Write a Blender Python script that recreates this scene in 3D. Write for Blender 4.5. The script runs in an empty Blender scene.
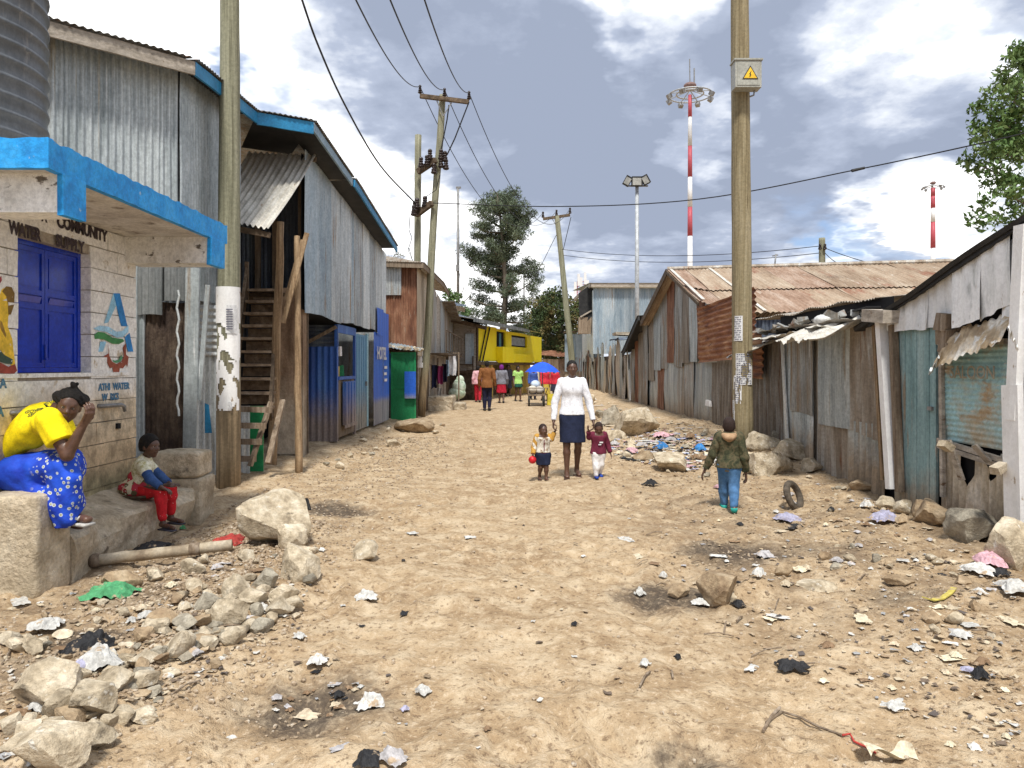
import bpy, math, random
import numpy as np
from mathutils import Vector, Matrix, noise as mnoise
R = math.radians
scene = bpy.context.scene
COL = scene.collection
# ------------------------------------------------------------------ camera, sky, sun, exposure
F = 745.0; HY = 366.0; CH = 1.55          # focal length in px, horizon row, eye height
cam_d = bpy.data.cameras.new('camera'); cam = bpy.data.objects.new('camera', cam_d); COL.objects.link(cam)
cam.location = (0, 0, CH); cam.rotation_euler = (R(90), 0, 0)
cam_d.sensor_width = 36; cam_d.lens = F/1024*36; cam_d.shift_y = -(384-HY)/1024
cam_d.clip_start = 0.05; cam_d.clip_end = 6000
scene.camera = cam
SUN_EL, SUN_AZ = 60, 181        # degrees; azimuth from +Y clockwise: behind the camera, a little left
sd = Vector((math.sin(R(SUN_AZ))*math.cos(R(SUN_EL)), math.cos(R(SUN_AZ))*math.cos(R(SUN_EL)), math.sin(R(SUN_EL))))
sun_d = bpy.data.lights.new('sun', 'SUN'); sun_d.energy = 2.5; sun_d.angle = R(8); sun_d.color = (1.0, .965, .89)
sun = bpy.data.objects.new('sun', sun_d); COL.objects.link(sun); sun.rotation_euler = sd.to_track_quat('Z', 'Y').to_euler(); sun.location = (0, 0, 60)
vs = scene.view_settings
vs.view_transform = 'Standard'; vs.look = 'None'; vs.gamma = 1; vs.use_curve_mapping = False; vs.exposure = 0.88
scene.cycles.max_bounces = 5; scene.cycles.diffuse_bounces = 3; scene.cycles.glossy_bounces = 2
scene.cycles.transparent_max_bounces = 4; scene.cycles.use_denoising = True
scene.cycles.sample_clamp_indirect = 4

class NT:
    """small node-tree writer"""
    def __init__(s, tree): s.t = tree; tree.nodes.clear()
    def n(s, typ, **kw):
        nd = s.t.nodes.new(typ)
        for k, v in kw.items():
            if k == 'ins':
                for kk, vv in v.items():
                    if isinstance(vv, bpy.types.NodeSocket): s.t.links.new(vv, nd.inputs[kk])
                    else: nd.inputs[kk].default_value = vv
            else: setattr(nd, k, v)
        return nd
    def math(s, op, a, b=0.0, c=None, clamp=False):
        nd = s.n('ShaderNodeMath', operation=op, use_clamp=clamp); s.put(nd.inputs[0], a); s.put(nd.inputs[1], b)
        if c is not None: s.put(nd.inputs[2], c)
        return nd.outputs[0]
    def vmath(s, op, a, b=None):
        nd = s.n('ShaderNodeVectorMath', operation=op); s.put(nd.inputs[0], a)
        if b is not None: s.put(nd.inputs[1], b)
        return nd.outputs['Value'] if op in ('DOT_PRODUCT', 'LENGTH', 'DISTANCE') else nd.outputs[0]
    def put(s, sock, v):
        if isinstance(v, bpy.types.NodeSocket): s.t.links.new(v, sock)
        else: sock.default_value = v
    def mix(s, f, a, b, mode='MIX'):
        nd = s.n('ShaderNodeMix', data_type='RGBA', blend_type=mode); s.put(nd.inputs[0], f)
        s.put(nd.inputs[6], c4(a)); s.put(nd.inputs[7], c4(b)); return nd.outputs[2]
    def noise(s, vec, scale, detail=4, rough=.55, col=False, dist=0.0):
        nd = s.n('ShaderNodeTexNoise', ins={'Vector': vec, 'Scale': scale, 'Detail': detail, 'Roughness': rough, 'Distortion': dist})
        return nd.outputs['Color' if col else 'Fac']
    def step(s, v, lo, hi):
        nd = s.n('ShaderNodeMapRange', interpolation_type='SMOOTHSTEP'); s.put(nd.inputs[0], v)
        nd.inputs[1].default_value = lo; nd.inputs[2].default_value = hi; nd.inputs[3].default_value = 0; nd.inputs[4].default_value = 1
        return nd.outputs[0]
def c4(c):
    if isinstance(c, bpy.types.NodeSocket): return c
    return tuple(c) + (1.0,) if len(c) == 3 else tuple(c)

def build_world():
    w = bpy.data.worlds.new('World'); scene.world = w; w.use_nodes = True
    g = NT(w.node_tree)
    sky = g.n('ShaderNodeTexSky', sky_type='NISHITA', sun_disc=False, sun_elevation=R(SUN_EL), sun_rotation=R(SUN_AZ), altitude=1600, air_density=1.0, dust_density=1.2)
    d = g.n('ShaderNodeTexCoord').outputs['Generated']
    sep = g.n('ShaderNodeSeparateXYZ', ins={0: d})
    # clouds live on a flat layer overhead: project the direction on it
    den = g.math('ADD', g.math('MAXIMUM', sep.outputs[2], 0.0), 0.22)
    pl = g.n('ShaderNodeCombineXYZ', ins={0: g.math('DIVIDE', sep.outputs[0], den), 1: g.math('DIVIDE', sep.outputs[1], den), 2: 0.0}).outputs[0]
    wob = g.vmath('MULTIPLY', g.vmath('SUBTRACT', g.noise(pl, 2.2, 5, .6, col=True), (.5, .5, .5)), (.34, .34, .26))
    dd = g.vmath('NORMALIZE', g.vmath('ADD', d, wob))
    def blob(px, py, r0, r1):
        v = Vector(((px-512)/F, 1, (HY-py)/F)).normalized()
        return g.step(g.vmath('DOT_PRODUCT', dd, tuple(v)), math.cos(R(r1)), math.cos(R(r0)))
    def total(lst):
        acc = None
        for (px, py, r0, r1, k) in lst:
            b = g.math('MULTIPLY', blob(px, py, r0, r1), k)
            acc = b if acc is None else g.math('ADD', acc, b)
        return acc
    n1 = g.noise(pl, 1.1, 8, .58, dist=.3); n2 = g.noise(pl, 3.2, 8, .64)
    tone = g.math('ADD', g.math('MULTIPLY', g.math('SUBTRACT', n1, .5), 1.9), g.math('MULTIPLY', g.math('SUBTRACT', n2, .5), 1.35))
    tone = g.math('ADD', tone, .47)
    tone = g.math('ADD', tone, g.math('MULTIPLY', g.math('SUBTRACT', g.noise(pl, 8.0, 6, .6), .5), .5))
    white = total([(180, 70, 3, 13, .55), (420, 190, 1, 5, .38), (330, 190, 1, 6, .5), (900, 40, 2, 9, .62), (640, 20, 1, 4, .5), (700, 140, 1, 4, .5), (880, 222, 1.2, 3.6, .55),
                   (470, 260, 2, 7, .35), (960, 250, 1, 5, .35), (60, 0, 3, 12, .4), (760, 330, 3, 9, .2), (560, 330, 2, 8, .25)])
    dark = total([(470, 60, 4, 12, .50), (600, 120, 3, 9, .42), (560, 200, 2, 7, .28), (820, 120, 4, 10, .42), (700, 220, 2, 7, .25), (760, 40, 2, 6, .3), (640, 250, 2, 6, .25), (880, 247, .8, 2.2, .6), (860, 170, 2, 6, .2)])
    tone = g.math('SUBTRACT', g.math('ADD', tone, white), dark)
    rmp = g.n('ShaderNodeValToRGB', ins={0: tone}); cr = rmp.color_ramp
    cr.elements[0].position = .0; cr.elements[0].color = (.225, .26, .34, 1)
    cr.elements[1].position = .86; cr.elements[1].color = (1.0, 1.0, 1.0, 1)
    e = cr.elements.new(.33); e.color = (.31, .35, .44, 1)
    e = cr.elements.new(.62); e.color = (.55, .58, .635, 1)
    blue = total([(275, 95, .4, 4, .62), (215, 105, .5, 3.5, .5), (1005, 25, .5, 4, .45), (945, 10, .3, 2, .3), (300, 140, .5, 3, .3), (800, 215, 1, 4.5, .42), (855, 262, 1, 4, .6), (330, 30, .5, 4, .35), (995, 110, .5, 3, .3)])
    bm = g.step(g.math('ADD', blue, g.math('MULTIPLY', g.math('SUBTRACT', n2, .55), 1.2)), .22, .95)
    skyc = g.mix(1.0, sky.outputs[0], (.08, .08, .084), 'MULTIPLY')
    skyc = g.mix(.35, skyc, (.26, .36, .54))
    colr = g.mix(bm, rmp.outputs[0], skyc)
    # below the horizon: dull earth
    colr = g.mix(g.step(sep.outputs[2], -.06, -.01), (.2, .17, .13), colr)
    bg = g.n('ShaderNodeBackground', ins={'Color': colr, 'Strength': .92})
    out = g.n('ShaderNodeOutputWorld', ins={'Surface': bg.outputs[0]})
    w.cycles.sampling_method = 'AUTOMATIC'
build_world()
# ------------------------------------------------------------------ helpers: noise, mesh builder, materials, things
def W(px, py, Y):
    return Vector(((px-512)/F*Y, Y, CH + (HY-py)/F*Y))
def _h(ix, iy, seed):
    n = (ix.astype(np.int64)*374761393 + iy.astype(np.int64)*668265263 + seed*974634777) & 0xffffffff
    n = ((n ^ (n >> 13)) * 1274126177) & 0xffffffff
    return ((n ^ (n >> 16)) & 0xffff)/65535.0
def vn(x, y, seed=0):
    x = np.asarray(x, float); y = np.asarray(y, float)
    ix = np.floor(x); iy = np.floor(y); fx = x-ix; fy = y-iy
    fx = fx*fx*(3-2*fx); fy = fy*fy*(3-2*fy)
    a = _h(ix, iy, seed); b = _h(ix+1, iy, seed); c = _h(ix, iy+1, seed); d = _h(ix+1, iy+1, seed)
    return (a*(1-fx)+b*fx)*(1-fy) + (c*(1-fx)+d*fx)*fy
def fbm(x, y, seed=0, oct=4, gain=.5):
    s = 0; a = 1; t = 0
    for i in range(oct):
        s = s + a*vn(np.asarray(x)*2**i + 13.7*i, np.asarray(y)*2**i + 7.1*i, seed+i); t += a; a *= gain
    return s/t - .5
def sst(x, a, b):
    t = np.clip((x-a)/(b-a), 0, 1); return t*t*(3-2*t)

class MB:
    def __init__(s): s.v = []; s.f = []
    def add(s, vs_, fs):
        o = len(s.v); s.v += [tuple(v) for v in vs_]; s.f += [tuple(i+o for i in f) for f in fs]; return s
    def box(s, c, size, rz=0, rx=0, ry=0, jit=0, rng=random):
        m = Matrix.Rotation(rz, 3, 'Z') @ Matrix.Rotation(ry, 3, 'Y') @ Matrix.Rotation(rx, 3, 'X')
        vs_ = []
        for dz in (-.5, .5):
            for dx, dy in ((-.5, -.5), (.5, -.5), (.5, .5), (-.5, .5)):
                p = Vector((dx*size[0], dy*size[1], dz*size[2]))
                if jit: p += Vector((rng.uniform(-jit, jit), rng.uniform(-jit, jit), rng.uniform(-jit, jit)))
                vs_.append(Vector(c) + m @ p)
        return s.add(vs_, [(0, 3, 2, 1), (4, 5, 6, 7), (0, 1, 5, 4), (1, 2, 6, 5), (2, 3, 7, 6), (3, 0, 4, 7)])
    def span(s, x0, x1, y0, y1, z0, z1):
        return s.box(((x0+x1)/2, (y0+y1)/2, (z0+z1)/2), (abs(x1-x0), abs(y1-y0), abs(z1-z0)))
    def beam(s, a, b, w, h, up=(0, 0, 1)):
        """rectangular bar from a to b, w across, h along up"""
        a = Vector(a); b = Vector(b); d = (b-a).normalized(); up = Vector(up)
        if abs(d.dot(up)) > .98: up = Vector((0, 1, 0))
        sx = d.cross(up).normalized(); sy = sx.cross(d).normalized()
        vs_ = []
        for p in (a, b):
            for i, j in ((-.5, -.5), (.5, -.5), (.5, .5), (-.5, .5)): vs_.append(p + sx*w*i + sy*h*j)
        return s.add(vs_, [(0, 3, 2, 1), (4, 5, 6, 7), (0, 1, 5, 4), (1, 2, 6, 5), (2, 3, 7, 6), (3, 0, 4, 7)])
    def tube(s, pts, rad, n=10, cap=True, wob=0, seed=0):
        pts = [Vector(p) for p in pts]
        if not hasattr(rad, '__len__'): rad = [rad]*len(pts)
        rng = random.Random(seed)
        o = len(s.v); prev = None
        for i, p in enumerate(pts):
            d = (pts[min(i+1, len(pts)-1)] - pts[max(i-1, 0)]).normalized()
            if prev is None:
                up = Vector((0, 0, 1)) if abs(d.z) < .9 else Vector((1, 0, 0))
                x = d.cross(up).normalized()
            else:
                x = (prev - d*prev.dot(d)).normalized()
            prev = x; y = d.cross(x)
            for k in range(n):
                a = 2*math.pi*k/n; r = rad[i]*(1+rng.uniform(-wob, wob))
                s.v.append(tuple(p + x*math.cos(a)*r + y*math.sin(a)*r))
        for i in range(len(pts)-1):
            for k in range(n):
                k2 = (k+1) % n
                s.f.append((o+i*n+k, o+i*n+k2, o+(i+1)*n+k2, o+(i+1)*n+k))
        if cap:
            s.f.append(tuple(o+k for k in reversed(range(n)))); e = o+(len(pts)-1)*n
            s.f.append(tuple(e+k for k in range(n)))
        return s
    def prism(s, poly, origin, right, up, depth):
        """2D polygon extruded by depth along right x up"""
        o = Vector(origin); r = Vector(right).normalized(); u = Vector(up).normalized(); n = r.cross(u)
        k = len(poly); vs_ = [o+r*p[0]+u*p[1]+n*depth for p in poly] + [o+r*p[0]+u*p[1] for p in poly]
        fs = [tuple(range(k)), tuple(reversed(range(k, 2*k)))] + [(i, k+i, k+(i+1) % k, (i+1) % k) for i in range(k)]
        return s.add(vs_, fs)
    def sheet(s, O, U, V, w, top, bot=0.0, pitch=.076, amp=.012, ny=6, warp=.006, ragged=0.0, seed=0, per=6, bend=None, thick=0.0):
        """corrugated metal sheet: waves run along V; top/bot may be functions of u (metres)"""
        O = Vector(O); U = Vector(U).normalized(); V = Vector(V).normalized(); N = U.cross(V)
        nx = max(2, int(round(w/pitch*per))); tf = top if callable(top) else (lambda u: top); bf = bot if callable(bot) else (lambda u: bot)
        rng = random.Random(seed); ph = rng.random()*6.28; o = len(s.v); sd_ = seed*7.13 % 97
        us = [w*i/nx for i in range(nx+1)]
        rt = fbm(np.array(us)*6+sd_, np.zeros(nx+1)+sd_, seed, 3)*ragged*2; rb = fbm(np.array(us)*6+sd_, np.zeros(nx+1)+sd_+9, seed+5, 3)*ragged*2
        for j in range(ny+1):
            for i, u in enumerate(us):
                b = bf(u)+rb[i]; t = tf(u)+rt[i]; v = b+(t-b)*j/ny
                h = amp*math.sin(2*math.pi*u/pitch+ph) + warp*2*(mnoise.noise((u*1.3+sd_, v*1.1, sd_*.3)))+ (bend(u, v) if bend else 0)
                s.v.append(tuple(O+U*u+V*v+N*h))
        for j in range(ny):
            for i in range(nx):
                a = o+j*(nx+1)+i; s.f.append((a, a+1, a+nx+2, a+nx+1))
        return s
    def surf(s, nu, nv, fn):
        o = len(s.v)
        for j in range(nv+1):
            for i in range(nu+1): s.v.append(tuple(fn(i/nu, j/nv)))
        for j in range(nv):
            for i in range(nu):
                a = o+j*(nu+1)+i; s.f.append((a, a+1, a+nu+2, a+nu+1))
        return s
    def ball(s, c, r, nu=10, nv=6, sc=(1, 1, 1)):
        c = Vector(c); o = len(s.v)
        for j in range(1, nv):
            t = math.pi*j/nv
            for i in range(nu):
                a = 2*math.pi*i/nu
                s.v.append(tuple(c+Vector((math.sin(t)*math.cos(a)*r*sc[0], math.sin(t)*math.sin(a)*r*sc[1], math.cos(t)*r*sc[2]))))
        s.v.append(tuple(c+Vector((0, 0, r*sc[2])))); s.v.append(tuple(c-Vector((0, 0, r*sc[2])))); T_, B_ = len(s.v)-2, len(s.v)-1
        for j in range(nv-2):
            for i in range(nu):
                i2 = (i+1) % nu; s.f.append((o+j*nu+i, o+(j+1)*nu+i, o+(j+1)*nu+i2, o+j*nu+i2))
        for i in range(nu):
            i2 = (i+1) % nu; s.f.append((T_, o+i, o+i2)); s.f.append((B_, o+(nv-2)*nu+i2, o+(nv-2)*nu+i))
        return s

def link(name, mb, mat, loc=(0, 0, 0), parent=None, smooth=False, mesh=None):
    if mesh is None:
        mesh = bpy.data.meshes.new(name); lx, ly, lz = loc
        if isinstance(mb, tuple):
            v = np.asarray(mb[0])-np.array([lx, ly, lz]); mesh.from_pydata(v.tolist(), [], mb[1] if isinstance(mb[1], list) else mb[1].tolist())
        else:
            mesh.from_pydata([(x-lx, y-ly, z-lz) for x, y, z in mb.v], [], mb.f)
        if smooth: mesh.shade_smooth()
        mesh.materials.append(mat)
    o = bpy.data.objects.new(name, mesh); COL.objects.link(o)
    if parent is not None: o.parent = parent
    else: o.location = loc
    return o
def tag(o, label=None, cat=None, group=None, kind=None):
    if label: o['label'] = label
    if cat: o['category'] = cat
    if group: o['group'] = group
    if kind: o['kind'] = kind
    return o
class Thing:
    def __init__(s, name, label, cat, loc, group=None):
        s.loc = tuple(loc); s.o = bpy.data.objects.new(name, None); s.o.empty_display_size = .1; COL.objects.link(s.o); s.o.location = s.loc
        tag(s.o, label, cat, group)
    def part(s, name, mb, mat, parent=None, label=None, smooth=False):
        o = link(name, mb, mat, s.loc, parent or s.o, smooth)
        if label: o['label'] = label
        return o
def solo(name, mb, mat, label, cat, loc, group=None, smooth=False, kind=None):
    return tag(link(name, mb, mat, loc, None, smooth), label, cat, group, kind)

_mats = {}
def mat(name, cols, scale=3.0, stretch=(1, 1, 1), rough=.8, metal=0.0, bump=.3, bscale=40, layers=(), rand=.12, detail=6, bdist=.01, spec=.3, zl=(), contrast=.17, grain=.16):
    """procedural weathered material; layers: (colour, scale, stretch, threshold, softness); zl: (colour, z_lo, z_hi, wobble) replaces colour below z"""
    if name in _mats: return _mats[name]
    m = bpy.data.materials.new(name); m.use_nodes = True; g = NT(m.node_tree)
    pos = g.n('ShaderNodeNewGeometry').outputs['Position']
    off = g.n('ShaderNodeObjectInfo').outputs['Random']
    p = g.vmath('ADD', pos, g.n('ShaderNodeCombineXYZ', ins={0: g.math('MULTIPLY', off, 37.0), 1: g.math('MULTIPLY', off, 11.0), 2: 0.0}).outputs[0])
    def sc(st): return p if st == (1, 1, 1) else g.vmath('MULTIPLY', p, st)
    n = g.noise(sc(stretch), scale, detail, .6)
    if len(cols) == 1: c = g.mix(g.step(n, .35, .65), tuple(x*.82 for x in cols[0]), tuple(min(1, x*1.12) for x in cols[0]))
    else:
        rp = g.n('ShaderNodeValToRGB', ins={0: n}); el = rp.color_ramp.elements
        k = len(cols); lo = .5-contrast; hi = .5+contrast
        el[0].position = lo; el[0].color = c4(cols[0]); el[1].position = hi; el[1].color = c4(cols[-1])
        for i in range(1, k-1):
            e = el.new(lo+(hi-lo)*i/(k-1)); e.color = c4(cols[i])
        c = rp.outputs[0]
    for i, (lc, ls, lst, th, so) in enumerate(layers):
        nn = g.noise(g.vmath('ADD', sc(lst), (7.3*i+3, 1.7*i, 2.9)), ls, 6, .62)
        c = g.mix(g.step(nn, th, th+so), c, lc)
    for (zc, z0, z1, wob) in zl:
        zz = g.n('ShaderNodeSeparateXYZ', ins={0: pos}).outputs[2]
        zz = g.math('ADD', zz, g.math('MULTIPLY', g.math('SUBTRACT', g.noise(p, 5.0, 6, .7), .5), wob))
        zc2 = g.mix(g.step(n, .36, .62), tuple(x*.68 for x in zc), tuple(min(1, x*1.3) for x in zc)); c = g.mix(g.math('MULTIPLY', g.math('SUBTRACT', 1.0, g.step(zz, z0, z1)), .86), c, zc2)
    if grain:
        gn = g.math('ADD', g.math('MULTIPLY', g.noise(sc(stretch), scale*5+9, 6, .75), .38), g.math('MULTIPLY', g.noise(p, 26, 6, .75), .62)); gv = g.math('ADD', 1-grain, g.math('MULTIPLY', g.step(gn, .40, .60), 2*grain)); c = g.mix(1.0, c, g.n('ShaderNodeCombineXYZ', ins={i: gv for i in range(3)}).outputs[0], 'MULTIPLY')
    if rand:
        c = g.mix(1.0, c, g.n('ShaderNodeCombineXYZ', ins={i: g.math('ADD', 1-rand, g.math('MULTIPLY', off, 2*rand)) for i in range(3)}).outputs[0], 'MULTIPLY')
    bs = g.n('ShaderNodeBsdfPrincipled', ins={'Base Color': c, 'Roughness': rough, 'Metallic': metal, 'Specular IOR Level': spec})
    if bump:
        bn = g.noise(p, bscale, 5, .65)
        b = g.n('ShaderNodeBump', ins={'Height': bn, 'Strength': bump, 'Distance': bdist}); m.node_tree.links.new(b.outputs[0], bs.inputs['Normal'])
    g.n('ShaderNodeOutputMaterial', ins={'Surface': bs.outputs[0]})
    _mats[name] = m; return m

ST = (1, 1, .12)
RUST = (.16, .065, .03); RUST2 = (.30, .15, .075); DIRT = (.30, .21, .13)
M = {}
M['tin_grey'] = mat('galvanised tin', [(.30, .33, .35), (.42, .45, .46), (.52, .54, .53)], 4, (1, 1, .25), .45, .35, .15, 60, [(DIRT, 5, (1.6, 1.6, .1), .56, .12), (RUST2, 7, (2, 2, .3), .66, .06)], zl=[((.25, .19, .13), .1, .9, .9)])
M['tin_gable'] = mat('long grey galvanised sheet', [(.29, .33, .34), (.40, .44, .455), (.50, .54, .545)], 3, (1, 1, .2), .5, .25, .1, 60, [((.33, .28, .20), 4, (2.2, 2.2, .08), .60, .10), ((.52, .55, .55), 6, (3, 3, .1), .62, .08), (RUST2, 9, (2, 2, .6), .73, .04)], rand=.04)
M['tin_pale'] = mat('pale galvanised tin', [(.46, .49, .50), (.56, .59, .59), (.66, .67, .65)], 4, (1, 1, .2), .45, .25, .15, 60, [((.40, .33, .25), 5, (2, 2, .1), .58, .14)])
M['tin_blue'] = mat('blue grey tin', [(.23, .30, .36), (.33, .40, .45), (.42, .47, .50)], 3, (1, 1, .2), .5, .25, .15, 60, [(DIRT, 5, (2, 2, .1), .6, .12)])
M['tin_brown'] = mat('dirty brown tin', [(.17, .135, .10), (.27, .23, .185), (.38, .36, .325)], 4, (1.3, 1.3, .16), .6, .2, .2, 60, [(RUST, 6, (2, 2, .15), .58, .1), ((.42, .43, .42), 6, (2.2, 2.2, .12), .6, .1)], rand=.2)
M['tin_mixed'] = mat('grey tin with rust and mud', [(.19, .175, .15), (.31, .31, .295), (.43, .44, .43)], 3, (1.2, 1.2, .2), .6, .25, .2, 60, [(RUST2, 5, (1.6, 1.6, .2), .58, .1), ((.27, .21, .15), 3.5, (1.5, 1.5, .12), .52, .12), ((.54, .55, .54), 8, (2, 2, .1), .62, .06)], rand=.2, zl=[((.24, .17, .11), .25, 1.0, .8)])
M['tin_silver'] = mat('silvery grey sheet', [(.26, .29, .30), (.38, .42, .43), (.52, .56, .56)], 3, (1.3, 1.3, .2), .5, .3, .2, 60, [((.30, .23, .16), 4, (1.6, 1.6, .12), .58, .12), ((.62, .64, .64), 8, (2, 2, .12), .62, .06)], rand=.1, zl=[((.27, .2, .13), .2, .8, .8)])
M['tin_rust'] = mat('rusted tin', [(.12, .05, .03), (.21, .095, .055), (.33, .18, .11)], 5, (1, 1, .3), .8, .1, .35, 60, [((.36, .27, .2), 7, (2, 2, .3), .62, .1)], rand=.15)
M['tin_rust_h'] = mat('rusted tin laid sideways', [(.13, .05, .03), (.26, .11, .055), (.42, .24, .13)], 5, (.3, .3, 2), .8, .1, .3, 60, [((.10, .035, .03), 3, (.6, .6, 1), .6, .08)])
M['tin_roof'] = mat('brown rusting roof tin', [(.23, .155, .10), (.33, .245, .17), (.41, .33, .245)], 2.2, (1.5, .35, .35), .7, .1, .2, 50, [((.25, .115, .07), 1.6, (1.4, .5, .5), .55, .16), ((.50, .44, .37), 5, (3, .3, .3), .6, .1)], rand=.1)
M['tin_awning'] = mat('whitish weathered canopy tin', [(.40, .37, .32), (.55, .52, .46), (.66, .63, .57)], 5, (2, .5, .5), .6, .15, .15, 50, [((.3, .22, .15), 8, (3, .4, .4), .64, .08)])
M['tin_white'] = mat('whitewashed tin', [(.62, .64, .64), (.80, .81, .82), (.85, .86, .86)], 3.5, (1.2, 1.2, .3), .55, .1, .2, 50, [((.38, .31, .25), 7, (2, 2, .4), .63, .06), ((.2, .1, .06), 9, (2, 2, .5), .7, .03), ((.44, .46, .46), 3, (1.5, 1.5, .4), .54, .12)], zl=[((.34, .27, .2), .1, .7, .9)], grain=.08)
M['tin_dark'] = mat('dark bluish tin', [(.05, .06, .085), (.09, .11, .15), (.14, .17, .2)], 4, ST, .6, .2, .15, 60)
M['teal'] = mat('faded teal paint', [(.16, .27, .28), (.24, .37, .38), (.34, .46, .46)], 4, (1.5, 1.5, .15), .6, 0, .2, 60, [((.33, .27, .20), 5, (1.6, 1.6, .15), .58, .1), ((.45, .42, .36), 9, (2, 2, .2), .66, .05)], zl=[((.28, .2, .13), .05, .55, .6)])
M['teal_shutter'] = mat('worn teal shutter paint', [(.22, .40, .43), (.32, .50, .52), (.40, .34, .24)], 1.6, (1, 1, 1), .6, 0, .2, 60, [((.38, .28, .17), 2.2, (1, 1, 1.4), .52, .12), ((.52, .5, .44), 9, (1, .6, 3), .62, .05)])
M['blue_tin'] = mat('blue painted tin', [(.025, .07, .26), (.035, .11, .38), (.08, .18, .42)], 4, ST, .5, 0, .15, 60, [((.25, .25, .27), 9, (2, 2, .3), .68, .05)], zl=[((.24, .18, .125), .35, 1.2, .6)])
M['blue_flat'] = mat('bright blue paint', [(.02, .10, .50), (.03, .14, .62)], 4, ST, .45, 0, .1, 60, [((.4, .45, .5), 12, (1, 1, .6), .7, .03)], zl=[((.26, .25, .24), .62, .85, .15)])
M['blue_trim'] = mat('sky blue concrete paint', [(.015, .22, .58), (.02, .31, .74), (.05, .37, .78)], 6, (1, 1, 1), .55, 0, .5, 40, [((.30, .45, .62), 14, (1, 1, 1), .66, .05)], rand=0)
M['blue_fascia'] = mat('blue fascia paint', [(.02, .17, .36), (.03, .25, .48)], 4, (1, 1, 1), .5, 0, .2, 40, [((.15, .2, .25), 9, (1, 1, 1), .66, .05)])
M['fascia_pale'] = mat('faded blue grey fascia', [(.16, .25, .33), (.27, .37, .44)], 4, (1, 1, 1), .5, 0, .2, 40)
M['blue_gloss'] = mat('gloss blue metal paint', [(.005, .03, .36), (.008, .045, .48)], 4, (1, 1, 1), .22, 0, .04, 15, [((.08, .14, .5), 18, (1, 1, .3), .70, .04)], spec=.6, rand=0)
M['green'] = mat('green painted metal', [(.015, .19, .07), (.025, .26, .10)], 4, (1, 1, 1), .4, 0, .15, 25, [((.08, .16, .08), 8, (1, 1, .5), .62, .1)])
M['wood_old'] = mat('weathered brown wood', [(.13, .09, .06), (.22, .165, .115), (.32, .26, .2)], 10, (2, 2, .12), .85, 0, .4, 60)
M['wood_dark'] = mat('dark stained wood', [(.05, .035, .022), (.10, .07, .045), (.16, .115, .075)], 10, (1, 1, 1), .85, 0, .4, 60)
M['wood_pole'] = mat('peeled brown pole', [(.15, .095, .05), (.26, .175, .10), (.36, .26, .16)], 10, (3, 3, .15), .8, 0, .4, 50)
M['pole_green'] = mat('treated pole, greenish', [(.135, .13, .085), (.22, .215, .145), (.30, .29, .21)], 7, (4, 4, .1), .8, 0, .5, 40, [((.09, .07, .045), 12, (3, 3, .5), .66, .04)], rand=.05, zl=[((.22, .155, .09), .9, 1.9, .7)])
M['pole_yellow'] = mat('treated pole, yellowish', [(.15, .115, .062), (.245, .20, .115), (.32, .27, .175)], 7, (4, 4, .1), .8, 0, .5, 40, [((.11, .08, .04), 6, (3, 3, .12), .62, .08)], rand=.05)
M['board_grey'] = mat('greyed timber board', [(.24, .21, .175), (.36, .315, .26), (.46, .41, .35)], 9, (.6, .6, 2), .85, 0, .4, 50, [((.17, .11, .07), 5, (1, 1, 2), .62, .06)])
M['white_wash'] = mat('whitewash on timber', [(.76, .75, .73), (.83, .82, .81), (.86, .86, .85)], 6, (1, 1, .4), .75, 0, .4, 40, [((.36, .28, .2), 9, (1.5, 1.5, .6), .66, .05)], grain=.05)
M['concrete'] = mat('rough weathered concrete', [(.34, .275, .19), (.48, .40, .29), (.60, .52, .40)], 5, (1, 1, 1), .9, 0, 1.0, 30, [((.20, .165, .12), 4, (1, 1, 1), .60, .1), ((.26, .25, .14), 3, (1, 1, .8), .62, .1)], bdist=.02)
M['beam_plaster'] = mat('mildewed white plaster', [(.60, .58, .54), (.76, .75, .72), (.82, .81, .79)], 5, (1, 1, .6), .85, 0, .5, 30, [((.14, .12, .10), 7, (1, 1, 1.6), .60, .06)])
M['plaster'] = mat('stained white plaster', [(.50, .46, .41), (.64, .60, .54), (.72, .69, .64)], 5, (1, 1, .6), .85, 0, .5, 30, [((.26, .22, .18), 4.5, (1, 1, 1.2), .58, .1)])
M['kiosk_block'] = mat('stone blocks, painted above', [(.74, .73, .70), (.80, .79, .76), (.82, .81, .79)], 5, (1, 1, 1), .8, 0, .6, 35, [((.52, .44, .33), 6, (1, 1, 1), .60, .08)],
                       zl=[((.56, .44, .28), 1.15, 1.5, .5), ((.44, .32, .19), .75, 1.15, .4), ((.30, .27, .16), .5, .72, .15)], rand=0, bdist=.015)
M['mortar'] = mat('grey mortar', [(.25, .21, .17), (.38, .34, .28)], 9, (1, 1, 1), .9, 0, .5, 50)
M['mud'] = mat('brown mud wall', [(.10, .065, .045), (.17, .115, .08), (.25, .18, .13)], 6, (1, 1, .6), .95, 0, 1.0, 25, bdist=.02)
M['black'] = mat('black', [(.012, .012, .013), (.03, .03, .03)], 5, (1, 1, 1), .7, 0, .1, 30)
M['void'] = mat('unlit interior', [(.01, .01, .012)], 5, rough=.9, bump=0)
M['cable'] = mat('black cable', [(.015, .015, .017)], 5, rough=.6, bump=0)
M['insul'] = mat('dark glazed insulator', [(.03, .02, .018)], 5, rough=.2, bump=0)
M['steel'] = mat('dull steel', [(.18, .18, .18), (.3, .3, .3)], 5, rough=.5, metal=.5)
M['grey_mast'] = mat('grey mast paint', [(.38, .40, .42)], 5, rough=.5, metal=.2, bump=0)
M['paper'] = mat('white paper', [(.62, .62, .62), (.75, .75, .76)], 30, rough=.8, bump=.1)
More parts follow.
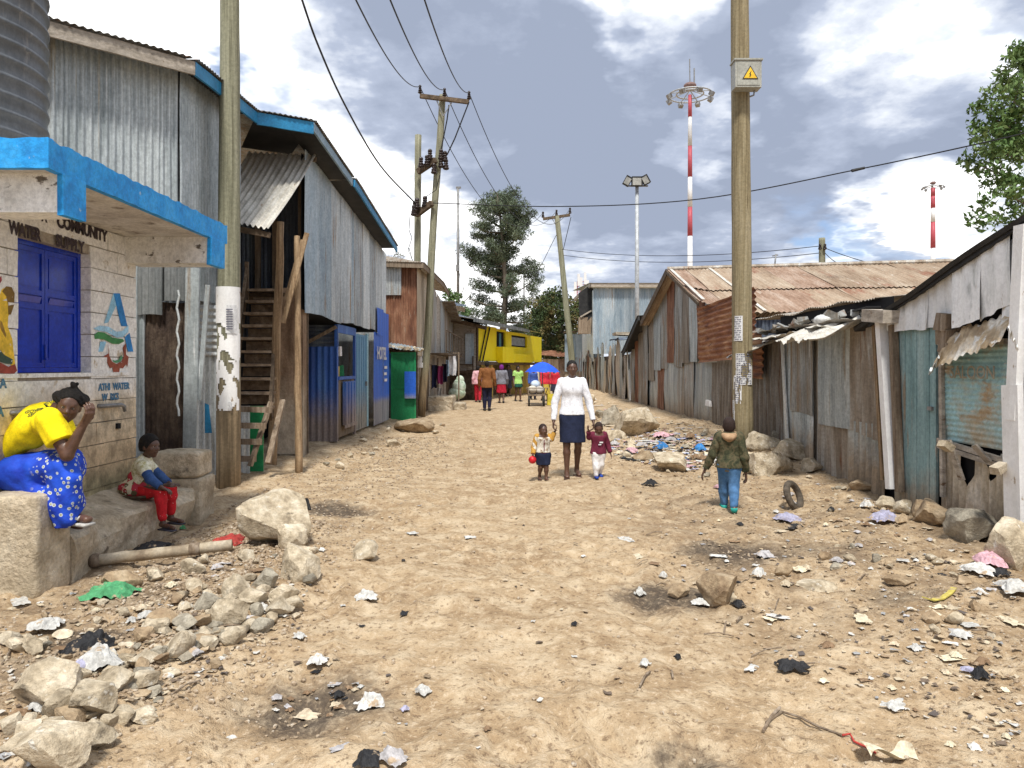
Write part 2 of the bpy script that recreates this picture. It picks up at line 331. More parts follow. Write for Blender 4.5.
M['print'] = mat('grey printed text', [(.12, .12, .16)], 30, rough=.8, bump=0)
M['yellow'] = mat('bright yellow paint', [(.90, .70, .008), (.95, .78, .012), (.95, .80, .03)], 2, (1, 1, .5), .6, 0, .1, 30, [((.55, .38, .05), 5, (1, 1, .3), .70, .05)], rand=0, grain=.05)
M['white_paint'] = mat('white paint', [(.60, .60, .61), (.68, .68, .68)], 3, rough=.5, bump=0)
M['red_paint'] = mat('red paint', [(.34, .06, .08), (.42, .08, .10)], 3, rough=.5, bump=0)

_tc = [0]
def text(s, size, org, right, up, mt, parent, loc, name='lettering', bold=.0, sx=1.0, depth=.002):
    cu = bpy.data.curves.new('tmp', 'FONT'); cu.body = s; cu.size = size; cu.extrude = depth; cu.offset = bold; cu.resolution_u = 3
    cu.align_x = 'CENTER'
    o = bpy.data.objects.new('tmp', cu); COL.objects.link(o); bpy.context.view_layer.update()
    me = bpy.data.meshes.new_from_object(o.evaluated_get(bpy.context.evaluated_depsgraph_get()))
    bpy.data.objects.remove(o); bpy.data.curves.remove(cu)
    r = Vector(right).normalized(); u = Vector(up).normalized(); n = r.cross(u); org = Vector(org)-Vector(loc)
    for v in me.vertices:
        x, y, z = v.co; v.co = org + r*x*sx + u*y + n*z
    me.materials.clear(); me.materials.append(mt); me.name = name
    ob = bpy.data.objects.new(name, me); COL.objects.link(ob); ob.parent = parent; return ob
# ------------------------------------------------------------------ the ground: one height field
PITS = [(315, 690, .36, .06), (335, 512, .40, .03), (680, 752, .26, .06), (668, 592, .36, .05), (735, 548, .5, .03), (830, 552, .35, .02), (90, 640, .25, .03), (55, 660, .3, .0), (655, 410, .5, 0), (130, 600, .35, 0), (905, 598, .3, .02)]
PW = []
for (px, py, r, dep) in PITS:
    Y = F*CH/(py-HY); PW.append(((px-512)/F*Y, Y, r, dep))
def road_mask(x, y):
    """1 on the trodden middle of the street"""
    c = -.05+.015*y+.25*np.sin(y*.25); w = 1.75+.02*y
    return 1-sst(np.abs(x-c)/w, .65, 1.25)
def H(x, y, fine=True):
    x = np.asarray(x, float); y = np.asarray(y, float)
    bank = sst(x, 2.3, 4.3)*(.30*sst(y, 8.5, 12.5)+.02)*(1-.6*sst(y, 40, 60)) + sst(-x, 2.4, 3.6)*.10*sst(y, 6.5, 9.5)
    ridge = .07*np.exp(-((x+2.05+.13*(7-y)*.0)/.45)**2)*sst(y, 2.0, 3.2)*(1-sst(y, 6.8, 8))
    mound = .10*np.exp(-((x-1.75)/.35)**2-((y-5.2)/.22)**2)
    h = bank+ridge+mound
    m = road_mask(x, y)
    near = 1-sst(y, 14, 40)
    side = sst(x, .9, 1.8)*(1-sst(x, 3.8, 4.3))*sst(y, 3.6, 4.6)*(1-sst(y, 9, 11))+sst(-x, 1.3, 2.0)*(1-sst(y, 7, 8.5))
    h = h+side*(np.abs(fbm(x*2.7+4, y*2.4, 63, 4))*.13-.02)
    h = h+fbm(x*.55+3, y*.55, 3, 3)*.13+fbm(x*1.9, y*1.5, 11, 3)*(.055+.03*(1-m))
    if fine:
        b = fbm(x*4.6, y*4.2, 21, 3)
        h = h+near*(np.abs(b)*-.15*m*(.45+.9*sst(fbm(x*.9, y*.8, 90, 2), -.12, .15)) + fbm(x*9, y*9, 31, 3)*(.020+.034*(1-m)) + fbm(x*27, y*27, 41, 2)*(.008+.013*(1-m)))
        h = h-near*.045*np.clip(np.abs(fbm(x*2.3+9, y*1.9, 55, 2))*6, 0, 1)*m*(1-sst(y, 3, 9))*.4
    for (cx, cy, r, dep) in PW:
        if dep: h = h-dep*np.exp(-(((x-cx)/r)**2+((y-cy)/(r*.8))**2))
    return h
def gz(x, y): return float(H(x, y))
def GP(px, py, Ymax=80):
    """point of the ground seen at this pixel"""
    if py <= HY+2: return Vector(((px-512)/F*Ymax, Ymax, 0))
    Y0 = min(Ymax, F*CH/(py-HY)); Ys = np.linspace(Y0*.72, min(Ymax, Y0*1.12), 70); xs = (px-512)/F*Ys
    d = CH+(HY-py)/F*Ys-H(xs, Ys); k = np.argmax(d <= 0) if (d <= 0).any() else 69
    Y = float(Ys[k]); x = (px-512)/F*Y
    return Vector((x, Y, gz(x, Y)))
def ground_mesh():
    ys = [1.2]
    while ys[-1] < 62: ys.append(ys[-1]*1.0062 if ys[-1] < 20 else ys[-1]*1.02)
    ys = np.array([-600, -60, -8, -1, .4]+ys+[80, 120, 200, 400, 900, 2500])
    xc = np.arange(-5.2, 5.601, .026)
    xs = np.concatenate([[-2500, -600, -150, -50, -25, -15, -10, -8, -7, -6.2], np.arange(-5.9, -5.2, .1), xc, np.arange(5.7, 7, .15), [7.5, 8.5, 10, 13, 20, 35, 80, 250, 900, 2500]])
    X, Y = np.meshgrid(xs, ys)
    Z = H(X, Y)*(1-sst(np.abs(X), 12, 40))*(1-sst(Y, 70, 160))
    v = np.stack([X.ravel(), Y.ravel(), Z.ravel()], 1)
    nx = len(xs); ny = len(ys); a = (np.arange(ny-1)[:, None]*nx+np.arange(nx-1)[None, :]).ravel()
    f = np.stack([a, a+1, a+nx+1, a+nx], 1)
    me = bpy.data.meshes.new('ground'); me.vertices.add(len(v)); me.vertices.foreach_set('co', v.ravel())
    me.loops.add(f.size); me.loops.foreach_set('vertex_index', f.ravel()); me.polygons.add(len(f))
    me.polygons.foreach_set('loop_start', np.arange(len(f))*4); me.polygons.foreach_set('loop_total', np.full(len(f), 4)); me.update(); me.validate(); me.shade_smooth()
    return me
def ground_mat():
    m = bpy.data.materials.new('dirt'); m.use_nodes = True; g = NT(m.node_tree)
    p = g.n('ShaderNodeNewGeometry').outputs['Position']; sep = g.n('ShaderNodeSeparateXYZ', ins={0: p})
    x, y = sep.outputs[0], sep.outputs[1]
    n1 = g.noise(p, .9, 7, .62); n2 = g.noise(p, 5, 7, .68); n3 = g.noise(p, 28, 4, .7); n4 = g.noise(p, 110, 2, .6)
    c = g.mix(g.step(n1, .36, .66), (.360, .252, .148), (.455, .333, .204))
    c = g.mix(g.step(n2, .42, .68), c, (.57, .452, .305))
    c = g.mix(g.math('MULTIPLY', g.step(n2, .46, .30), .5), c, (.25, .165, .092))
    c = g.mix(g.math('MULTIPLY', g.step(n3, .54, .66), .7), c, (.60, .48, .34))
    c = g.mix(g.math('MULTIPLY', g.step(n3, .46, .34), .75), c, (.17, .11, .065))
    zr_ = g.math('MULTIPLY', g.math('MULTIPLY', g.step(x, .7, 1.9), g.step(y, 3.7, 5.2)), g.step(y, 13, 8)); zl_ = g.math('MULTIPLY', g.step(x, -1.2, -2.2), g.step(y, 9.5, 7)); zn = g.math('MULTIPLY', g.math('MAXIMUM', zr_, zl_), g.step(g.noise(g.vmath('ADD', p, (9, 4, 0)), 2.6, 8, .72), .40, .62))
    c = g.mix(g.math('MULTIPLY', zn, .72), c, g.mix(n3, (.13, .088, .052), (.30, .215, .14)))
    # grit and specks
    v = g.n('ShaderNodeTexVoronoi', ins={'Vector': g.vmath('ADD', p, g.vmath('MULTIPLY', g.noise(p, 9, 2, .5, col=True), (.2, .2, .2))), 'Scale': 42.0})
    spk = g.math('MULTIPLY', g.step(v.outputs['Distance'], .30, .18), g.step(g.n('ShaderNodeSeparateColor', ins={0: v.outputs['Color']}).outputs[0], .72, .78))
    edge = g.math('ADD', g.step(g.math('ABSOLUTE', g.math('ADD', x, g.math('MULTIPLY', y, -.02))), 1.3, 2.4), .14)
    c = g.mix(g.math('MULTIPLY', spk, g.math('MULTIPLY', edge, .9)), c, g.mix(g.n('ShaderNodeSeparateColor', ins={0: v.outputs['Color']}).outputs[1], (.62, .56, .47), (.12, .09, .07)))
    # burnt rubbish and damp patches
    acc = None
    wx = g.math('ADD', x, g.math('MULTIPLY', g.math('SUBTRACT', g.noise(p, 4, 5, .7), .5), .55)); wy = g.math('ADD', y, g.math('MULTIPLY', g.math('SUBTRACT', g.noise(g.vmath('ADD', p, (5, 5, 5)), 4, 5, .7), .5), .55))
    for (cx, cy, r, dep) in PW:
        q = g.n('ShaderNodeCombineXYZ', ins={0: g.math('SUBTRACT', wx, cx), 1: g.math('MULTIPLY', g.math('SUBTRACT', wy, cy), 1.15), 2: 0.0}).outputs[0]
        s = g.math('MULTIPLY', g.step(g.vmath('LENGTH', q), r*1.35, r*.45), .85 if dep > .02 else .42)
        acc = s if acc is None else g.math('MAXIMUM', acc, s)
    acc = g.math('MULTIPLY', acc, g.math('ADD', .62, g.math('MULTIPLY', g.step(n3, .66, .46), .38)))
    c = g.mix(acc, c, (.062, .050, .042))
    rough = 0.95
    bh = g.math('ADD', g.math('MULTIPLY', n2, .5), g.math('ADD', g.math('MULTIPLY', n3, .35), g.math('MULTIPLY', n4, .16)))
    b = g.n('ShaderNodeBump', ins={'Height': bh, 'Strength': 1.0, 'Distance': .05})
    bs = g.n('ShaderNodeBsdfPrincipled', ins={'Base Color': c, 'Roughness': rough, 'Specular IOR Level': .15, 'Normal': b.outputs[0]})
    g.n('ShaderNodeOutputMaterial', ins={'Surface': bs.outputs[0]})
    return m
gm = ground_mesh(); gmat = ground_mat(); gm.materials.append(gmat)
ground = bpy.data.objects.new('ground', gm); COL.objects.link(ground); tag(ground, 'trodden tan dirt street with stones and rubbish along its edges', 'ground', kind='structure')
# ------------------------------------------------------------------ left side: water kiosk
def wall_sheets(T, A, B, zb, zt, mats, sw=.8, seed=0, name='metal_sheet', pitch=.076, amp=.013, ragged=.01, jit=.03, off=.006, tilt=0.0, gap=0.0, warp=.006, under=.0, back=True, backmat='void', boff=.06, per=6):
    """a wall line A->B (x,y) clad in overlapping corrugated sheets; zb, zt functions of distance along the wall"""
    rng = random.Random(seed); A = Vector((A[0], A[1], 0)); B = Vector((B[0], B[1], 0)); L = (B-A).length; U = (B-A).normalized(); N = U.cross(Vector((0, 0, 1)))
    zbf = zb if callable(zb) else (lambda u: zb); ztf = zt if callable(zt) else (lambda u: zt)
    u = 0; i = 0; out = []
    while u < L-.02:
        w = min(sw*rng.uniform(.85, 1.12), L-u)
        if L-u-w < .2: w = L-u
        w2 = min(w+.05-gap, L-u) if gap == 0 else w-gap*rng.random()
        mb = MB(); dz0 = rng.uniform(-jit, jit); dz1 = rng.uniform(-jit, jit); a = rng.uniform(-tilt, tilt)
        u0 = u
        mb.sheet(A+U*u0+N*(rng.uniform(0, off)+(i % 2)*.004), (U+Vector((0, 0, a))), (0, 0, 1), w2, lambda t: ztf(u0+t)+dz1*.3, lambda t: zbf(u0+t)+dz0, pitch, amp, 6, warp, ragged, seed*31+i, per)
        m = mats[rng.randrange(len(mats))]
        out.append(T.part(name, mb, M[m] if isinstance(m, str) else m, smooth=True)); u += w; i += 1
    if back:
        mb = MB(); n = 8
        mb.surf(n, 1, lambda s, t: A+U*(L*s)-N*boff+Vector((0, 0, (zbf(L*s)+.05)*(1-t)+(ztf(L*s)-.05)*t)))
        T.part('wall_backing', mb, M[backmat])
    return out

k = Thing('water_kiosk', 'white stone block water kiosk with bright blue trimmed flat roof', 'kiosk', (-3.6, 5.9, 0))
XW = -3.6
rng = random.Random(4); mb = MB()
z = .30; r = 0
while z < 2.74:
    h = min(.19, 2.75-z); y = 4.0-(r % 2)*.22
    while y < 7.13:
        l = rng.uniform(.38, .5); y1 = min(y+l, 7.13)
        if 7.13-y1 < .12: y1 = 7.13
        segs = [(max(y, 4.0), y1)]
        if z+h > 1.5+.02 and z < 2.5-.02:
            segs = [(a, min(b, 5.42)) for a, b in segs if a < 5.42]+[(max(a, 6.36), b) for a, b in segs if b > 6.36]
        for a, b in segs:
            if b-a > .02:
                dx = rng.uniform(0, .008)
                mb.box((XW-.09-.0+dx/2, (a+b)/2, z+h/2), (.18+dx, b-a-.003, h-.007), jit=.0025, rng=rng)
        y = y1
    z += .19; r += 1
wall = k.part('block_wall', mb, M['kiosk_block'])
mb = MB(); mb.span(-3.77, -3.612, 4.01, 5.41, .2, 2.76); mb.span(-3.77, -3.612, 6.37, 7.12, .2, 2.76); mb.span(-3.77, -3.612, 5.40, 6.38, .2, 1.495); mb.span(-3.77, -3.612, 5.40, 6.38, 2.505, 2.76)
mb.span(-4.95, -3.77, 6.98, 7.12, .2, 2.76); mb.span(-4.95, -3.77, 4.02, 4.14, .2, 2.76); mb.span(-4.95, -4.83, 4.14, 6.98, .2, 2.76)
k.part('mortar_core', mb, M['mortar'])
mb = MB(); mb.span(-3.62, -3.585, 4.2, 6.98, 1.462, 1.494)
k.part('window_sill', mb, M['kiosk_block'])
# window: two blue steel leaves
wf = MB(); xf = -3.70
for (a, b, c, d) in ((5.42, 6.36, 1.50, 1.535), (5.42, 6.36, 2.47, 2.505), (5.42, 5.45, 1.535, 2.47), (6.32, 6.36, 1.535, 2.47)): wf.span(xf-.03, xf+.018, a, b, c, d)
win = k.part('window', wf, M['blue_gloss'])
for (a, b) in ((5.452, 5.884), (5.890, 6.318)):
    lf = MB(); lf.span(xf-.02, xf-.004, a, b, 1.537, 2.468)
    for (c, d) in ((1.537, 1.575), (2.43, 2.468), (1.99, 2.035), (2.10, 2.14)): lf.span(xf-.004, xf+.008, a, b, c, d)
    for (c, d) in ((a, a+.035), (b-.035, b)): lf.span(xf-.004, xf+.0085, c, d, 1.537, 2.468)
    for (z0, z1) in ((1.60, 1.965), (2.165, 2.405)): lf.span(xf-.004, xf+.003, a+.06, b-.06, z0, z1)
    lf.box((xf+.004, (a+b)/2, 2.067), (.012, b-a-.1, .05), ry=.35)
    k.part('shutter_leaf', lf, M['blue_gloss'], parent=win)
mb = MB(); mb.tube([(xf+.02, 5.885, 1.60), (xf+.02, 5.885, 1.72)], .008, 6); mb.span(xf+.0, xf+.03, 5.87, 5.90, 1.6, 1.612)
k.part('bolt', mb, M['blue_gloss'], parent=win)
# roof slab, blue band, beams
mb = MB(); mb.surf(24, 10, lambda s, t: (-4.98+(2.14*s), 4.52+2.76*t, 2.752)); mb.span(-4.98, -2.84, 4.54, 7.27, 2.76, 2.89)
k.part('roof_slab', mb, M['plaster'])
band = MB(); rng = random.Random(8)
def rough_band(mb, a, b, z0, z1, th, n=40):
    a = Vector(a); b = Vector(b); U = (b-a).normalized(); N = U.cross(Vector((0, 0, 1))); o = len(mb.v)
    for i in range(n+1):
        p = a+(b-a)*(i/n); j1 = .014*mnoise.noise(p*9)+.008*mnoise.noise(p*31); j0 = .006*mnoise.noise(p*12+Vector((5, 0, 0)))
        for (q, zz) in ((0, z0+j0), (0, z1+j1), (-th, z1+j1*.6), (-th, z0)): mb.v.append(tuple(p+N*(q+.004*mnoise.noise(p*14+Vector((0, 0, zz)))) + Vector((0, 0, zz))))
    for i in range(n):
        for c in range(4):
            c2 = (c+1) % 4; mb.f.append((o+i*4+c, o+(i+1)*4+c, o+(i+1)*4+c2, o+i*4+c2))
    mb.f += [(o, o+1, o+2, o+3), (o+n*4+3, o+n*4+2, o+n*4+1, o+n*4)]
rough_band(band, (-2.80, 4.5, 0), (-2.80, 7.32, 0), 2.745, 2.925, .05, 70)
rough_band(band, (-5.0, 4.5, 0), (-2.801, 4.5, 0), 2.748, 2.932, .05, 40)
k.part('roof_band', band, M['blue_trim'])
for (y0, y1) in ((4.65, 4.88), (6.93, 7.24)):
    mb = MB(); mb.span(-3.60, -2.835, y0, y1, 2.51, 2.752)
    bm_ = k.part('roof_beam', mb, M['beam_plaster'])
    mb = MB(); mb.box((-2.815, (y0+y1)/2, 2.625), (.04, y1-y0+.012, .262), jit=.004, rng=rng); k.part('beam_end', mb, M['blue_trim'], parent=bm_)
# painted lettering
ink = mat('black sign paint', [(.03, .02, .03), (.06, .045, .05)], 20, rough=.7, bump=0, layers=[((.5, .48, .45), 22, (1, 1, 1), .66, .05)])
inkb = mat('blue grey sign paint', [(.05, .14, .25), (.08, .2, .32)], 20, rough=.7, bump=0, layers=[((.5, .45, .38), 25, (1, 1, 1), .62, .05)])
def kt(s, px, py, size, mt, dx=0, sx=1.0, bold=.004):
    Y = -3.58*F/(px-512); z = CH+(HY-py)/F*Y
    return text(s, size, (-3.5925, Y, z), (0, 1, 0), (0, 0, 1), mt, wall, k.loc, bold=bold, sx=sx, depth=.0012)
kt('WATER', 27, 237, .13, ink, sx=.80, bold=.006); kt('COMMUNITY', 85, 234.5, .13, ink, sx=.92, bold=.006); kt('SUPPLY', 72, 249.5, .13, ink, sx=.90, bold=.006); kt('A', 46, 221.5, .09, ink)
kt('ATHI  WATER', 116, 389.5, .083, inkb, sx=1.0); kt('W  RKS', 112, 400, .083, inkb, sx=1.0)
kt('YA', 2, 388, .1, inkb); kt('WA', -3, 417, .1, inkb)
# painted emblem: letter A with a wave and a cog
def wy(px, py, X=-3.592):
    Y = X*F/(px-512); return (Y, CH+(HY-py)/F*Y)
def painted(name, pts, col, d=.0, raw=False):
    mt = mat('paint '+name+str(col), [col], 8, rough=.75, bump=0, layers=[((.70, .67, .6), 16, (1, 1, 1), .66, .04)], rand=0)
    q = [wy(*p) for p in pts]; ar = sum(q[i][0]*q[(i+1) % len(q)][1]-q[(i+1) % len(q)][0]*q[i][1] for i in range(len(q)))
    if ar < 0: q = q[::-1]
    mb = MB(); mb.prism(q, (-3.5935+d, 0, 0), (0, 1, 0), (0, 0, 1), .0012); return k.part(name, mb, mt, parent=wall)
def zz(lst): return [(a/4.8, 260+b/4.8) for a, b in lst]       # points read from an enlarged view
painted('letter_stroke', zz([(545, 160), (575, 160), (560, 215), (520, 300), (500, 305), (515, 260)]), (.30, .58, .78))
painted('letter_stroke', zz([(545, 160), (575, 160), (612, 318), (582, 318)]), (.03, .22, .55), .001)
painted('letter_stroke', zz([(600, 370), (622, 350), (640, 440), (614, 440)]), (.03, .22, .55), .001)
painted('letter_stroke', zz([(482, 392), (510, 392), (494, 440), (472, 440)]), (.30, .58, .78), .001)
painted('wave', zz([(448, 330), (480, 315), (520, 320), (560, 345), (590, 340), (616, 312), (616, 345), (590, 370), (560, 372), (510, 345), (475, 340)]), (.36, .62, .80), .0015)
painted('wave', zz([(452, 360), (470, 345), (500, 348), (540, 372), (590, 380), (596, 390), (570, 404), (540, 402), (500, 382), (470, 378), (455, 380)]), (.06, .24, .08), .0015)
cog = []
for i in range(0, 15):
    a = math.pi+math.pi*i/14; r_ = 62 if i % 3 == 1 else 48
    cog.append((557+r_*math.cos(a)*1.0, 462-r_*math.sin(a)*1.35))
cog = [(518, 400), (522, 448)] + [(498, 462), (505, 500), (512, 490), (528, 520), (540, 515), (546, 552), (572, 552), (575, 518), (590, 520), (606, 500), (612, 512), (618, 465), (606, 455), (604, 400)] + [(590, 420), (596, 460), (585, 485), (560, 500), (538, 488), (526, 462)]
painted('cog', zz(cog), (.30, .08, .045), .0005)
painted('cog_arc', zz([(540, 478), (550, 484), (570, 478), (582, 455), (588, 470), (578, 488), (560, 494), (545, 490)]), (.10, .30, .16), .002)
# painted crest at the edge of the frame: a yellow lion on a dark and red scroll
painted('crest_lion', zz([(-60, 200), (0, 165), (10, 140), (35, 128), (62, 140), (70, 190), (60, 240), (40, 270), (38, 320), (60, 380), (66, 440), (76, 520), (60, 520), (40, 470), (20, 470), (-20, 440), (-60, 400)]), (.78, .52, .05))
painted('crest_mane', zz([(10, 150), (30, 126), (56, 130), (70, 160), (68, 215), (52, 262), (40, 262), (38, 215), (30, 175)]), (.20, .12, .03), .001)
painted('crest_scroll', zz([(-60, 440), (0, 430), (20, 455), (62, 478), (58, 500), (30, 498), (-10, 486), (-60, 488)]), (.05, .09, .07), .001)
painted('crest_scroll', zz([(-60, 490), (0, 492), (40, 512), (72, 500), (82, 530), (66, 548), (20, 545), (-60, 540)]), (.34, .07, .05), .0015)
painted('crest_ribbon', zz([(-20, 110), (6, 76), (9, 98), (0, 112), (-20, 120)]), (.34, .06, .07), .001)
painted('crest_lines', zz([(2, 290), (10, 300), (30, 360), (26, 372), (8, 340), (0, 320)]), (.30, .18, .04), .0015)
# taps
for (px, py) in ((99, 406), (12, 413)):
    Y, z = wy(px, py); mb = MB(); mb.tube([(-3.62, Y-.02, z), (-3.56, Y, z), (-3.555, Y+.30, z-.005), (-3.55, Y+.34, z-.02), (-3.545, Y+.345, z-.07)], [.016, .018, .018, .018, .014], 8)
    t_ = k.part('tap_pipe', mb, M['steel'], smooth=True)
mb = MB(); mb.span(-3.60, -3.57, 6.75, 6.80, .98, 1.03); k.part('overflow_outlet', mb, M['void'])
# sloped concrete step in front of the wall and the two bench ends
def rough_block(x0, x1, y0, y1, z0, z1, seed, rnd=.05, amp=.02, n=14):
    """concrete block with worn rounded edges"""
    mb = MB(); c = Vector(((x0+x1)/2, (y0+y1)/2, (z0+z1)/2)); hs = Vector(((x1-x0)/2, (y1-y0)/2, (z1-z0)/2))
    import itertools
    def rp(p):
        q = Vector((max(-hs.x+rnd, min(hs.x-rnd, p.x)), max(-hs.y+rnd, min(hs.y-rnd, p.y)), max(-hs.z+rnd, min(hs.z-rnd, p.z)))); d = p-q
        if d.length > 1e-6: p = q+d.normalized()*rnd
        w_ = c+p; nn = mnoise.fractal(w_*4+Vector((seed, 0, 0)), 1.0, 2.0, 4)*amp
        return w_+(p.normalized()*nn)
    for ax in range(3):
        for s_ in (-1, 1):
            a, b = [(1, 2), (2, 0), (0, 1)][ax]
            def fn(u, v, ax=ax, s_=s_, a=a, b=b):
                if s_ < 0: u = 1-u
                p = Vector((0, 0, 0)); p[ax] = s_*hs[ax]; p[a] = (2*u-1)*hs[a]; p[b] = (2*v-1)*hs[b]; return rp(p)
            mb.surf(n, n, fn)
    return mb
st = Thing('concrete_step', 'sloping worn concrete step along the foot of the kiosk wall', 'step', (-3.3, 6.5, 0))
mb = MB()
prof = [(-3.62, .0), (-3.22, -.05), (-3.19, .10), (-3.18, .20), (-3.20, .29), (-3.23, .325), (-3.30, .34), (-3.61, .45)]
ny = 70
for j in range(ny+1):
    y = 5.42+(7.45-5.42)*j/ny
    for (px_, pz_) in prof:
        p = Vector((px_, y, pz_)); n_ = mnoise.fractal(p*3.5, 1, 2, 4); ed = 1 if px_ > -3.26 else .1
        mb.v.append((px_+ed*(.07*n_+.03*math.sin(y*6)), y, pz_+.012*n_*(1 if pz_ > .3 else 3)))
m_ = len(prof)
for j in range(ny):
    for i in range(m_):
        i2 = (i+1) % m_; mb.f.append((j*m_+i, (j)*m_+i2, (j+1)*m_+i2, (j+1)*m_+i))
mb.f.append(tuple(range(m_))); mb.f.append(tuple(reversed([ny*m_+i for i in range(m_)])))
st.part('slab', mb, M['concrete'], smooth=False)
solo('bench_block', rough_block(-3.6, -3.2, 5.02, 5.42, -.05, .67, 3, .035, .016, 26), M['concrete'], 'chunky concrete bench block under the seated woman in yellow', 'concrete block', (-3.4, 5.2, 0), smooth=True)
b2 = Thing('bench_block', 'two course concrete bench block at the far end of the kiosk step', 'concrete block', (-3.35, 7.6, 0))
b2.part('upper_course', rough_block(-3.62, -3.12, 7.42, 7.8, .43, .69, 5, .04, .018, 18), M['concrete'], smooth=True)
b2.part('lower_course', rough_block(-3.62, -3.11, 7.42, 7.82, -.05, .425, 6, .03, .02, 18), M['concrete'], smooth=True)

# black ribbed water tank on the roof
tk = Thing('water_tank', 'black ribbed plastic water tank standing on the kiosk roof', 'water tank', (-4.27, 5.6, 2.89))
mb = MB(); n = 56; zs = []; z = 2.89
while z < 5.2:
    for (dz, dr) in ((0, 0), (.085, .0), (.093, .016), (.105, .018), (.115, .016), (.124, 0)): zs.append((z+dz, .66+dr))
    z += .13
for (zz_, rr) in zs:
    for i in range(n): a = 2*math.pi*i/n; mb.v.append((-4.27+rr*math.cos(a), 5.6+rr*math.sin(a), zz_))
for j in range(len(zs)-1):
    for i in range(n): i2 = (i+1) % n; mb.f.append((j*n+i, j*n+i2, (j+1)*n+i2, (j+1)*n+i))
tk.part('tank_body', mb, mat('black tank plastic', [(.07, .078, .086), (.11, .12, .13)], 6, (1, 1, .4), .4, 0, .05, 30, rand=0, spec=.6, layers=[((.16, .16, .16), 5, (2, 2, .3), .62, .1)]), smooth=True)
mb = MB()
for i, (zz_, rr) in enumerate([(5.2, .66), (5.45, .5), (5.55, .22), (5.6, .22)]):
    for q in range(n): a = 2*math.pi*q/n; mb.v.append((-4.27+rr*math.cos(a), 5.6+rr*math.sin(a), zz_))
    if i:
        for q in range(n): q2 = (q+1) % n; mb.f.append(((i-1)*n+q, (i-1)*n+q2, i*n+q2, i*n+q))
mb.f.append(tuple(range(3*n, 4*n))); tk.part('lid', mb, M['black'], smooth=True)

# ------------------------------------------------------------------ left side: the large corrugated building
L = Thing('corrugated_building', 'tall two storey corrugated iron building with blue roof edge', 'building', (-4.6, 12.0, 0))
# gable wall facing the camera, then along the street
wall_sheets(L, (-5.45, 7.1), (-3.86, 8.62), .1, lambda u: 5.0, ['tin_gable', 'tin_gable', 'tin_gable'], .9, 2, jit=0, ragged=0, name='wall_sheet', warp=.006, amp=.016, per=8)
wall_sheets(L, (-3.84, 8.62), (-3.84, 10.5), 2.35, lambda u: 5.05, ['tin_gable', 'tin_mixed', 'tin_gable'], .8, 3, jit=.01, ragged=0, name='wall_sheet')
wall_sheets(L, (-3.28, 11.8), (-3.28, 15.4), lambda u: 2.40+.03*math.sin(u*2), lambda u: 4.98-.07*u, ['tin_blue', 'tin_blue', 'tin_grey'], .85, 4, jit=.015, ragged=.006, name='wall_sheet')
wall_sheets(L, (-3.27, 15.4), (-3.27, 19.3), lambda u: 2.39, lambda u: 4.72-.07*u, ['tin_pale', 'tin_pale', 'tin_grey'], .85, 5, jit=.03, ragged=.01, name='wall_sheet')
mb = MB(); mb.span(-6.6, -3.5, 20.55, 20.6, .0, 4.5); L.part('end_wall', mb, M['tin_grey'])
# stair bay interior
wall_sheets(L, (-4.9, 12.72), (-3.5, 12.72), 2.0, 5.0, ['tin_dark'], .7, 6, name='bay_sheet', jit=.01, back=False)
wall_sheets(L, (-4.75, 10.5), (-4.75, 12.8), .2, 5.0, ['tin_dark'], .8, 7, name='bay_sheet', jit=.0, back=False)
mb = MB(); mb.span(-4.8, -3.5, 11.9, 12.7, 2.66, 2.72); L.part('landing', mb, M['wood_dark'])
mb = MB(); mb.span(-4.35, -4.27, 12.6, 12.68, 2.7, 4.9); mb.span(-3.62, -3.54, 12.6, 12.68, 2.7, 4.9); mb.span(-4.05, -3.98, 12.58, 12.66, 2.7, 4.5); L.part('door_post', mb, M['wood_old'])
# bargeboard, blue fascias
E = [Vector((-5.4, 6.8, 5.02)), Vector((-3.6, 8.45, 5.0)), Vector((-3.6, 10.5, 5.12)), Vector((-2.93, 10.98, 5.14)), Vector((-2.91, 13.55, 4.96)), Vector((-2.91, 13.75, 4.99)), Vector((-2.91, 18.85, 4.55))]
def fascia(a, b, h, m, nm, th=.03):
    mb = MB(); n = 12
    a = Vector(a); b = Vector(b)
    for i in range(n):
        p = a+(b-a)*(i/n); q = a+(b-a)*((i+1)/n+.001)
        mb.beam(p+Vector((0, 0, -h/2+.008*mnoise.noise(p*3))), q+Vector((0, 0, -h/2+.008*mnoise.noise(q*3))), th, h)
    L.part(nm, mb, M[m])
fascia(E[0], E[1], .15, 'board_grey', 'bargeboard')
fascia(E[1]+Vector((0, .0, 0)), E[2], .15, 'blue_fascia', 'fascia')
fascia(E[2], E[3], .17, 'blue_fascia', 'fascia')
fascia(E[3], E[4], .13, 'fascia_pale', 'fascia')
fascia(E[5], E[6], .13, 'blue_fascia', 'fascia')
def roof_piece(pts, back, m, nm, T, pitch=.076, lip=.05, up=.025):
    """roof tin above an eave polyline running back towards `back` offset"""
    mb = MB()
    for a, b in zip(pts, pts[1:]):
        U = (b-a); w = U.length; U.normalize(); nx = max(2, int(w/pitch*5)); o = len(mb.v); out = Vector((U.y, -U.x, 0)).normalized()*lip
        for i in range(nx+1):
            p = a+U*(w*i/nx)+Vector((0, 0, up+.010*math.sin(2*math.pi*w*i/nx/pitch)+.01*mnoise.noise((a+U*(w*i/nx))*2)))
            for t in (0, .1, 1): mb.v.append(tuple(p+(out*(1-t*10) if t < .2 else Vector((0, 0, 0)))+Vector(back)*t))
        for i in range(nx):
            for t in range(2): q = o+i*3+t; mb.f.append((q, q+3, q+4, q+1))
    return T.part(nm, mb, M[m])
roof_piece(E[:3], (-3.4, 2.2, .9), 'tin_mixed', 'roof_sheet', L)
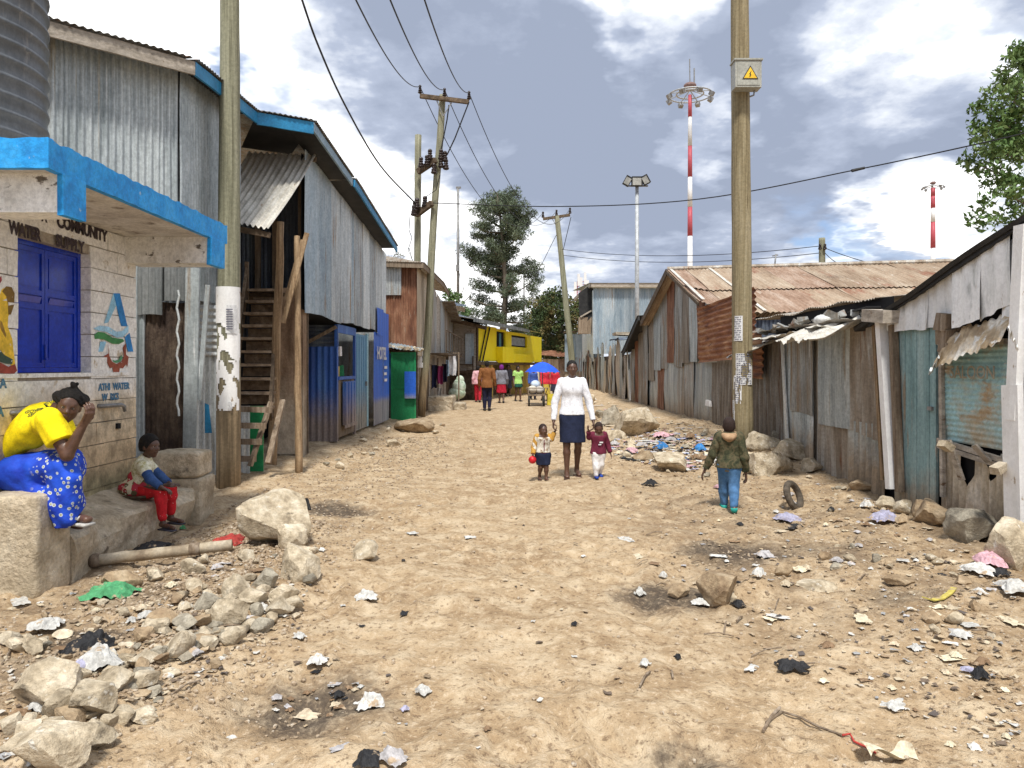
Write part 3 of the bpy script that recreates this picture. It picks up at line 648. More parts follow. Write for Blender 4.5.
roof_piece(E[2:5], (-4, 1.5, .8), 'tin_mixed', 'roof_sheet', L)
roof_piece(E[5:], (-4, .5, .8), 'tin_mixed', 'roof_sheet', L)
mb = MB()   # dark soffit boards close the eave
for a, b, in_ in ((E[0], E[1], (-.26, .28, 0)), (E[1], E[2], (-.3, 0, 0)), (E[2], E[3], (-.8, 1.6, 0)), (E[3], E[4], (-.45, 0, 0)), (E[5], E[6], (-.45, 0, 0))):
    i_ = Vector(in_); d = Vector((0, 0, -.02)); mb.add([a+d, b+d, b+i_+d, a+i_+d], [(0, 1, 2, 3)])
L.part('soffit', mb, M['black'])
# corrugated canopy over the stair
ca = [W(248, 152, 12.0), W(316, 155, 12.0), W(268, 229, 9.75), W(205, 216, 9.75)]
mb = MB(); nx = 90
for j in range(11):
    for i in range(nx+1):
        u = i/nx; v = j/10; p = (ca[0]*(1-u)+ca[1]*u)*(1-v)+(ca[3]*(1-u)+ca[2]*u)*v
        mb.v.append(tuple(p+Vector((0, 0, .018*math.sin(2*math.pi*u*11.5)-.05*math.sin(v*math.pi)))))
for j in range(10):
    for i in range(nx): a = j*(nx+1)+i; mb.f.append((a, a+1, a+nx+2, a+nx+1))
L.part('stair_canopy', mb, M['tin_awning'], smooth=True)
mb = MB(); mb.beam(ca[3]+Vector((0, .08, -.07)), ca[2]+Vector((0, .08, -.07)), .06, .07); L.part('canopy_rail', mb, M['wood_dark']); mb = MB(); mb.beam(ca[0]+Vector((0, 0, -.07)), ca[1]+Vector((0, 0, -.07)), .06, .07); L.part('canopy_rail', mb, M['wood_dark'])
# stair
M['wood_stair'] = mat('dusty stair wood', [(.15, .105, .07), (.25, .18, .12), (.36, .28, .2)], 10, (1, 1, 1), .85, 0, .4, 60)
sg = MB(); tr = []
for i in range(10):
    t = i/9; Y = 10.45+1.4*t; z = .97+1.78*t; xl = -3.90-.27*t; xr = -3.36-.40*t
    b = MB(); b.box(((xl+xr)/2, Y, z), (xr-xl, .26, .04), jit=.004, rng=rng); b.box(((xl+xr)/2, Y+.11, z-.10), (xr-xl-.02, .02, .13), jit=.004, rng=rng); tr.append(b)
for x0, x1 in ((-3.90, -4.27), (-3.36, -3.76)): sg.beam((x0, 10.35, .85), (x1, 11.95, 2.80), .045, .2)
stair = Thing('wooden_stair', 'steep dark wooden stair climbing to the upper floor', 'stair', (-3.7, 10.9, 0))
stair.part('stringer', sg, M['wood_dark'])
for b in tr: stair.part('tread', b, M['wood_stair'])
mb = MB(); mb.beam((-3.95, 10.5, 1.4), (-4.2, 11.8, 3.1), .04, .05); mb.beam((-3.93, 10.45, .95), (-3.95, 10.5, 1.5), .05, .05); mb.beam((-4.2, 11.8, 2.6), (-4.2, 11.8, 3.2), .05, .05); stair.part('handrail', mb, M['wood_old'])
# lower steps / gate in front of the stair
gt = Thing('wooden_gate', 'low brown timber gate of slanting posts and three rails', 'gate', (-3.65, 10.0, 0))
for (a, b, w_) in ((W(207, 462, 9.75), W(230, 375, 10.1), .05), (W(268, 463, 9.75), W(283, 400, 10.2), .07), (W(250, 466, 9.8), W(271, 402, 10.1), .07)):
    mb = MB(); mb.beam(a, b, w_, .04); gt.part('post', mb, M['wood_old'])
for py, a_, b_ in ((409, 238, 272), (425, 215, 266), (441, 210, 262), (458, 204, 256)):
    mb = MB(); mb.beam(W(a_, py, 9.85), W(b_, py+1, 9.85), .04, .075); gt.part('rail', mb, M['wood_old'])
M['tin_hang'] = mat('grimy hanging tin', [(.10, .11, .11), (.17, .18, .18), (.26, .27, .265)], 4, (1, 1, .2), .6, .2, .2, 60)
# lower front at the alley: rusty sheet, hanging tin, pale flashing, short sheets
mb = MB(); mb.sheet((-4.30, 8.35, 0), (1, 0.05, 0), (0, 0, 1), .62, lambda u: 2.28+.02*math.sin(u*9), .35, .05, .008, 12, .02, .01, 31); L.part('lower_sheet', mb, mat('dark crusted rust', [(.045, .03, .024), (.085, .058, .042), (.15, .11, .08)], 9, (1, 1, .5), .9, 0, 1.0, 40, bdist=.02), label='dark brown crusted rusty sheet', smooth=True)
mb = MB(); mb.sheet((-4.35, 8.30, 0), (1, 0, 0), (0, 0, 1), .46, 2.95, lambda u: 2.08+.05*math.sin(u*5), .076, .014, 5, .01, .005, 32); L.part('lower_sheet', mb, M['tin_hang'], smooth=True)
mb = MB(); mb.sheet((-3.93, 8.33, 0), (1, 0, 0), (0, 0, 1), .36, 2.95, 2.28, .076, .014, 5, .01, .005, 33); L.part('lower_sheet', mb, M['tin_hang'], smooth=True)
mb = MB(); mb.beam(W(190, 450, 8.25), W(193, 268, 8.25), .15, .03, (0, 1, 0)); mb.beam(W(199, 400, 8.28), W(208, 285, 8.28), .05, .025, (0, 1, 0)); L.part('flashing', mb, M['tin_silver'])
mb = MB(); mb.tube([W(178+1.2*math.sin(i*1.6), 290+i*6, 8.27) for i in range(22)], .012, 6); L.part('twisted_strip', mb, M['tin_pale'])
mb = MB(); a = W(196, 356, 9.55); mb.sheet(a, (0, 0, 1), (1, 0, -.02), .66, .42, 0, .085, .014, 5, .02, .01, 34); L.part('lower_sheet', mb, M['tin_pale'], label='short pale sheet laid sideways', smooth=True)
wall_sheets(L, (-4.15, 9.6), (-3.53, 9.6), .12, lambda u: 1.80, ['tin_pale'], .5, 35, name='lower_sheet', jit=.02, ragged=.02, back=False)
wall_sheets(L, (-4.15, 9.66), (-3.53, 9.66), 1.8, 2.9, ['tin_mixed'], .5, 36, name='lower_sheet', jit=.02, back=False)
mb = MB(); mb.span(-3.62, -3.58, 9.58, 9.62, .2, 2.4); mb.span(-4.2, -3.56, 9.72, 9.78, .2, 2.9); L.part('stud', mb, M['wood_dark'])
mb = MB(); mb.prism([(0, 0), (.09, 0), (.05, .36), (0, .38)], W(205, 433, 9.5), (1, 0, 0), (0, 0, 1), .01); L.part('torn_flap', mb, M['blue_fascia'])
# behind the stair: pale fence and a green board, brown wall beside
wall_sheets(L, (-3.95, 10.25), (-3.6, 10.25), .05, 1.0, ['tin_pale'], .3, 37, name='lower_sheet', jit=.03, back=False)
mb = MB(); mb.span(-3.6, -3.42, 10.24, 10.26, .1, 1.0); L.part('green_board', mb, M['green'])
mb = MB(); mb.surf(20, 30, lambda s, t: (-3.76+.42*s, 11.9+.02*mnoise.noise(Vector((s*4, t*6, 1))), .15+2.65*t)); mb.surf(4, 10, lambda s, t: (-3.34, 11.9+.25*s, .0+2.45*t)); L.part('mud_wall', mb, mat('brown mud and board wall', [(.17, .105, .065), (.27, .18, .115), (.36, .26, .18)], 4, (1, 1, .4), .9, 0, .8, 30, zl=[((.42, .36, .28), .5, 1.6, .9)]), smooth=True)
mb = MB(); mb.span(-3.39, -3.33, 12.12, 12.2, .0, 2.45); L.part('stud', mb, M['wood_dark'])
# lower shop front under the overhang
wall_sheets(L, (-3.95, 14.3), (-3.36, 14.3), .1, lambda u: 1.92, ['blue_tin'], .6, 41, name='shop_sheet', jit=.01, pitch=.12, amp=.02, back=False)
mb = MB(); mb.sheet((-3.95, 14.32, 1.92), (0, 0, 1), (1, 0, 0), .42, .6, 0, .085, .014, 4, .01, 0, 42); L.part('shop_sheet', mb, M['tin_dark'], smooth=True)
mb = MB(); mb.beam((-3.95, 14.25, 1.98), (-3.36, 14.25, 2.3), .05, .06); L.part('brace', mb, M['wood_old'])
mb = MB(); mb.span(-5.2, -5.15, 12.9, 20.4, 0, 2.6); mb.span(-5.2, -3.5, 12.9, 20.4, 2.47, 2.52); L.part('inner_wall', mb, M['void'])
XS = -3.36
mb = MB(); mb.span(XS-.05, XS, 14.3, 14.42, .1, 2.35); mb.span(XS-.05, XS, 15.95, 16.05, .1, 2.35); mb.span(XS-.05, XS, 14.42, 15.95, 2.2, 2.36); mb.span(XS-.06, XS+.02, 14.42, 15.95, 1.28, 1.34); L.part('shop_frame', mb, M['blue_tin'])
mb = MB(); mb.span(XS-.05, XS-.02, 14.42, 15.95, .15, 1.28); L.part('shop_counter', mb, M['wood_old'])
mb = MB(); mb.span(XS+.02, XS+.07, 14.7, 15.7, .38, 1.24); mb.span(XS+.07, XS+.085, 14.66, 15.74, .32, .38)
for i in range(4): mb.span(XS+.07, XS+.085, 14.72+i*.27, 14.76+i*.27, .4, 1.22)
L.part('hatch_flap', mb, M['blue_tin'])
goods = [((.5, .05, .05), .3), ((.05, .12, .5), .25), ((.7, .7, .68), .22), ((.6, .1, .25), .25), ((.75, .5, .1), .2), ((.8, .8, .8), .2), ((.05, .3, .12), .22)]
for i in range(14):
    c_, s_ = goods[i % 7]; mb = MB(); mb.box((XS-.25-.12*(i % 2), 14.6+.2*(i % 7), 1.36+.42*(i//7)+s_/2-.02), (.06, .13, s_), jit=.008, rng=rng)
    solo('sachet_pack', mb, mat('pack %d' % (i % 7), [c_], 20, rough=.5, bump=0), 'small bright packet hanging in the blue shop hatch', 'packet', (XS-.3, 14.6+.2*(i % 7), 1.3+.42*(i//7)), group='packets in the shop hatch')
mb = MB(); mb.span(XS-.04, XS, 16.05, 17.25, .15, 2.25)
for i in range(5): mb.span(XS, XS+.012, 16.1+i*.25, 16.13+i*.25, .18, 2.2)
dr = L.part('shop_door', mb, mat('pale blue door', [(.09, .22, .36), (.15, .30, .44)], 5, ST, .6, 0, .2, 40, zl=[((.3, .26, .2), .3, 1.2, .5)])); mb = MB(); mb.span(XS+.012, XS+.05, 17.0, 17.06, 1.1, 1.2); L.part('latch', mb, M['steel'], parent=dr)
mb = MB(); mb.span(XS-.04, XS+.01, 17.25, 17.4, .15, 2.3); L.part('door_jamb', mb, mat('pale cyan board', [(.3, .5, .58), (.4, .58, .62)], 5))
mb = MB(); mb.sheet((XS+.13, 17.4, 0), (0, 1, 0), (0, 0, 1), 1.25, 2.35, .15, .4, .004, 5, .01, .005, 43); sg1 = L.part('sign_sheet', mb, M['blue_flat'], smooth=True)
mb = MB(); mb.sheet((XS+.13, 18.66, 0), (0, 1, 0), (0, 0, 1), .9, 2.9, .15, .4, .004, 5, .01, .005, 44); mb.sheet((XS+.145, 17.75, 0), (0, 1, 0), (0, 0, 1), .9, 2.95, 2.3, .4, .004, 3, .01, .01, 45); L.part('sign_sheet', mb, M['blue_flat'], smooth=True)
text('HOTEL', .42, (XS+.16, 18.35, 1.72), (0, 1, 0), (0, 0, 1), M['white_paint'], sg1, L.loc, bold=.012)
mb = MB()
for (y_, z_) in ((18.9, 1.48), (18.85, 1.32), (18.9, 1.16)): mb.span(XS+.15, XS+.16, y_-.18, y_+.2, z_, z_+.07)
L.part('painted_lines', mb, M['white_paint'], parent=sg1)
# two peeled poles and a leaning plank before the stair
for (a, b, r0, r1, lab) in ((W(272, 471, 11.0), W(281, 222, 11.0), .07, .055, 'rough brown support pole standing right of the wooden stair'), (W(299, 475, 10.65), W(297, 236, 10.9), .055, .04, 'thinner peeled support pole standing before the brown mud wall')):
    pts = [a+(b-a)*(i/14)+Vector((.018*mnoise.noise(Vector((i*.5, a.x, 0))), .02*mnoise.noise(Vector((0, i*.5, a.x))), 0)) for i in range(15)]; pts[0].z = gz(a.x, a.y)-.15
    mb = MB(); mb.tube(pts, [r0+(r1-r0)*i/14 for i in range(15)], 10, wob=.06, seed=3)
    solo('support_pole', mb, M['wood_pole'], lab, 'pole', (a.x, a.y, 0), smooth=True)
for (a, b) in ((W(283, 323, 10.6), W(307, 233, 10.75)), (W(286, 300, 10.8), W(303, 240, 10.9))):
    mb = MB(); mb.beam(a, b, .065, .03, (0, 1, 0)); L.part('cross_brace', mb, M['wood_pole'])
# ------------------------------------------------------------------ farther left: green gate, rusty house, brown shack, yellow house
G = Thing('green_gate', 'green painted sheet metal gate standing open beside the shop sign', 'gate', (-3.0, 20.6, 0))
mb = MB(); mb.span(-3.33, -2.66, 20.58, 20.61, .04, 1.92)
leaf = G.part('gate_leaf', mb, M['green'])
mb = MB()
for (a, b, c, d) in ((-3.34, -3.29, .02, 1.94), (-2.70, -2.65, .02, 1.94)): mb.span(a, b, 20.55, 20.58, c, d)
for z_ in (.04, .95, 1.9): mb.span(-3.29, -2.70, 20.55, 20.578, z_-.02, z_+.03)
for i in range(5): mb.beam((-3.28+.12*i, 20.57, 1.0+.1), (-3.16+.12*i, 20.57, 1.75), .012, .012)
G.part('gate_frame', mb, M['green'])
mb = MB(); mb.span(-2.86, -2.76, 20.5, 20.55, 1.02, 1.16); G.part('lock_box', mb, M['steel'])
mb = MB(); mb.span(-3.52, -3.34, 20.7, 20.75, .0, 1.9); G.part('gate_post', mb, M['blue_tin'])
wk = Thing('tin_lean_to', 'low shed roof of tin scraps weighed down with rubble above the green gate', 'lean-to', (-3.1, 21.2, 0))
mb = MB(); mb.sheet((-3.6, 20.4, 2.08), (1, 0, -.12), (0, 1, .12), 1.1, 1.2, 0, .1, .012, 4, .03, .02, 51); wk.part('roof_sheet', mb, M['tin_blue'])
mb = MB(); mb.span(-3.6, -3.5, 20.75, 21.5, 0, 2.0); mb.span(-3.5, -2.72, 21.42, 21.5, 0, 2.0); wk.part('side_wall', mb, M['wood_dark'])
rng = random.Random(5); mb = MB()
for i in range(34): x = rng.uniform(-3.55, -2.55); mb.box((x, rng.uniform(20.4, 21.0), 2.06-.12*(x+3.6)+.06), (rng.uniform(.04, .14), rng.uniform(.04, .12), rng.uniform(.02, .08)), rz=rng.random()*3, ry=rng.random(), jit=.015, rng=rng)
wk.part('rubble_weights', mb, M['concrete'])

Rh = Thing('rusty_house', 'house of rusted red sheets and grey boards behind the double pole', 'house', (-3.4, 26, 0))
wall_sheets(Rh, (-4.7, 21.6), (-2.76, 21.6), 1.4, lambda u: 4.45-.03*u, ['tin_rust'], .75, 52, jit=.02, name='wall_sheet')
mb = MB(); mb.sheet((-3.68, 21.52, 3.6), (1, 0, 0), (0, 0, 1), .48, .8, 0, .076, .009, 4, .01, .005, 53); Rh.part('wall_sheet', mb, M['tin_grey'], smooth=True)
boards = ['tin_mixed', 'board_grey', 'tin_grey', 'tin_brown']
bmat2 = mat('buff boards', [(.28, .22, .15), (.42, .35, .26), (.50, .44, .35)], 4, ST, .85, 0, .4, 50)
wall_sheets(Rh, (-2.76, 21.6), (-2.72, 24.4), lambda u: 1.9, lambda u: 4.42+.02*u, [bmat2], .9, 54, jit=.05, name='wall_board', amp=.003, pitch=.3)
wall_sheets(Rh, (-2.72, 24.4), (-2.66, 34.5), lambda u: 1.9+.01*u, lambda u: 4.35-.075*u if u < 5 else 3.95-.09*(u-5), boards, .8, 55, jit=.1, name='wall_board', amp=.004, pitch=.25, ragged=.02)
wall_sheets(Rh, (-2.9, 21.7), (-2.85, 34.5), lambda u: 0, lambda u: 2.0, ['wood_dark', 'tin_brown', 'board_grey'], .8, 56, jit=.0, name='lower_board', amp=.004, pitch=.25, ragged=.02)
E2 = [Vector((-4.8, 21.3, 4.55)), Vector((-2.55, 21.3, 4.48)), Vector((-2.5, 27, 4.55)), Vector((-2.5, 29.4, 4.42))]
roof_piece(E2, (-3, 1.5, .7), 'tin_brown', 'roof_sheet', Rh)
mb = MB()
for a, b in zip(E2, E2[1:]): mb.beam(a-Vector((0, 0, .06)), b-Vector((0, 0, .06)), .04, .14)
Rh.part('roof_edge', mb, M['wood_old'])
mb = MB(); mb.sheet((-2.9, 28.5, 4.1), (0, 1, -.12), (1, 0, -.15), 6, .7, 0, .1, .012, 3, .05, .04, 57); Rh.part('low_roof', mb, M['tin_brown'])
mb = MB()
for i in range(8): mb.tube([(-2.2, 25+i*1.1, 2.0), (-2.2, 25+i*1.1, 2.75)], .015, 5)
mb.tube([(-2.2, 25, 2.75), (-2.2, 32.7, 2.75)], .02, 5); mb.tube([(-2.2, 25, 2.05), (-2.2, 32.7, 2.05)], .02, 5)
mb.span(-2.72, -2.15, 25, 32.7, 1.93, 1.99); Rh.part('balcony', mb, M['wood_dark'])
# stone platform below it
sp = Thing('stone_platform', 'rough stone platform with a broken step below the hanging clothes', 'platform', (-2.5, 26.3, 0))
sp.part('block', rough_block(-3.0, -2.05, 25.6, 27.4, -.1, .5, 9, .06, .06, 12), M['concrete'])
sp.part('block', rough_block(-2.1, -1.65, 26.2, 27.2, -.1, .25, 10, .06, .06, 8), M['concrete'])
# clothes on a line
hl = Thing('clothes_rail', 'thin rail under the balcony that the clothes hang from', 'clothes rail', (-2.4, 26.8, 0))
mb = MB(); mb.tube([(-2.95, 26.2, 2.0), (-1.95, 27.3, 2.02)], .012, 5); mb.tube([(-1.95, 27.3, 0.2), (-1.95, 27.3, 2.05)], .03, 6); hl.part('rail', mb, M['wood_old'])
def cloth(px0, px1, py0, py1, Y, col, lab, nm='hanging_garment', cat='garment', seed=0, grp='clothes hanging outside the rusty house'):
    a = W(px0, py0, Y); b = W(px1, py1, Y); w_ = b.x-a.x; h_ = a.z-b.z; mb = MB()
    def fn(u, v, off=0): return (a.x+w_*(u+.06*math.sin(v*5+seed)*(1-u*0)), Y+.06*math.sin(u*9+seed)+.04*mnoise.noise(Vector((u*3, v*3, seed)))+off, a.z-h_*v*(1-.12*mnoise.noise(Vector((u*4, seed, 0)))))
    mb.surf(12, 10, lambda u, v: fn(u, v)); mb.surf(12, 10, lambda u, v: fn(1-u, v, .05))
    return solo(nm, mb, mat('cloth %s' % (col,), [col], 8, rough=.9, bump=.2), lab, cat, (a.x, Y, b.z), group=grp, smooth=True)
cloth(429, 437, 365, 388, 26.6, (.02, .025, .07), 'dark navy jacket hanging outside the rusty house', seed=1)
cloth(437, 443, 366, 384, 26.8, (.35, .05, .16), 'magenta top hanging among dark clothes', seed=2)
cloth(442, 447, 364, 382, 27.0, (.02, .02, .045), 'narrow black garment hanging next to the magenta top', seed=3)
cloth(446, 449, 360, 376, 27.1, (.45, .6, .75), 'pale blue strip of cloth hanging by the white shirt', seed=4)
cloth(449, 456, 356, 375, 27.2, (.78, .78, .8), 'white shirt hanging at the end of the rail', seed=5)
cloth(426, 431, 364, 402, 26.2, (.62, .52, .38), 'long cream cloth hanging beside the double pole', seed=6)
cloth(437, 441, 388, 396, 26.7, (.6, .55, .5), 'small pale cloth hanging low under the dark clothes', seed=7)
sk = MB(); sk.ball(W(459, 387, 28), .26, 12, 8, (1, .9, 1.25)); sk.ball(W(460, 380, 28), .16, 10, 6, (1, .9, 1.1)); sk.ball(W(457, 393, 28), .3, 12, 8, (1.1, .9, .8))
solo('cloth_bundle', sk, mat('pale green patterned cloth', [(.15, .25, .16), (.55, .65, .5), (.7, .75, .66)], 8, rough=.9), 'bundle of pale green patterned cloth heaped on the roadside', 'bundle', (-2, 28, 0), smooth=True)

Bs = Thing('brown_shack', 'dark timber shack with ragged roofs left of the yellow house', 'shack', (-2.2, 34.5, 0))
wall_sheets(Bs, (-3.2, 33.6), (-1.63, 33.6), 1.35, 3.6, ['wood_old', 'board_grey', bmat2], .6, 61, name='wall_board', amp=.003, pitch=.3)
wall_sheets(Bs, (-3.0, 34.0), (-1.7, 34.0), 0, 1.9, ['wood_dark'], .6, 62, name='lower_board', amp=.003, pitch=.3)
mb = MB()
for i in range(5): mb.span(-2.4, -1.75, 33.3, 33.4, .3+i*.32, .36+i*.32)
mb.span(-2.42, -2.36, 33.3, 33.4, 0, 2); mb.span(-1.78, -1.72, 33.3, 33.4, 0, 2); Bs.part('slat_rack', mb, M['wood_dark'])
for (a, b, c, d, z0, z1, s) in ((-3.1, -1.1, 32.6, 34.6, 3.75, 3.3, 63), (-3.1, -2.0, 31.8, 33.4, 4.25, 4.05, 64), (-1.9, -1.2, 32.6, 34.0, 3.55, 3.2, 66)):
    mb = MB(); mb.sheet((a, c, z0), (b-a, 0, z1-z0), (0, 1, .15), math.hypot(b-a, z1-z0), d-c, 0, .1, .012, 3, .05, .05, s); Bs.part('roof_sheet', mb, M['tin_dark'])
mb = MB(); mb.beam((-3.1, 32.55, 3.66), (-1.1, 32.55, 3.2), .08, .16); mb.beam((-3.1, 31.8, 4.15), (-2.0, 31.8, 3.95), .06, .2); Bs.part('eave_board', mb, M['wood_dark'])
mb = MB(); mb.span(-2.1, -1.72, 33.5, 33.56, 1.6, 3.0); Bs.part('hanging_sheet', mb, M['tin_blue'])

Yh = Thing('yellow_house', 'bright yellow two storey house at the end of the street', 'house', (0, 40, 0))
YA = Vector((-1.62, 34.0, 0)); YB = Vector((1.78, 45.5, 0)); U_ = (YB-YA).normalized(); N_ = U_.cross(Vector((0, 0, 1))); LY = (YB-YA).length
def yw(px, py, out=0.0):
    # point of the yellow facade behind a picture position: intersect with its plane
    d = Vector(((px-512)/F, 1, (HY-py)/F)); o = Vector((0, 0, CH)); A_ = YA+N_*out; t = (A_-o).dot(N_)/d.dot(N_); return o+d*t
def ybox(T, nm, px0, px1, z0, z1, out0, out1, m, parent=None):
    a = yw(px0, 350); b = yw(px1, 350); a.z = b.z = 0; mb = MB(); vs_ = []
    for zz_ in (z0, z1):
        for (p, o_) in ((a, out0), (b, out0), (b, out1), (a, out1)): q = p+N_*o_; vs_.append((q.x, q.y, zz_))
    mb.add(vs_, [(0, 3, 2, 1), (4, 5, 6, 7), (0, 1, 5, 4), (1, 2, 6, 5), (2, 3, 7, 6), (3, 0, 4, 7)])
    return T.part(nm, mb, M[m] if isinstance(m, str) else m, parent=parent)
def zy(px, py): return yw(px, py).z
for (a, b, z0, z1) in ((477, 496.5, 1.78, 3.45), (505.5, 511.5, 1.78, 3.35), (527, 541.5, 1.78, 3.3), (496.5, 505.5, 1.78, 2.43), (511.5, 527, 1.78, 2.58), (496.5, 505.5, 3.28, 3.4), (511.5, 527, 3.2, 3.35)):
    ybox(Yh, 'upper_wall', a, b, z0, z1, -.15, 0, 'yellow')
ybox(Yh, 'balcony_wall', 496, 507.5, 1.72, 2.5, .01, .35, 'yellow'); ybox(Yh, 'balcony_wall', 507.5, 529, 1.75, 2.2, .01, .22, 'yellow')
w1 = ybox(Yh, 'window', 496.5, 505.5, 2.43, 3.28, -.14, -.1, 'void'); ybox(Yh, 'curtain', 500.5, 502.5, 2.45, 3.2, -.1, -.07, mat('blue curtain', [(.1, .25, .35)], 5), parent=w1)
w2 = ybox(Yh, 'window', 511.5, 527, 2.58, 3.2, -.14, -.1, 'void'); ybox(Yh, 'pane', 512.3, 526, 2.66, 3.1, -.1, -.07, mat('dusty pane', [(.30, .32, .34)], 5, rough=.2), parent=w2)
yr = MB(); a = yw(474, 350, .9); b = yw(545, 350, .9)
nx = 80
for j in range(3):
    for i in range(nx+1):
        p = a.lerp(b, i/nx)-N_*(j*2.0); yr.v.append((p.x, p.y, 3.52-.11*i/nx+j*.35+.015*math.sin(i*2.2)))
for j in range(2):
    for i in range(nx): q = j*(nx+1)+i; yr.f.append((q, q+1, q+nx+2, q+nx+1))
Yh.part('roof', yr, M['tin_grey'])
g2 = MB(); a2 = yw(527, 350, .95)
for j in range(2):
    for i in range(13): p = a2.lerp(b+N_*.05, i/12)-N_*(j*1.6); g2.v.append((p.x, p.y, 3.47-.03*i/12+j*.32))
for i in range(12): g2.f.append((i, i+1, i+14, i+13))
Yh.part('green_roof_sheet', g2, mat('green roof', [(.10, .28, .10), (.14, .34, .14)], 5))
mb = MB(); a = yw(474, 350, .92); b = yw(529, 350, .92); a.z = 3.47; b.z = 3.39; mb.beam(a, b, .05, .16); Yh.part('roof_edge', mb, M['tin_hang'])
ybox(Yh, 'floor_beam', 476, 542, 1.6, 1.76, -.4, .1, 'wood_dark')
ybox(Yh, 'lower_wall', 478, 531, 0, 1.62, -1.2, -1.1, 'wood_dark')
for (a, b) in ((478, 480), (493, 495), (521, 525), (528.5, 532)): ybox(Yh, 'column', a, b, 0, 1.62, -.6, -.1, mat('ochre plaster', [(.5, .36, .1), (.6, .44, .14)], 4))
ybox(Yh, 'lower_wall', 524.5, 529, 0, 1.2, -.5, -.4, mat('ochre plaster', [(.5, .36, .1)], 4))
for (p0, p1) in ((486.5, 479.5), (490, 482.5)):
    mb = MB(); a = yw(p0, 327, .06); b = yw(p1, 362, .06); mb.tube([a, b], .035, 6); Yh.part('drain_pipe', mb, M['black'])
mb = MB(); mb.tube([yw(477, 400, .1), yw(477, 322, .1)], .08, 6); Yh.part('corner_post', mb, M['wood_dark'])
# rough stuff to the right of it, up to the fence
mh = Thing('mud_shack', 'low mud and timber shack under the bushy tree beyond the umbrella', 'shack', (3.0, 50, 0))
wall_sheets(mh, (1.8, 50), (4.2, 48), 0, 2.0, ['tin_brown', bmat2, 'mud'], .6, 67, name='wall_board', amp=.003, pitch=.3)
mb = MB(); mb.sheet((1.6, 49.2, 2.3), (1, -.6, -.1), (0, 1, .2), 3, 2, 0, .1, .012, 3, .05, .05, 68); mh.part('roof_sheet', mb, M['tin_rust'])

# umbrella, cart
um = Thing('market_umbrella', 'open bright blue umbrella shading the roadside cart', 'umbrella', (1.2, 30, 0))
mb = MB(); C_ = W(542.5, 362, 30); n = 48
for j in range(9):
    for i in range(n):
        a = 2*math.pi*i/n; t = j/8; sc_ = 1-.07*abs(math.sin(a*4))*t
        mb.v.append((C_.x+.72*t*sc_*math.cos(a), C_.y+.72*t*sc_*math.sin(a), C_.z-.42*t**1.7-.0+.03*abs(math.sin(a*4))*t))
for j in range(8):
    for i in range(n): i2 = (i+1) % n; mb.f.append((j*n+i, (j+1)*n+i, (j+1)*n+i2, j*n+i2))
um.part('canopy', mb, mat('umbrella blue', [(.01, .07, .60), (.015, .10, .72)], 3, rough=.6, bump=0), smooth=True)
mb = MB(); mb.tube([(C_.x, C_.y, gz(C_.x, C_.y)-.1), C_], .02, 6); mb.ball(C_+Vector((0, 0, .03)), .03); um.part('pole', mb, M['steel'])
for i in range(8):
    a = math.pi/8+math.pi*i/4; mb = MB(); mb.tube([C_-Vector((0, 0, .02)), C_+Vector((.7*math.cos(a), .7*math.sin(a), -.41))], .006, 4); um.part('rib', mb, M['steel'])
ct = Thing('handcart', 'small roadside handcart with pale sacks under the blue umbrella', 'handcart', (.98, 29.2, 0))
cz = gz(.98, 29.2)
mb = MB(); mb.span(.62, 1.28, 28.8, 29.7, cz+.42, cz+.48); mb.span(.62, .65, 28.8, 29.7, cz+.48, cz+.7); mb.span(1.25, 1.28, 28.8, 29.7, cz+.48, cz+.7); ct.part('deck', mb, M['wood_old'])
for x_ in (.66, 1.24):
    mb = MB(); mb.tube([(x_-.03, 28.95, cz+.24), (x_+.03, 28.95, cz+.24)], .24, 16); w_ = ct.part('wheel', mb, M['black']); mb = MB(); mb.tube([(x_-.04, 28.95, cz+.24), (x_+.04, 28.95, cz+.24)], .06, 8); ct.part('hub', mb, M['steel'], parent=w_)
mb = MB(); mb.tube([(.62, 28.8, cz+.45), (.55, 28.1, cz+.75)], .02, 6); mb.tube([(1.28, 28.8, cz+.45), (1.35, 28.1, cz+.75)], .02, 6); mb.tube([(.55, 28.1, cz+.75), (1.35, 28.1, cz+.75)], .02, 6); ct.part('handle', mb, M['wood_old'])
for i, (x_, y_, z_, c_, lab) in enumerate(((.8, 29.1, .66, (.55, .5, .42), 'pale sack on the left of the handcart'), (1.08, 29.2, .64, (.45, .42, .38), 'greyish sack on the right of the handcart'), (.92, 29.4, .86, (.5, .6, .75), 'light blue bag on top of the handcart sacks'))):
    mb = MB(); mb.ball((x_, y_, cz+z_), .19, 12, 8, (1, 1.1, .85)); solo('sack', mb, mat('sack %d' % i, [c_], 6, rough=.9), lab, 'sack', (x_, y_, cz+z_), smooth=True)
yc = MB(); yc.box((1.62, 29.8, gz(1.6, 29.8)+.22), (.42, .4, .44), jit=.02); solo('jerrycan_crate', yc, mat('yellow plastic', [(.6, .5, .05)], 5, rough=.5), 'yellow plastic crate standing right of the handcart', 'crate', (1.62, 29.8, 0))
# ------------------------------------------------------------------ right side of the street, near to far; wall plane about x = 4.3
def zr(u_y): return gz(4.3, u_y)-.03
# nearest: whitewashed shack with teal door and shutter
A = Thing('whitewashed_shack', 'whitewashed tin shack with teal door and shutter, nearest on its side', 'shack', (4.6, 7.2, 0))
XR = 4.30
def wy2(px, py, X=XR):
    Y = X*F/(px-512); return Vector((X, Y, CH+(HY-py)/F*Y))
def rtop(Y): # underside of the sloping roof
    return 2.83-(Y-6.04)*.263-.09
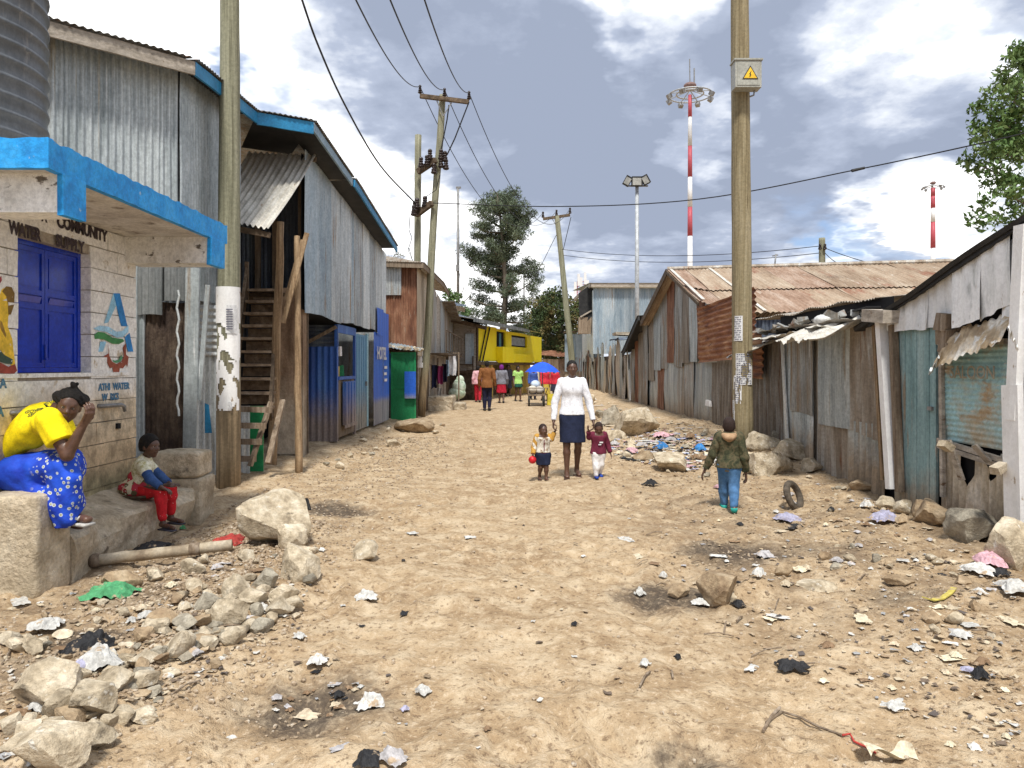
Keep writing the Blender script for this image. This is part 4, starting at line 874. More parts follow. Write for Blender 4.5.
# upper white sheets: wall runs from far to near so the sheets face the street (-x)
def up_sheet(px0, px1, ptop0, ptop1, pb0, pb1, seed, m='tin_white', dx=0.0, **kw):
    a = wy2(px0, 300, XR-dx).y; b = wy2(px1, 300, XR-dx).y; w_ = a-b
    zt0 = wy2(px0, ptop0, XR-dx).z; zt1 = wy2(px1, ptop1, XR-dx).z; zb0 = wy2(px0, pb0, XR-dx).z; zb1 = wy2(px1, pb1, XR-dx).z
    mb = MB(); mb.sheet((XR-dx, a, 0), (0, -1, 0), (0, 0, 1), w_, lambda u: zt0+(zt1-zt0)*u/w_, lambda u: zb0+(zb1-zb0)*u/w_, kw.get('pitch', .2), kw.get('amp', .010), 10, kw.get('warp', .022), kw.get('rag', .012), seed)
    return A.part(kw.get('name', 'wall_sheet'), mb, M[m], smooth=True)
up_sheet(889, 927, 312, 286, 331, 330, 71, dx=.09, rag=.02); up_sheet(925, 955, 288, 266, 330, 322, 72, dx=.075, rag=.02); up_sheet(954, 982, 268, 249, 328, 319, 73, dx=.10, rag=.02); up_sheet(980, 1014, 252, 228, 321, 303, 78, dx=.085, rag=.02); up_sheet(1003, 1060, 246, 204, 330, 300, 74, dx=.07)
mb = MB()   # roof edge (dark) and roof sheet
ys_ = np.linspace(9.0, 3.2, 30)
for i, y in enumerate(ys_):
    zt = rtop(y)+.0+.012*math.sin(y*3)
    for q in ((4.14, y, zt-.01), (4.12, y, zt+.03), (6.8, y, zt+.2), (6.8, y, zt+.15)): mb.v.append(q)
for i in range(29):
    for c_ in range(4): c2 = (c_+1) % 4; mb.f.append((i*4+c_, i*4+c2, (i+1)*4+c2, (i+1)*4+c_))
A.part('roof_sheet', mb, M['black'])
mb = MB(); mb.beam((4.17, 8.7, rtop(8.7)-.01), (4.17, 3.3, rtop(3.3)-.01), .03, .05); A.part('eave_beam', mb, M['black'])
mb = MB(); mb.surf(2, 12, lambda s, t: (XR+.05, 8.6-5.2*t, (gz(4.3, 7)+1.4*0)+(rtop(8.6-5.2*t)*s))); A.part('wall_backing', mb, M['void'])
# white painted post at the left corner with brown plank, and near white post
mb = MB(); mb.beam(wy2(893, 489, XR-.12), wy2(882, 318, XR-.12), .12, .10, (0, 1, 0)); A.part('corner_post', mb, M['white_wash'])
mb = MB(); mb.beam(wy2(900, 492, XR-.1), wy2(893, 325, XR-.1), .07, .08, (0, 1, 0)); A.part('corner_plank', mb, M['wood_old'])
mb = MB(); mb.box(wy2(883, 316, XR-.15), (.25, .5, .14), rx=.1); A.part('lintel_stub', mb, M['board_grey'])
mb = MB(); mb.beam(wy2(1016, 556, XR-.2), wy2(1012, 385, XR-.2), .05, .2, (0, 1, 0)); mb.beam(wy2(1013, 420, XR-.2), wy2(1022, 225, XR-.16), .06, .12, (0, 1, 0)); A.part('front_post', mb, M['white_wash'])
up_sheet(1019, 1200, 240, 150, 600, 700, 79, m='tin_white', dx=.12, name='near_wall_sheet')
# teal door of vertical boards
mb = MB(); a = wy2(899, 400).y; b = wy2(941, 400).y; n_ = 7
for i in range(n_):
    y0 = a+(b-a)*i/n_; y1 = a+(b-a)*(i+1)/n_+.006; mb.span(XR-.05-.004*(i % 2), XR-.02, y0, y1, wy2(915, 496).z-.2, 2.0)
dd = A.part('door', mb, M['teal'])
mb = MB(); mb.span(XR-.075, XR-.05, b+.04, b+.12, 1.1, 1.14); A.part('latch', mb, M['steel'], parent=dd)
mb = MB(); mb.beam(wy2(943, 497, XR-.06), wy2(941, 332, XR-.06), .035, .05, (0, 1, 0)); A.part('door_jamb', mb, M['board_grey'])
# shutter
y0 = wy2(947, 400).y; y1 = wy2(1013, 400).y
zs0 = wy2(980, 446).z; zs1 = wy2(980, 343).z
mb = MB(); mb.sheet((XR-.03, y0, zs0), (0, 0, 1), (0, -1, 0), zs1-zs0, y0-y1, 0, .052, .005, 30, .015, 0, 75); A.part('shutter', mb, M['teal_shutter'], smooth=True)
mb = MB()
for z_ in (zs0-.03, zs0-.085): mb = MB(); mb.beam((XR-.07, y0+.03, z_+.03), (XR-.07, y1-.03, z_-.05), .035, .045); A.part('shutter_rail', mb, M['board_grey'])
mb = MB(); mb.beam((XR-.06, y0+.03, zs1+.02), (XR-.06, y1, zs1+.0), .04, .05); A.part('shutter_rail', mb, M['board_grey'])
# crumpled awning above the shutter
aw = MB(); a0 = wy2(948, 335, XR-.06); a1 = wy2(1019, 308, XR-.06)
def awn(u, v):
    p = a0.lerp(a1, u); out = Vector((-.16, 0, -.33+.05*u)); q = p+out*v
    return q+Vector((.03*mnoise.noise(Vector((u*6, v*2, 1))), 0, .05*mnoise.noise(Vector((u*5, v*3, 4)))+.012*math.sin(u*60)))
aw.surf(70, 10, awn); A.part('awning', aw, mat('crumpled buff tin', [(.26, .18, .10), (.44, .34, .22), (.68, .64, .57)], 3.5, (1, 1, 1), .55, .2, .2, 50, [((.62, .60, .56), 6, (1, 1, 1), .56, .06)]), smooth=True)
for (q0, q1, s_) in ((W(940, 352, 7.35), W(926, 374, 7.0), 1), (W(1004, 328, 5.9), W(1014, 350, 5.8), 2)):
    mb = MB(); mb.surf(14, 12, lambda u, v: Vector(q0).lerp(Vector(q1), v)+Vector((.16*(u-.3), .25*(u-.5), .02*math.sin(v*22)+.05*mnoise.noise(Vector((u*4, v*5, s_)))))); A.part('torn_sheet', mb, M['tin_white'], smooth=True)
mb = MB()
for (px, py, s_) in ((948, 322, .16), (948, 337, .15), (950, 348, .12)): mb.box(wy2(px, py, XR-.06), (.14, .22, s_), rx=.1, jit=.02)
A.part('timber_packing', mb, M['wood_old'])
# broken lower panel
lw = MB(); yb0 = wy2(943, 480).y; yb1 = wy2(1012, 480).y
mb = MB(); mb.sheet((XR-.02, yb0, 0), (0, -1, 0), (0, 0, 1), yb0-yb1, lambda u: .80-.02*u-.42*max(0, 1-abs(u-.40)/.13)**.5-.26*max(0, 1-abs(u-.77)/.12)**.5, -.15, .11, .016, 14, .03, .015, 76); A.part('broken_panel', mb, mat('whitish dirty tin', [(.36, .29, .2), (.52, .45, .35), (.66, .63, .57)], 4, (2, 2, .4), .7, .1, .3, 50, zl=[((.30, .21, .13), .05, .5, .4)]), smooth=True)
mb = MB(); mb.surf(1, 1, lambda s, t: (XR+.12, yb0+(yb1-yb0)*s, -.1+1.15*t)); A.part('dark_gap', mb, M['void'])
for (a, b, w_, m_, nm) in ((W(962, 480, 6.9), W(948, 440, 6.95), .08, 'board_grey', 'broken_slat'), (W(989, 462, 6.55), W(974, 445, 6.6), .07, 'board_grey', 'broken_slat')):
    mb = MB(); mb.beam(a, b, w_, .02, (1, 0, 0)); A.part(nm, mb, M[m_])
for (px, py, Y, rz_, lab) in ((946, 446, 6.85, .5, 'pale brick wedged in the left corner of the broken panel'), (999, 468, 6.15, -.35, 'pale brick sticking out of the broken panel beside the white post')):
    mb = MB(); mb.box(W(px, py, Y), (.13, .08, .06), rz=.4, ry=rz_, jit=.006); solo('loose_brick', mb, M['concrete'], lab, 'brick', W(px, py, Y))
text('SALOON', .17, (XR-.06, (y0+y1)/2, zs0+.62), (0, -1, 0), (0, 0, 1), mat('faint scratched writing', [(.42, .34, .24), (.34, .32, .26)], 30), A.o, A.loc, bold=.001)

# middle shack of brown grey tin with torn awnings
B = Thing('patched_tin_shack', 'patched brown grey tin shack between the whitewashed shack and the rusty pole', 'shack', (4.5, 10.2, 0))
def rsheet(T, px0, px1, pyt, pyb, m, seed, X=XR, pitch=.076, amp=.01, name='wall_sheet', rag=.01, warp=.015, lab=None, zt=None):
    a = X*F/(px0-512); b = X*F/(px1-512); w_ = a-b; yt0, yt1 = pyt; yb0_, yb1_ = pyb
    z = lambda px, py: CH+(HY-py)/F*(X*F/(px-512))
    zt0, zt1, zb0, zb1 = z(px0, yt0), z(px1, yt1), z(px0, yb0_), z(px1, yb1_); zb0 -= .2*(zb0 < .62); zb1 -= .2*(zb1 < .62)
    mb = MB(); mb.sheet((X, a, 0), (0, -1, 0), (0, 0, 1), w_, lambda u: zt0+(zt1-zt0)*u/w_, lambda u: zb0+(zb1-zb0)*u/w_, pitch, amp, 8, warp, rag, seed)
    return T.part(name, mb, M[m] if isinstance(m, str) else m, label=lab, smooth=True)
rsheet(B, 784, 815, (338, 330), (455, 468), 'tin_silver', 81, XR-.03)
rsheet(B, 813, 853, (332, 328), (468, 485), 'tin_brown', 82, XR, pitch=.16, amp=.022)
rsheet(B, 818, 852, (328, 322), (424, 430), 'tin_silver', 83, XR-.05, pitch=.16, amp=.016)
rsheet(B, 790, 812, (342, 338), (410, 416), 'tin_mixed', 84, XR-.06, amp=.004)
rsheet(B, 851, 882, (328, 322), (430, 442), 'tin_brown', 85, XR-.05, pitch=.15, amp=.024)
rsheet(B, 848, 886, (420, 425), (478, 494), 'tin_silver', 86, XR-.02, pitch=.15, amp=.02)
mb = MB(); mb.beam(wy2(788, 458, XR-.08), wy2(782, 340, XR-.08), .1, .02, (1, 0, 0)); B.part('flashing', mb, M['tin_pale'])
mb = MB(); mb.beam(wy2(885, 480, XR-.07), wy2(876, 325, XR-.07), .08, .06, (0, 1, 0)); B.part('corner_plank', mb, M['wood_pole'])
mb = MB(); mb.surf(4, 1, lambda s, t: (XR+.06, 12.1-3.6*s, 2.35*t)); B.part('wall_backing', mb, M['void'])
def flap(T, px0, py0, px1, py1, Y0, Y1, dep, seed, m, nm='awning_sheet', tilt=-.12, sag=.06, corr=.012):
    a = W(px0, py0, Y0); b = W(px1, py1, Y1); mb = MB(); n_ = 50
    def fn(u, v): p = a.lerp(b, u); return p+Vector((-dep*v, 0, tilt*v*dep/.4+sag*mnoise.noise(Vector((u*5, v*2, seed)))+corr*math.sin(u*(b-a).length/.076*6.28)))+Vector((.08*mnoise.noise(Vector((u*9, seed, 3)))*v, 0, 0))
    mb.surf(n_, 8, fn); return T.part(nm, mb, M[m] if isinstance(m, str) else m, smooth=True)
flap(B, 775, 338, 858, 320, 12.3, 9.3, .45, 87, 'tin_awning', tilt=-.06)
flap(B, 770, 332, 880, 318, 12.6, 8.9, .35, 88, 'tin_brown', tilt=.0)
flap(B, 832, 322, 872, 318, 9.9, 8.9, .75, 89, 'tin_awning', tilt=-.14, sag=.08)
flap(B, 765, 342, 792, 334, 12.8, 11.8, .7, 90, 'tin_awning', tilt=-.16, sag=.05)
mb = MB(); mb.sheet((5.6, 13.2, 2.45), (0, -1, -.0), (-1, 0, -.06), 4.4, 1.3, 0, .076, .01, 6, .03, .02, 91); B.part('roof_sheet', mb, M['tin_brown'])
mb = MB(); mb.beam(W(852, 316, 9.6)+Vector((.1, 0, .05)), W(880, 311, 8.8)+Vector((.0, 0, .05)), .3, .02); B.part('dark_cover', mb, M['black'])
rng = random.Random(12); mb = MB()
for i in range(46):
    t = rng.random(); p = W(778, 334, 12.2).lerp(W(870, 315, 9.2), t)+Vector((rng.uniform(-.35, .2), 0, .04)); mb.box(p, (rng.uniform(.05, .2), rng.uniform(.04, .14), rng.uniform(.02, .09)), rz=rng.random()*3, ry=rng.uniform(-.5, .5), rx=rng.uniform(-.5, .5), jit=.02, rng=rng)
B.part('scrap_on_roof', mb, M['tin_mixed'])
mb = MB(); mb.ball(wy2(822, 320, 4.1)+Vector((0, 0, .0)), .12, 10, 6, (.8, 1.4, .6)); solo('plastic_bag', mb, mat('dirty plastic', [(.6, .6, .58)], 20, rough=.5), 'crumpled white plastic lying on the torn awning', 'plastic bag', wy2(822, 322, 4.1), smooth=True)

# rusty roofed house
C = Thing('rusty_roof_house', 'long tin house with a broad rusty corrugated roof', 'house', (6.0, 17, 0))
RK = [Vector((4.0, 19.2, 4.02)), Vector((10.6, 17.9, 4.04))]; EV = [Vector((4.0, 15.0, 2.62)), Vector((10.6, 13.6, 2.60))]
def roofgrid(p00, p10, p01, p11, m, nm, T, pitch=.1, seed=0, ny=14, rag=.05):
    w_ = (Vector(p10)-Vector(p00)).length; nx = int(w_/pitch*6); mb = MB(); rng = random.Random(seed); cut = [mnoise.noise(Vector((i*.12, seed, 0)))*rag for i in range(nx+1)]
    for j in range(ny+1):
        for i in range(nx+1):
            u = i/nx; v = j/ny*(1+cut[i]); p = (Vector(p00)*(1-u)+Vector(p10)*u)*(1-v)+(Vector(p01)*(1-u)+Vector(p11)*u)*v
            mb.v.append((p.x, p.y, p.z+.012*math.sin(2*math.pi*u*w_/pitch)+.03*mnoise.noise(Vector((p.x*.8, p.y*.8, seed)))))
    for j in range(ny):
        for i in range(nx): a = j*(nx+1)+i; mb.f.append((a, a+1, a+nx+2, a+nx+1))
    return T.part(nm, mb, M[m] if isinstance(m, str) else m, smooth=True)
# two courses of sheets in several widths, each a part
r2 = mat('redder roof tin', [(.24, .145, .095), (.33, .22, .155), (.42, .32, .25)], 3, (1.5, .35, .35), .75, .1, .2, 50, [((.42, .34, .27), 4, (3, .4, .4), .6, .1)])
r3 = M['tin_roof']; cuts = [0, .07, .19, .34, .47, .62, .78, 1.0]
for i in range(7):
    u0, u1 = cuts[i], cuts[i+1]+(.004 if i < 6 else 0)
    R0, R1 = RK[0].lerp(RK[1], u0), RK[0].lerp(RK[1], u1); E0, E1 = EV[0].lerp(EV[1], u0), EV[0].lerp(EV[1], u1)
    if i == 0: E0 = EV[0]+Vector((.0, .9, .32)); 
    M0, M1 = R0.lerp(E0, .55), R1.lerp(E1, .55); up = Vector((0, 0, .012))
    roofgrid(R0+up, R1+up, M0+up, M1+up, [r2, r3, r3, r2, r3, r3, r3][i], 'roof_sheet', C, .1, 100+i, rag=.02)
    roofgrid(M0+Vector((0, .15, .03)), M1+Vector((0, .15, .03)), E0, E1, [r2, r3, r2, r3, r3, r3, r3][i], 'roof_sheet', C, .1, 120+i)
for u in (.012, .155):
    mb = MB(); a = RK[0].lerp(RK[1], u)+Vector((0, 0, .035)); b = EV[0].lerp(EV[1], u)+Vector((0, .9 if u < .1 else 0, .035+(.32 if u < .1 else 0))); mb.beam(a, b, .07, .012); C.part('roof_strip', mb, M['tin_awning'])
mb = MB(); mb.tube([RK[0]+(RK[1]-RK[0])*t+Vector((0, .0, .03)) for t in np.linspace(0, 1, 20)], .06, 8); C.part('ridge_cap', mb, M['tin_brown'])
roofgrid(RK[0], RK[1], RK[0]+Vector((0, 4.2, -1.2)), RK[1]+Vector((0, 4.2, -1.3)), r3, 'roof_sheet', C, .1, 140)
# far rake with a dark barge board
mb = MB(); mb.beam(RK[0]+Vector((-.02, 0, -.05)), Vector((3.98, 23.0, 2.85)), .03, .18); mb.beam(RK[0]+Vector((-.02, 0, -.05)), EV[0]+Vector((-.02, .9, .25)), .03, .08); C.part('barge_board', mb, M['wood_dark'])
# gable wall and street wall
zc = lambda px, py, X=4.3: CH+(HY-py)/F*(X*F/(px-512))
def gable(Y): return (4.02-(Y-19.2)*.30 if Y > 19.2 else 4.02-(19.2-Y)*.31)-.06
rng = random.Random(31)
ylist = [23.2, 22.3, 21.3, 20.4, 19.5, 18.6, 17.9, 17.1, 16.4, 15.5]
mlist = ['tin_brown', 'tin_silver', 'tin_mixed', 'tin_rust', 'tin_mixed', 'tin_brown', 'tin_silver', 'tin_rust', 'tin_pale']
for i in range(len(ylist)-1):
    ya, yb = ylist[i]+.05, ylist[i+1]; w_ = ya-yb; zb_ = [1.2, 1.5, 1.5, 1.6, 1.6, 1.7, 1.7, 1.7, 1.7][i]+rng.uniform(-.1, .1)
    mb = MB(); mb.sheet((4.26-.01*(i % 2), ya, 0), (0, -1, 0), (0, 0, 1), w_, lambda u: gable(ya-u), zb_, .12, .006, 8, .012, .008, 150+i); C.part('gable_sheet', mb, M[mlist[i]], smooth=True)
low = [('tin_silver', 23.4, 21.8), ('tin_rust', 21.9, 21.0), ('tin_silver', 21.0, 19.3), ('tin_mixed', 19.4, 17.6), ('tin_silver', 17.7, 16.0)]
for i, (m_, ya, yb) in enumerate(low):
    mb = MB(); mb.sheet((4.30-.012*(i % 2), ya, 0), (0, -1, 0), (0, 0, 1), ya-yb, 1.95, gz(4.3, (ya+yb)/2)-.05, .3, .005, 8, .02, .01, 160+i); C.part('wall_sheet', mb, M[m_], smooth=True)
rsheet(C, 713, 742, (352, 352), (436, 452), 'tin_brown', 166, 4.29, pitch=.2, amp=.032)
rsheet(C, 740, 784, (345, 340), (446, 462), 'tin_brown', 167, 4.27, pitch=.2, amp=.034)
# sideways rusty panel, tilted
mb = MB(); p0 = W(703, 366, 15.9); mb.sheet((4.16, 16.6, 1.62), (0, .08, 1), (0, -1, .02), 1.22, 3.9, 0, .11, .02, 14, .03, .02, 168)
C.part('sideways_panel', mb, M['tin_rust_h'], label='rust red sheet nailed on sideways', smooth=True)
mb = MB(); mb.sheet((4.12, 13.2, 1.35), (0, 0, 1), (0, -1, -.02), .78, .95, 0, .11, .02, 6, .02, .02, 169); C.part('sideways_panel', mb, M['tin_rust_h'], smooth=True)
mb = MB(); mb.surf(6, 1, lambda s, t: (4.37, 23.3-11.2*s, .0+t*(2.0 if s > .6 else 2.4))); mb.surf(6, 1, lambda s, t: (4.5+6*s, 15.3-1.2*s, 0+2.55*t)); C.part('wall_backing', mb, M['void'])
wall_sheets(C, (4.4, 15.05), (10.3, 13.9), 1.6, 2.5, ['tin_blue', 'tin_dark'], 1.0, 170, name='eave_wall_sheet', back=False)
mb = MB(); mb.box((4.22, 16.0, .75), (.06, .3, .12), jit=.01); C.part('nailed_scrap', mb, M['white_wash'])
# low dark roofed annexe just beyond
D = Thing('low_annexe', 'narrow tin annexe with dark sloping roof edge beside the rusty roof house', 'annexe', (4.5, 25, 0))
mb = MB(); mb.beam((3.95, 23.2, 3.05), (3.95, 26.6, 1.95), .05, .16); mb.surf(4, 4, lambda s, t: (3.9+2.5*s, 23.2+3.5*t, 3.12-1.1*t+.2*s)); D.part('roof_sheet', mb, M['black'])
ws = []
for i, (m_, ya, yb, zt) in enumerate([('tin_mixed', 26.6, 25.7, 2.15), ('tin_rust', 25.8, 24.9, 2.4), ('tin_brown', 25.0, 24.1, 2.65), ('tin_mixed', 24.2, 23.3, 2.95)]):
    mb = MB(); mb.sheet((4.25, ya, 0), (0, -1, 0), (0, 0, 1), ya-yb, zt, gz(4.3, ya)-.05, .15, .008, 8, .02, .01, 180+i); D.part('wall_sheet', mb, M[m_], smooth=True)
mb = MB(); mb.surf(1, 3, lambda s, t: (4.36, 23.0+4.0*s, 3.0-1.0*s if t > .9 else (3.0-1.0*s)*t)); D.part('wall_backing', mb, M['void'])
mb = MB(); mb.beam((4.1, 26.0, .35), (4.1, 26.6, 2.35), .16, .02, (1, 0, 0)); mb.beam((4.05, 25.5, .35), (4.1, 26.1, 1.4), .14, .02, (1, 0, 0)); D.part('leaning_strip', mb, M['tin_pale'])
# ragged fence of boards and tin
Fn = Thing('ragged_fence', 'ragged fence of upright timber offcuts and tin strips', 'fence', (4.4, 34, 0))
rng = random.Random(77); Y = 26.8; i = 0
while Y < 47:
    w_ = rng.uniform(.25, .8) if Y < 36 else rng.uniform(.35, .9); zt = 2.2+rng.uniform(-.25, .3)+.25*math.sin(Y*1.1)-(.012*(Y-27)); lean = rng.uniform(-.14, .14)*(1 if Y > 29 else .4)
    m_ = rng.choice([bmat2, M['board_grey'], M['tin_mixed'], M['tin_silver'], M['tin_rust'], M['board_grey'], M['tin_silver']])
    mb = MB(); z0 = gz(4.3, Y)-.08; mb.sheet((4.28+rng.uniform(-.1, .05), Y+w_, z0), (rng.uniform(-.05, .05), -1, 0), (0, lean, 1), w_+.04, (lambda zt, s: (lambda u: zt+.12*math.sin(u*s)))(zt-z0, rng.uniform(3, 9)), 0, .3, .008, 6, .04, .05, 200+i)
    Fn.part('fence_board', mb, m_, smooth=True); Y += w_*rng.uniform(.85, 1.0); i += 1
mb = MB(); mb.surf(1, 1, lambda s, t: (4.42, 27+20*s, 2.0*t)); Fn.part('fence_backing', mb, M['mud'])
mb = MB(); mb.sheet((3.95, 30.2, 2.62), (0, -1, -.03), (1, 0, .1), 3.6, 1.4, 0, .1, .01, 4, .05, .05, 230); Fn.part('cover_sheet', mb, M['tin_dark'])
mb = MB(); mb.box((4.3, 28.5, 2.78), (.8, 1.0, .14), jit=.03); Fn.part('timber_stack', mb, bmat2)
# blue grey two storey building behind it
K = Thing('blue_grey_building', 'blue grey corrugated two storey building behind the ragged fence', 'building', (6, 40, 0))
wall_sheets(K, (4.35, 39.9), (9.2, 39.9), 2.2, 5.72, ['tin_blue'], 1.0, 240, jit=0, ragged=0, name='wall_sheet', pitch=.15, amp=.02)
wall_sheets(K, (4.35, 46), (4.35, 39.9), 1.8, 5.6, ['tin_pale'], 1.2, 241, jit=0, ragged=0, name='wall_sheet', pitch=.15, amp=.02)
mb = MB(); mb.beam((4.2, 39.6, 5.84), (9.4, 39.6, 5.84), .1, .2); mb.beam((4.2, 39.6, 5.88), (3.95, 47, 5.75), .1, .2); K.part('fascia', mb, M['board_grey'])
mb = MB(); mb.add([(4.1, 39.5, 5.96), (9.4, 39.5, 5.96), (9.4, 47, 6.3), (3.8, 47, 6.3)], [(0, 1, 2, 3)]); K.part('roof_sheet', mb, M['tin_grey'])
mb = MB(); mb.prism([(0, 0), (.45, .5), (.45, 1.7), (0, 1.85), (-.5, 1.5), (-.45, .3)], (4.1, 40.4, 4.0), (1, 0, 0), (0, 0, 1), .05); K.part('dark_gable_cover', mb, M['black'])
mb = MB(); mb.box((3.95, 40.6, 3.75), (.7, .5, .9), jit=.03); K.part('wooden_bay', mb, M['wood_old'])
mb = MB(); mb.beam((3.7, 40.5, 4.2), (4.3, 40.5, 4.55), .5, .08); K.part('bay_roof', mb, M['board_grey'])
# small blue shed at the end of the fence
Q = Thing('dark_blue_shed', 'dark blue tin shed between the bushy tree and the fence end', 'shed', (3.8, 48, 0))
wall_sheets(Q, (3.4, 48), (5.6, 47.4), 1.2, 3.6, ['tin_dark', 'tin_blue'], .8, 245, name='wall_sheet')
mb = MB(); mb.beam((3.3, 47.7, 3.7), (5.7, 47.2, 3.85), .1, .1); Q.part('roof_edge', mb, M['wood_dark'])
wall_sheets(Q, (3.4, 48.1), (4.6, 47.9), 0, 1.3, [bmat2], .5, 246, name='lower_board')
# ------------------------------------------------------------------ poles, masts, wires
def pole(name, a, b, r0, r1, m, label, group=None, n=20, wob=.03, lean=0, seed=1):
    a = Vector(a); b = Vector(b); T = Thing(name, label, 'utility pole', (a.x, a.y, a.z), group)
    pts = []
    for i in range(n+1):
        t = i/n; p = a+(b-a)*t+Vector((mnoise.noise(Vector((t*2.2, seed, 0))), mnoise.noise(Vector((t*2.2, seed, 5))), 0))*wob*2
        pts.append(p)
    pts[0] = pts[0]-Vector((0, 0, .3)); mb = MB(); mb.tube(pts, [r0+(r1-r0)*i/n for i in range(n+1)], 16, wob=.025, seed=seed); T.part('shaft', mb, M[m], smooth=True); return T
def wrap(T, c, r, z0, z1, a0, a1, m, nm, seed, rag=.03, parent=None):
    """torn paper or paint wrapped round a pole"""
    mb = MB(); n = 26; k = 26; o = Vector(c)
    def ok(u, v): return mnoise.noise(Vector((u*3.5, v*5, seed)))+mnoise.noise(Vector((u*9, v*12, seed)))*.5 > -.12 if rag else True
    for j in range(k+1):
        for i in range(n+1): a = a0+(a1-a0)*i/n; mb.v.append((o.x+(r+.004)*math.cos(a), o.y+(r+.004)*math.sin(a), z0+(z1-z0)*j/k))
    for j in range(k):
        for i in range(n):
            if ok(i/n, j/k*(z1-z0)): a = j*(n+1)+i; mb.f.append((a, a+1, a+n+2, a+n+1))
    return T.part(nm, mb, M[m], parent=parent)
# near left pole
pa = Vector((-3.54, 9.3, gz(-3.54, 9.3))); PA = pole('utility_pole', pa, (-3.54+.02, 9.3, 7.6), .150, .105, 'pole_green', 'greenish timber pole with flaking white paint in front of the wooden stair', wob=.008, seed=2)
rA = lambda z: .150-.045*z/7.6
wrap(PA, pa, rA(1.9)+.004, 2.08, 2.53, -math.pi, 0.02, 'white_wash', 'white_paint_band', 3.3, rag=0); wrap(PA, pa, rA(1.9)+.003, 1.62, 2.08, -math.pi, 0.02, 'white_wash', 'flaking_paint', 7.7)
wrap(PA, pa, rA(1.2)+.002, 1.0, 1.62, -2.4, -.2, 'white_wash', 'flaking_paint', 2.1)
wrap(PA, pa, rA(1.9)+.010, 1.95, 2.3, -1.35, -.5, 'paper', 'notice', 8.1, rag=0)
text('3', .12, (-3.46, 9.3-.152, 1.02), (1, 0.1, 0), (0, 0, 1), M['white_paint'], PA.o, PA.loc, bold=.004)
mb = MB()
for i in range(9): mb.span(-3.54+.03+.0, -3.54+.11, 9.3-.153, 9.3-.149, 2.0+i*.03, 2.012+i*.03)
PA.part('printed_lines', mb, M['print'])
# near right pole with meter box
bx, by = 3.72, 12.0; bz = gz(bx, by)
PB = pole('utility_pole', (bx, by, bz), (bx-.06, by, 9.0), .165, .135, 'pole_yellow', 'thick yellowish timber pole with a grey warning box and torn notices', wob=.006, seed=4)
mb = MB(); mb.span(bx-.23, bx+.18, by-.36, by-.14, 5.91, 6.34); mb.span(bx-.25, bx+.20, by-.38, by-.12, 6.33, 6.355)
bxp = PB.part('meter_box', mb, mat('beige grey box', [(.27, .27, .24), (.34, .34, .30)], 6, rough=.5, bump=.05))
mb = MB(); mb.span(bx-.20, bx+.15, by-.368, by-.36, 5.94, 6.30); PB.part('box_door', mb, mat('beige grey box', [(.42, .41, .36)]), parent=bxp)
mb = MB(); mb.prism([(-.125, 0), (.125, 0), (0, .21)], (bx+.0, by-.372, 6.03), (1, 0, 0), (0, 0, 1), .003); PB.part('warning_triangle', mb, M['black'], parent=bxp)
mb = MB(); mb.prism([(-.103, 0), (.103, 0), (0, .173)], (bx+.0, by-.3755, 6.042), (1, 0, 0), (0, 0, 1), .003); PB.part('warning_field', mb, mat('warning yellow', [(.8, .5, .04)], 4, bump=0), parent=bxp)
mb = MB(); mb.prism([(-.004, 0), (.012, .045), (.002, .045), (.02, .11), (-.02, .055), (-.008, .055), (-.012, .02), (-.02, .02)], (bx+.0, by-.3785, 6.055), (1, 0, 0), (0, 0, 1), .003); PB.part('warning_bolt', mb, M['black'], parent=bxp)
mb = MB(); mb.tube([(bx+.12, by-.2, 5.91), (bx+.11, by-.2, 5.84), (bx+.04, by-.17, 5.82)], .015, 6); PB.part('cable_entry', mb, M['steel'], parent=bxp)
for (z0, z1, a0, a1, s_, nm) in ((1.95, 2.35, -2.9, -1.9, 1.2, 'notice'), (1.25, 1.75, -2.6, -.9, 4.4, 'torn_notice'), (.95, 1.4, -2.9, -2.0, 9.2, 'torn_notice'), (.6, 1.0, -3.1, -2.7, 6.1, 'torn_notice')):
    w_ = wrap(PB, (bx, by, 0), .163, z0, z1, a0, a1, 'paper', nm, s_, rag=0 if nm == 'notice' else 1)
    mb = MB()
    for i in range(int((z1-z0)/.035)):
        z = z0+.02+i*.035
        for q in range(7):
            a = a0+.12+(a1-a0-.24)*q/7; a2 = a+(a1-a0-.24)/9
            if (i*7+q) % 5: mb.add([(bx+.170*math.cos(t), by+.170*math.sin(t), zz_) for t, zz_ in ((a, z), (a2, z), (a2, z+.014), (a, z+.014))], [(0, 1, 2, 3)])
    PB.part('printed_lines', mb, M['print'], parent=w_)
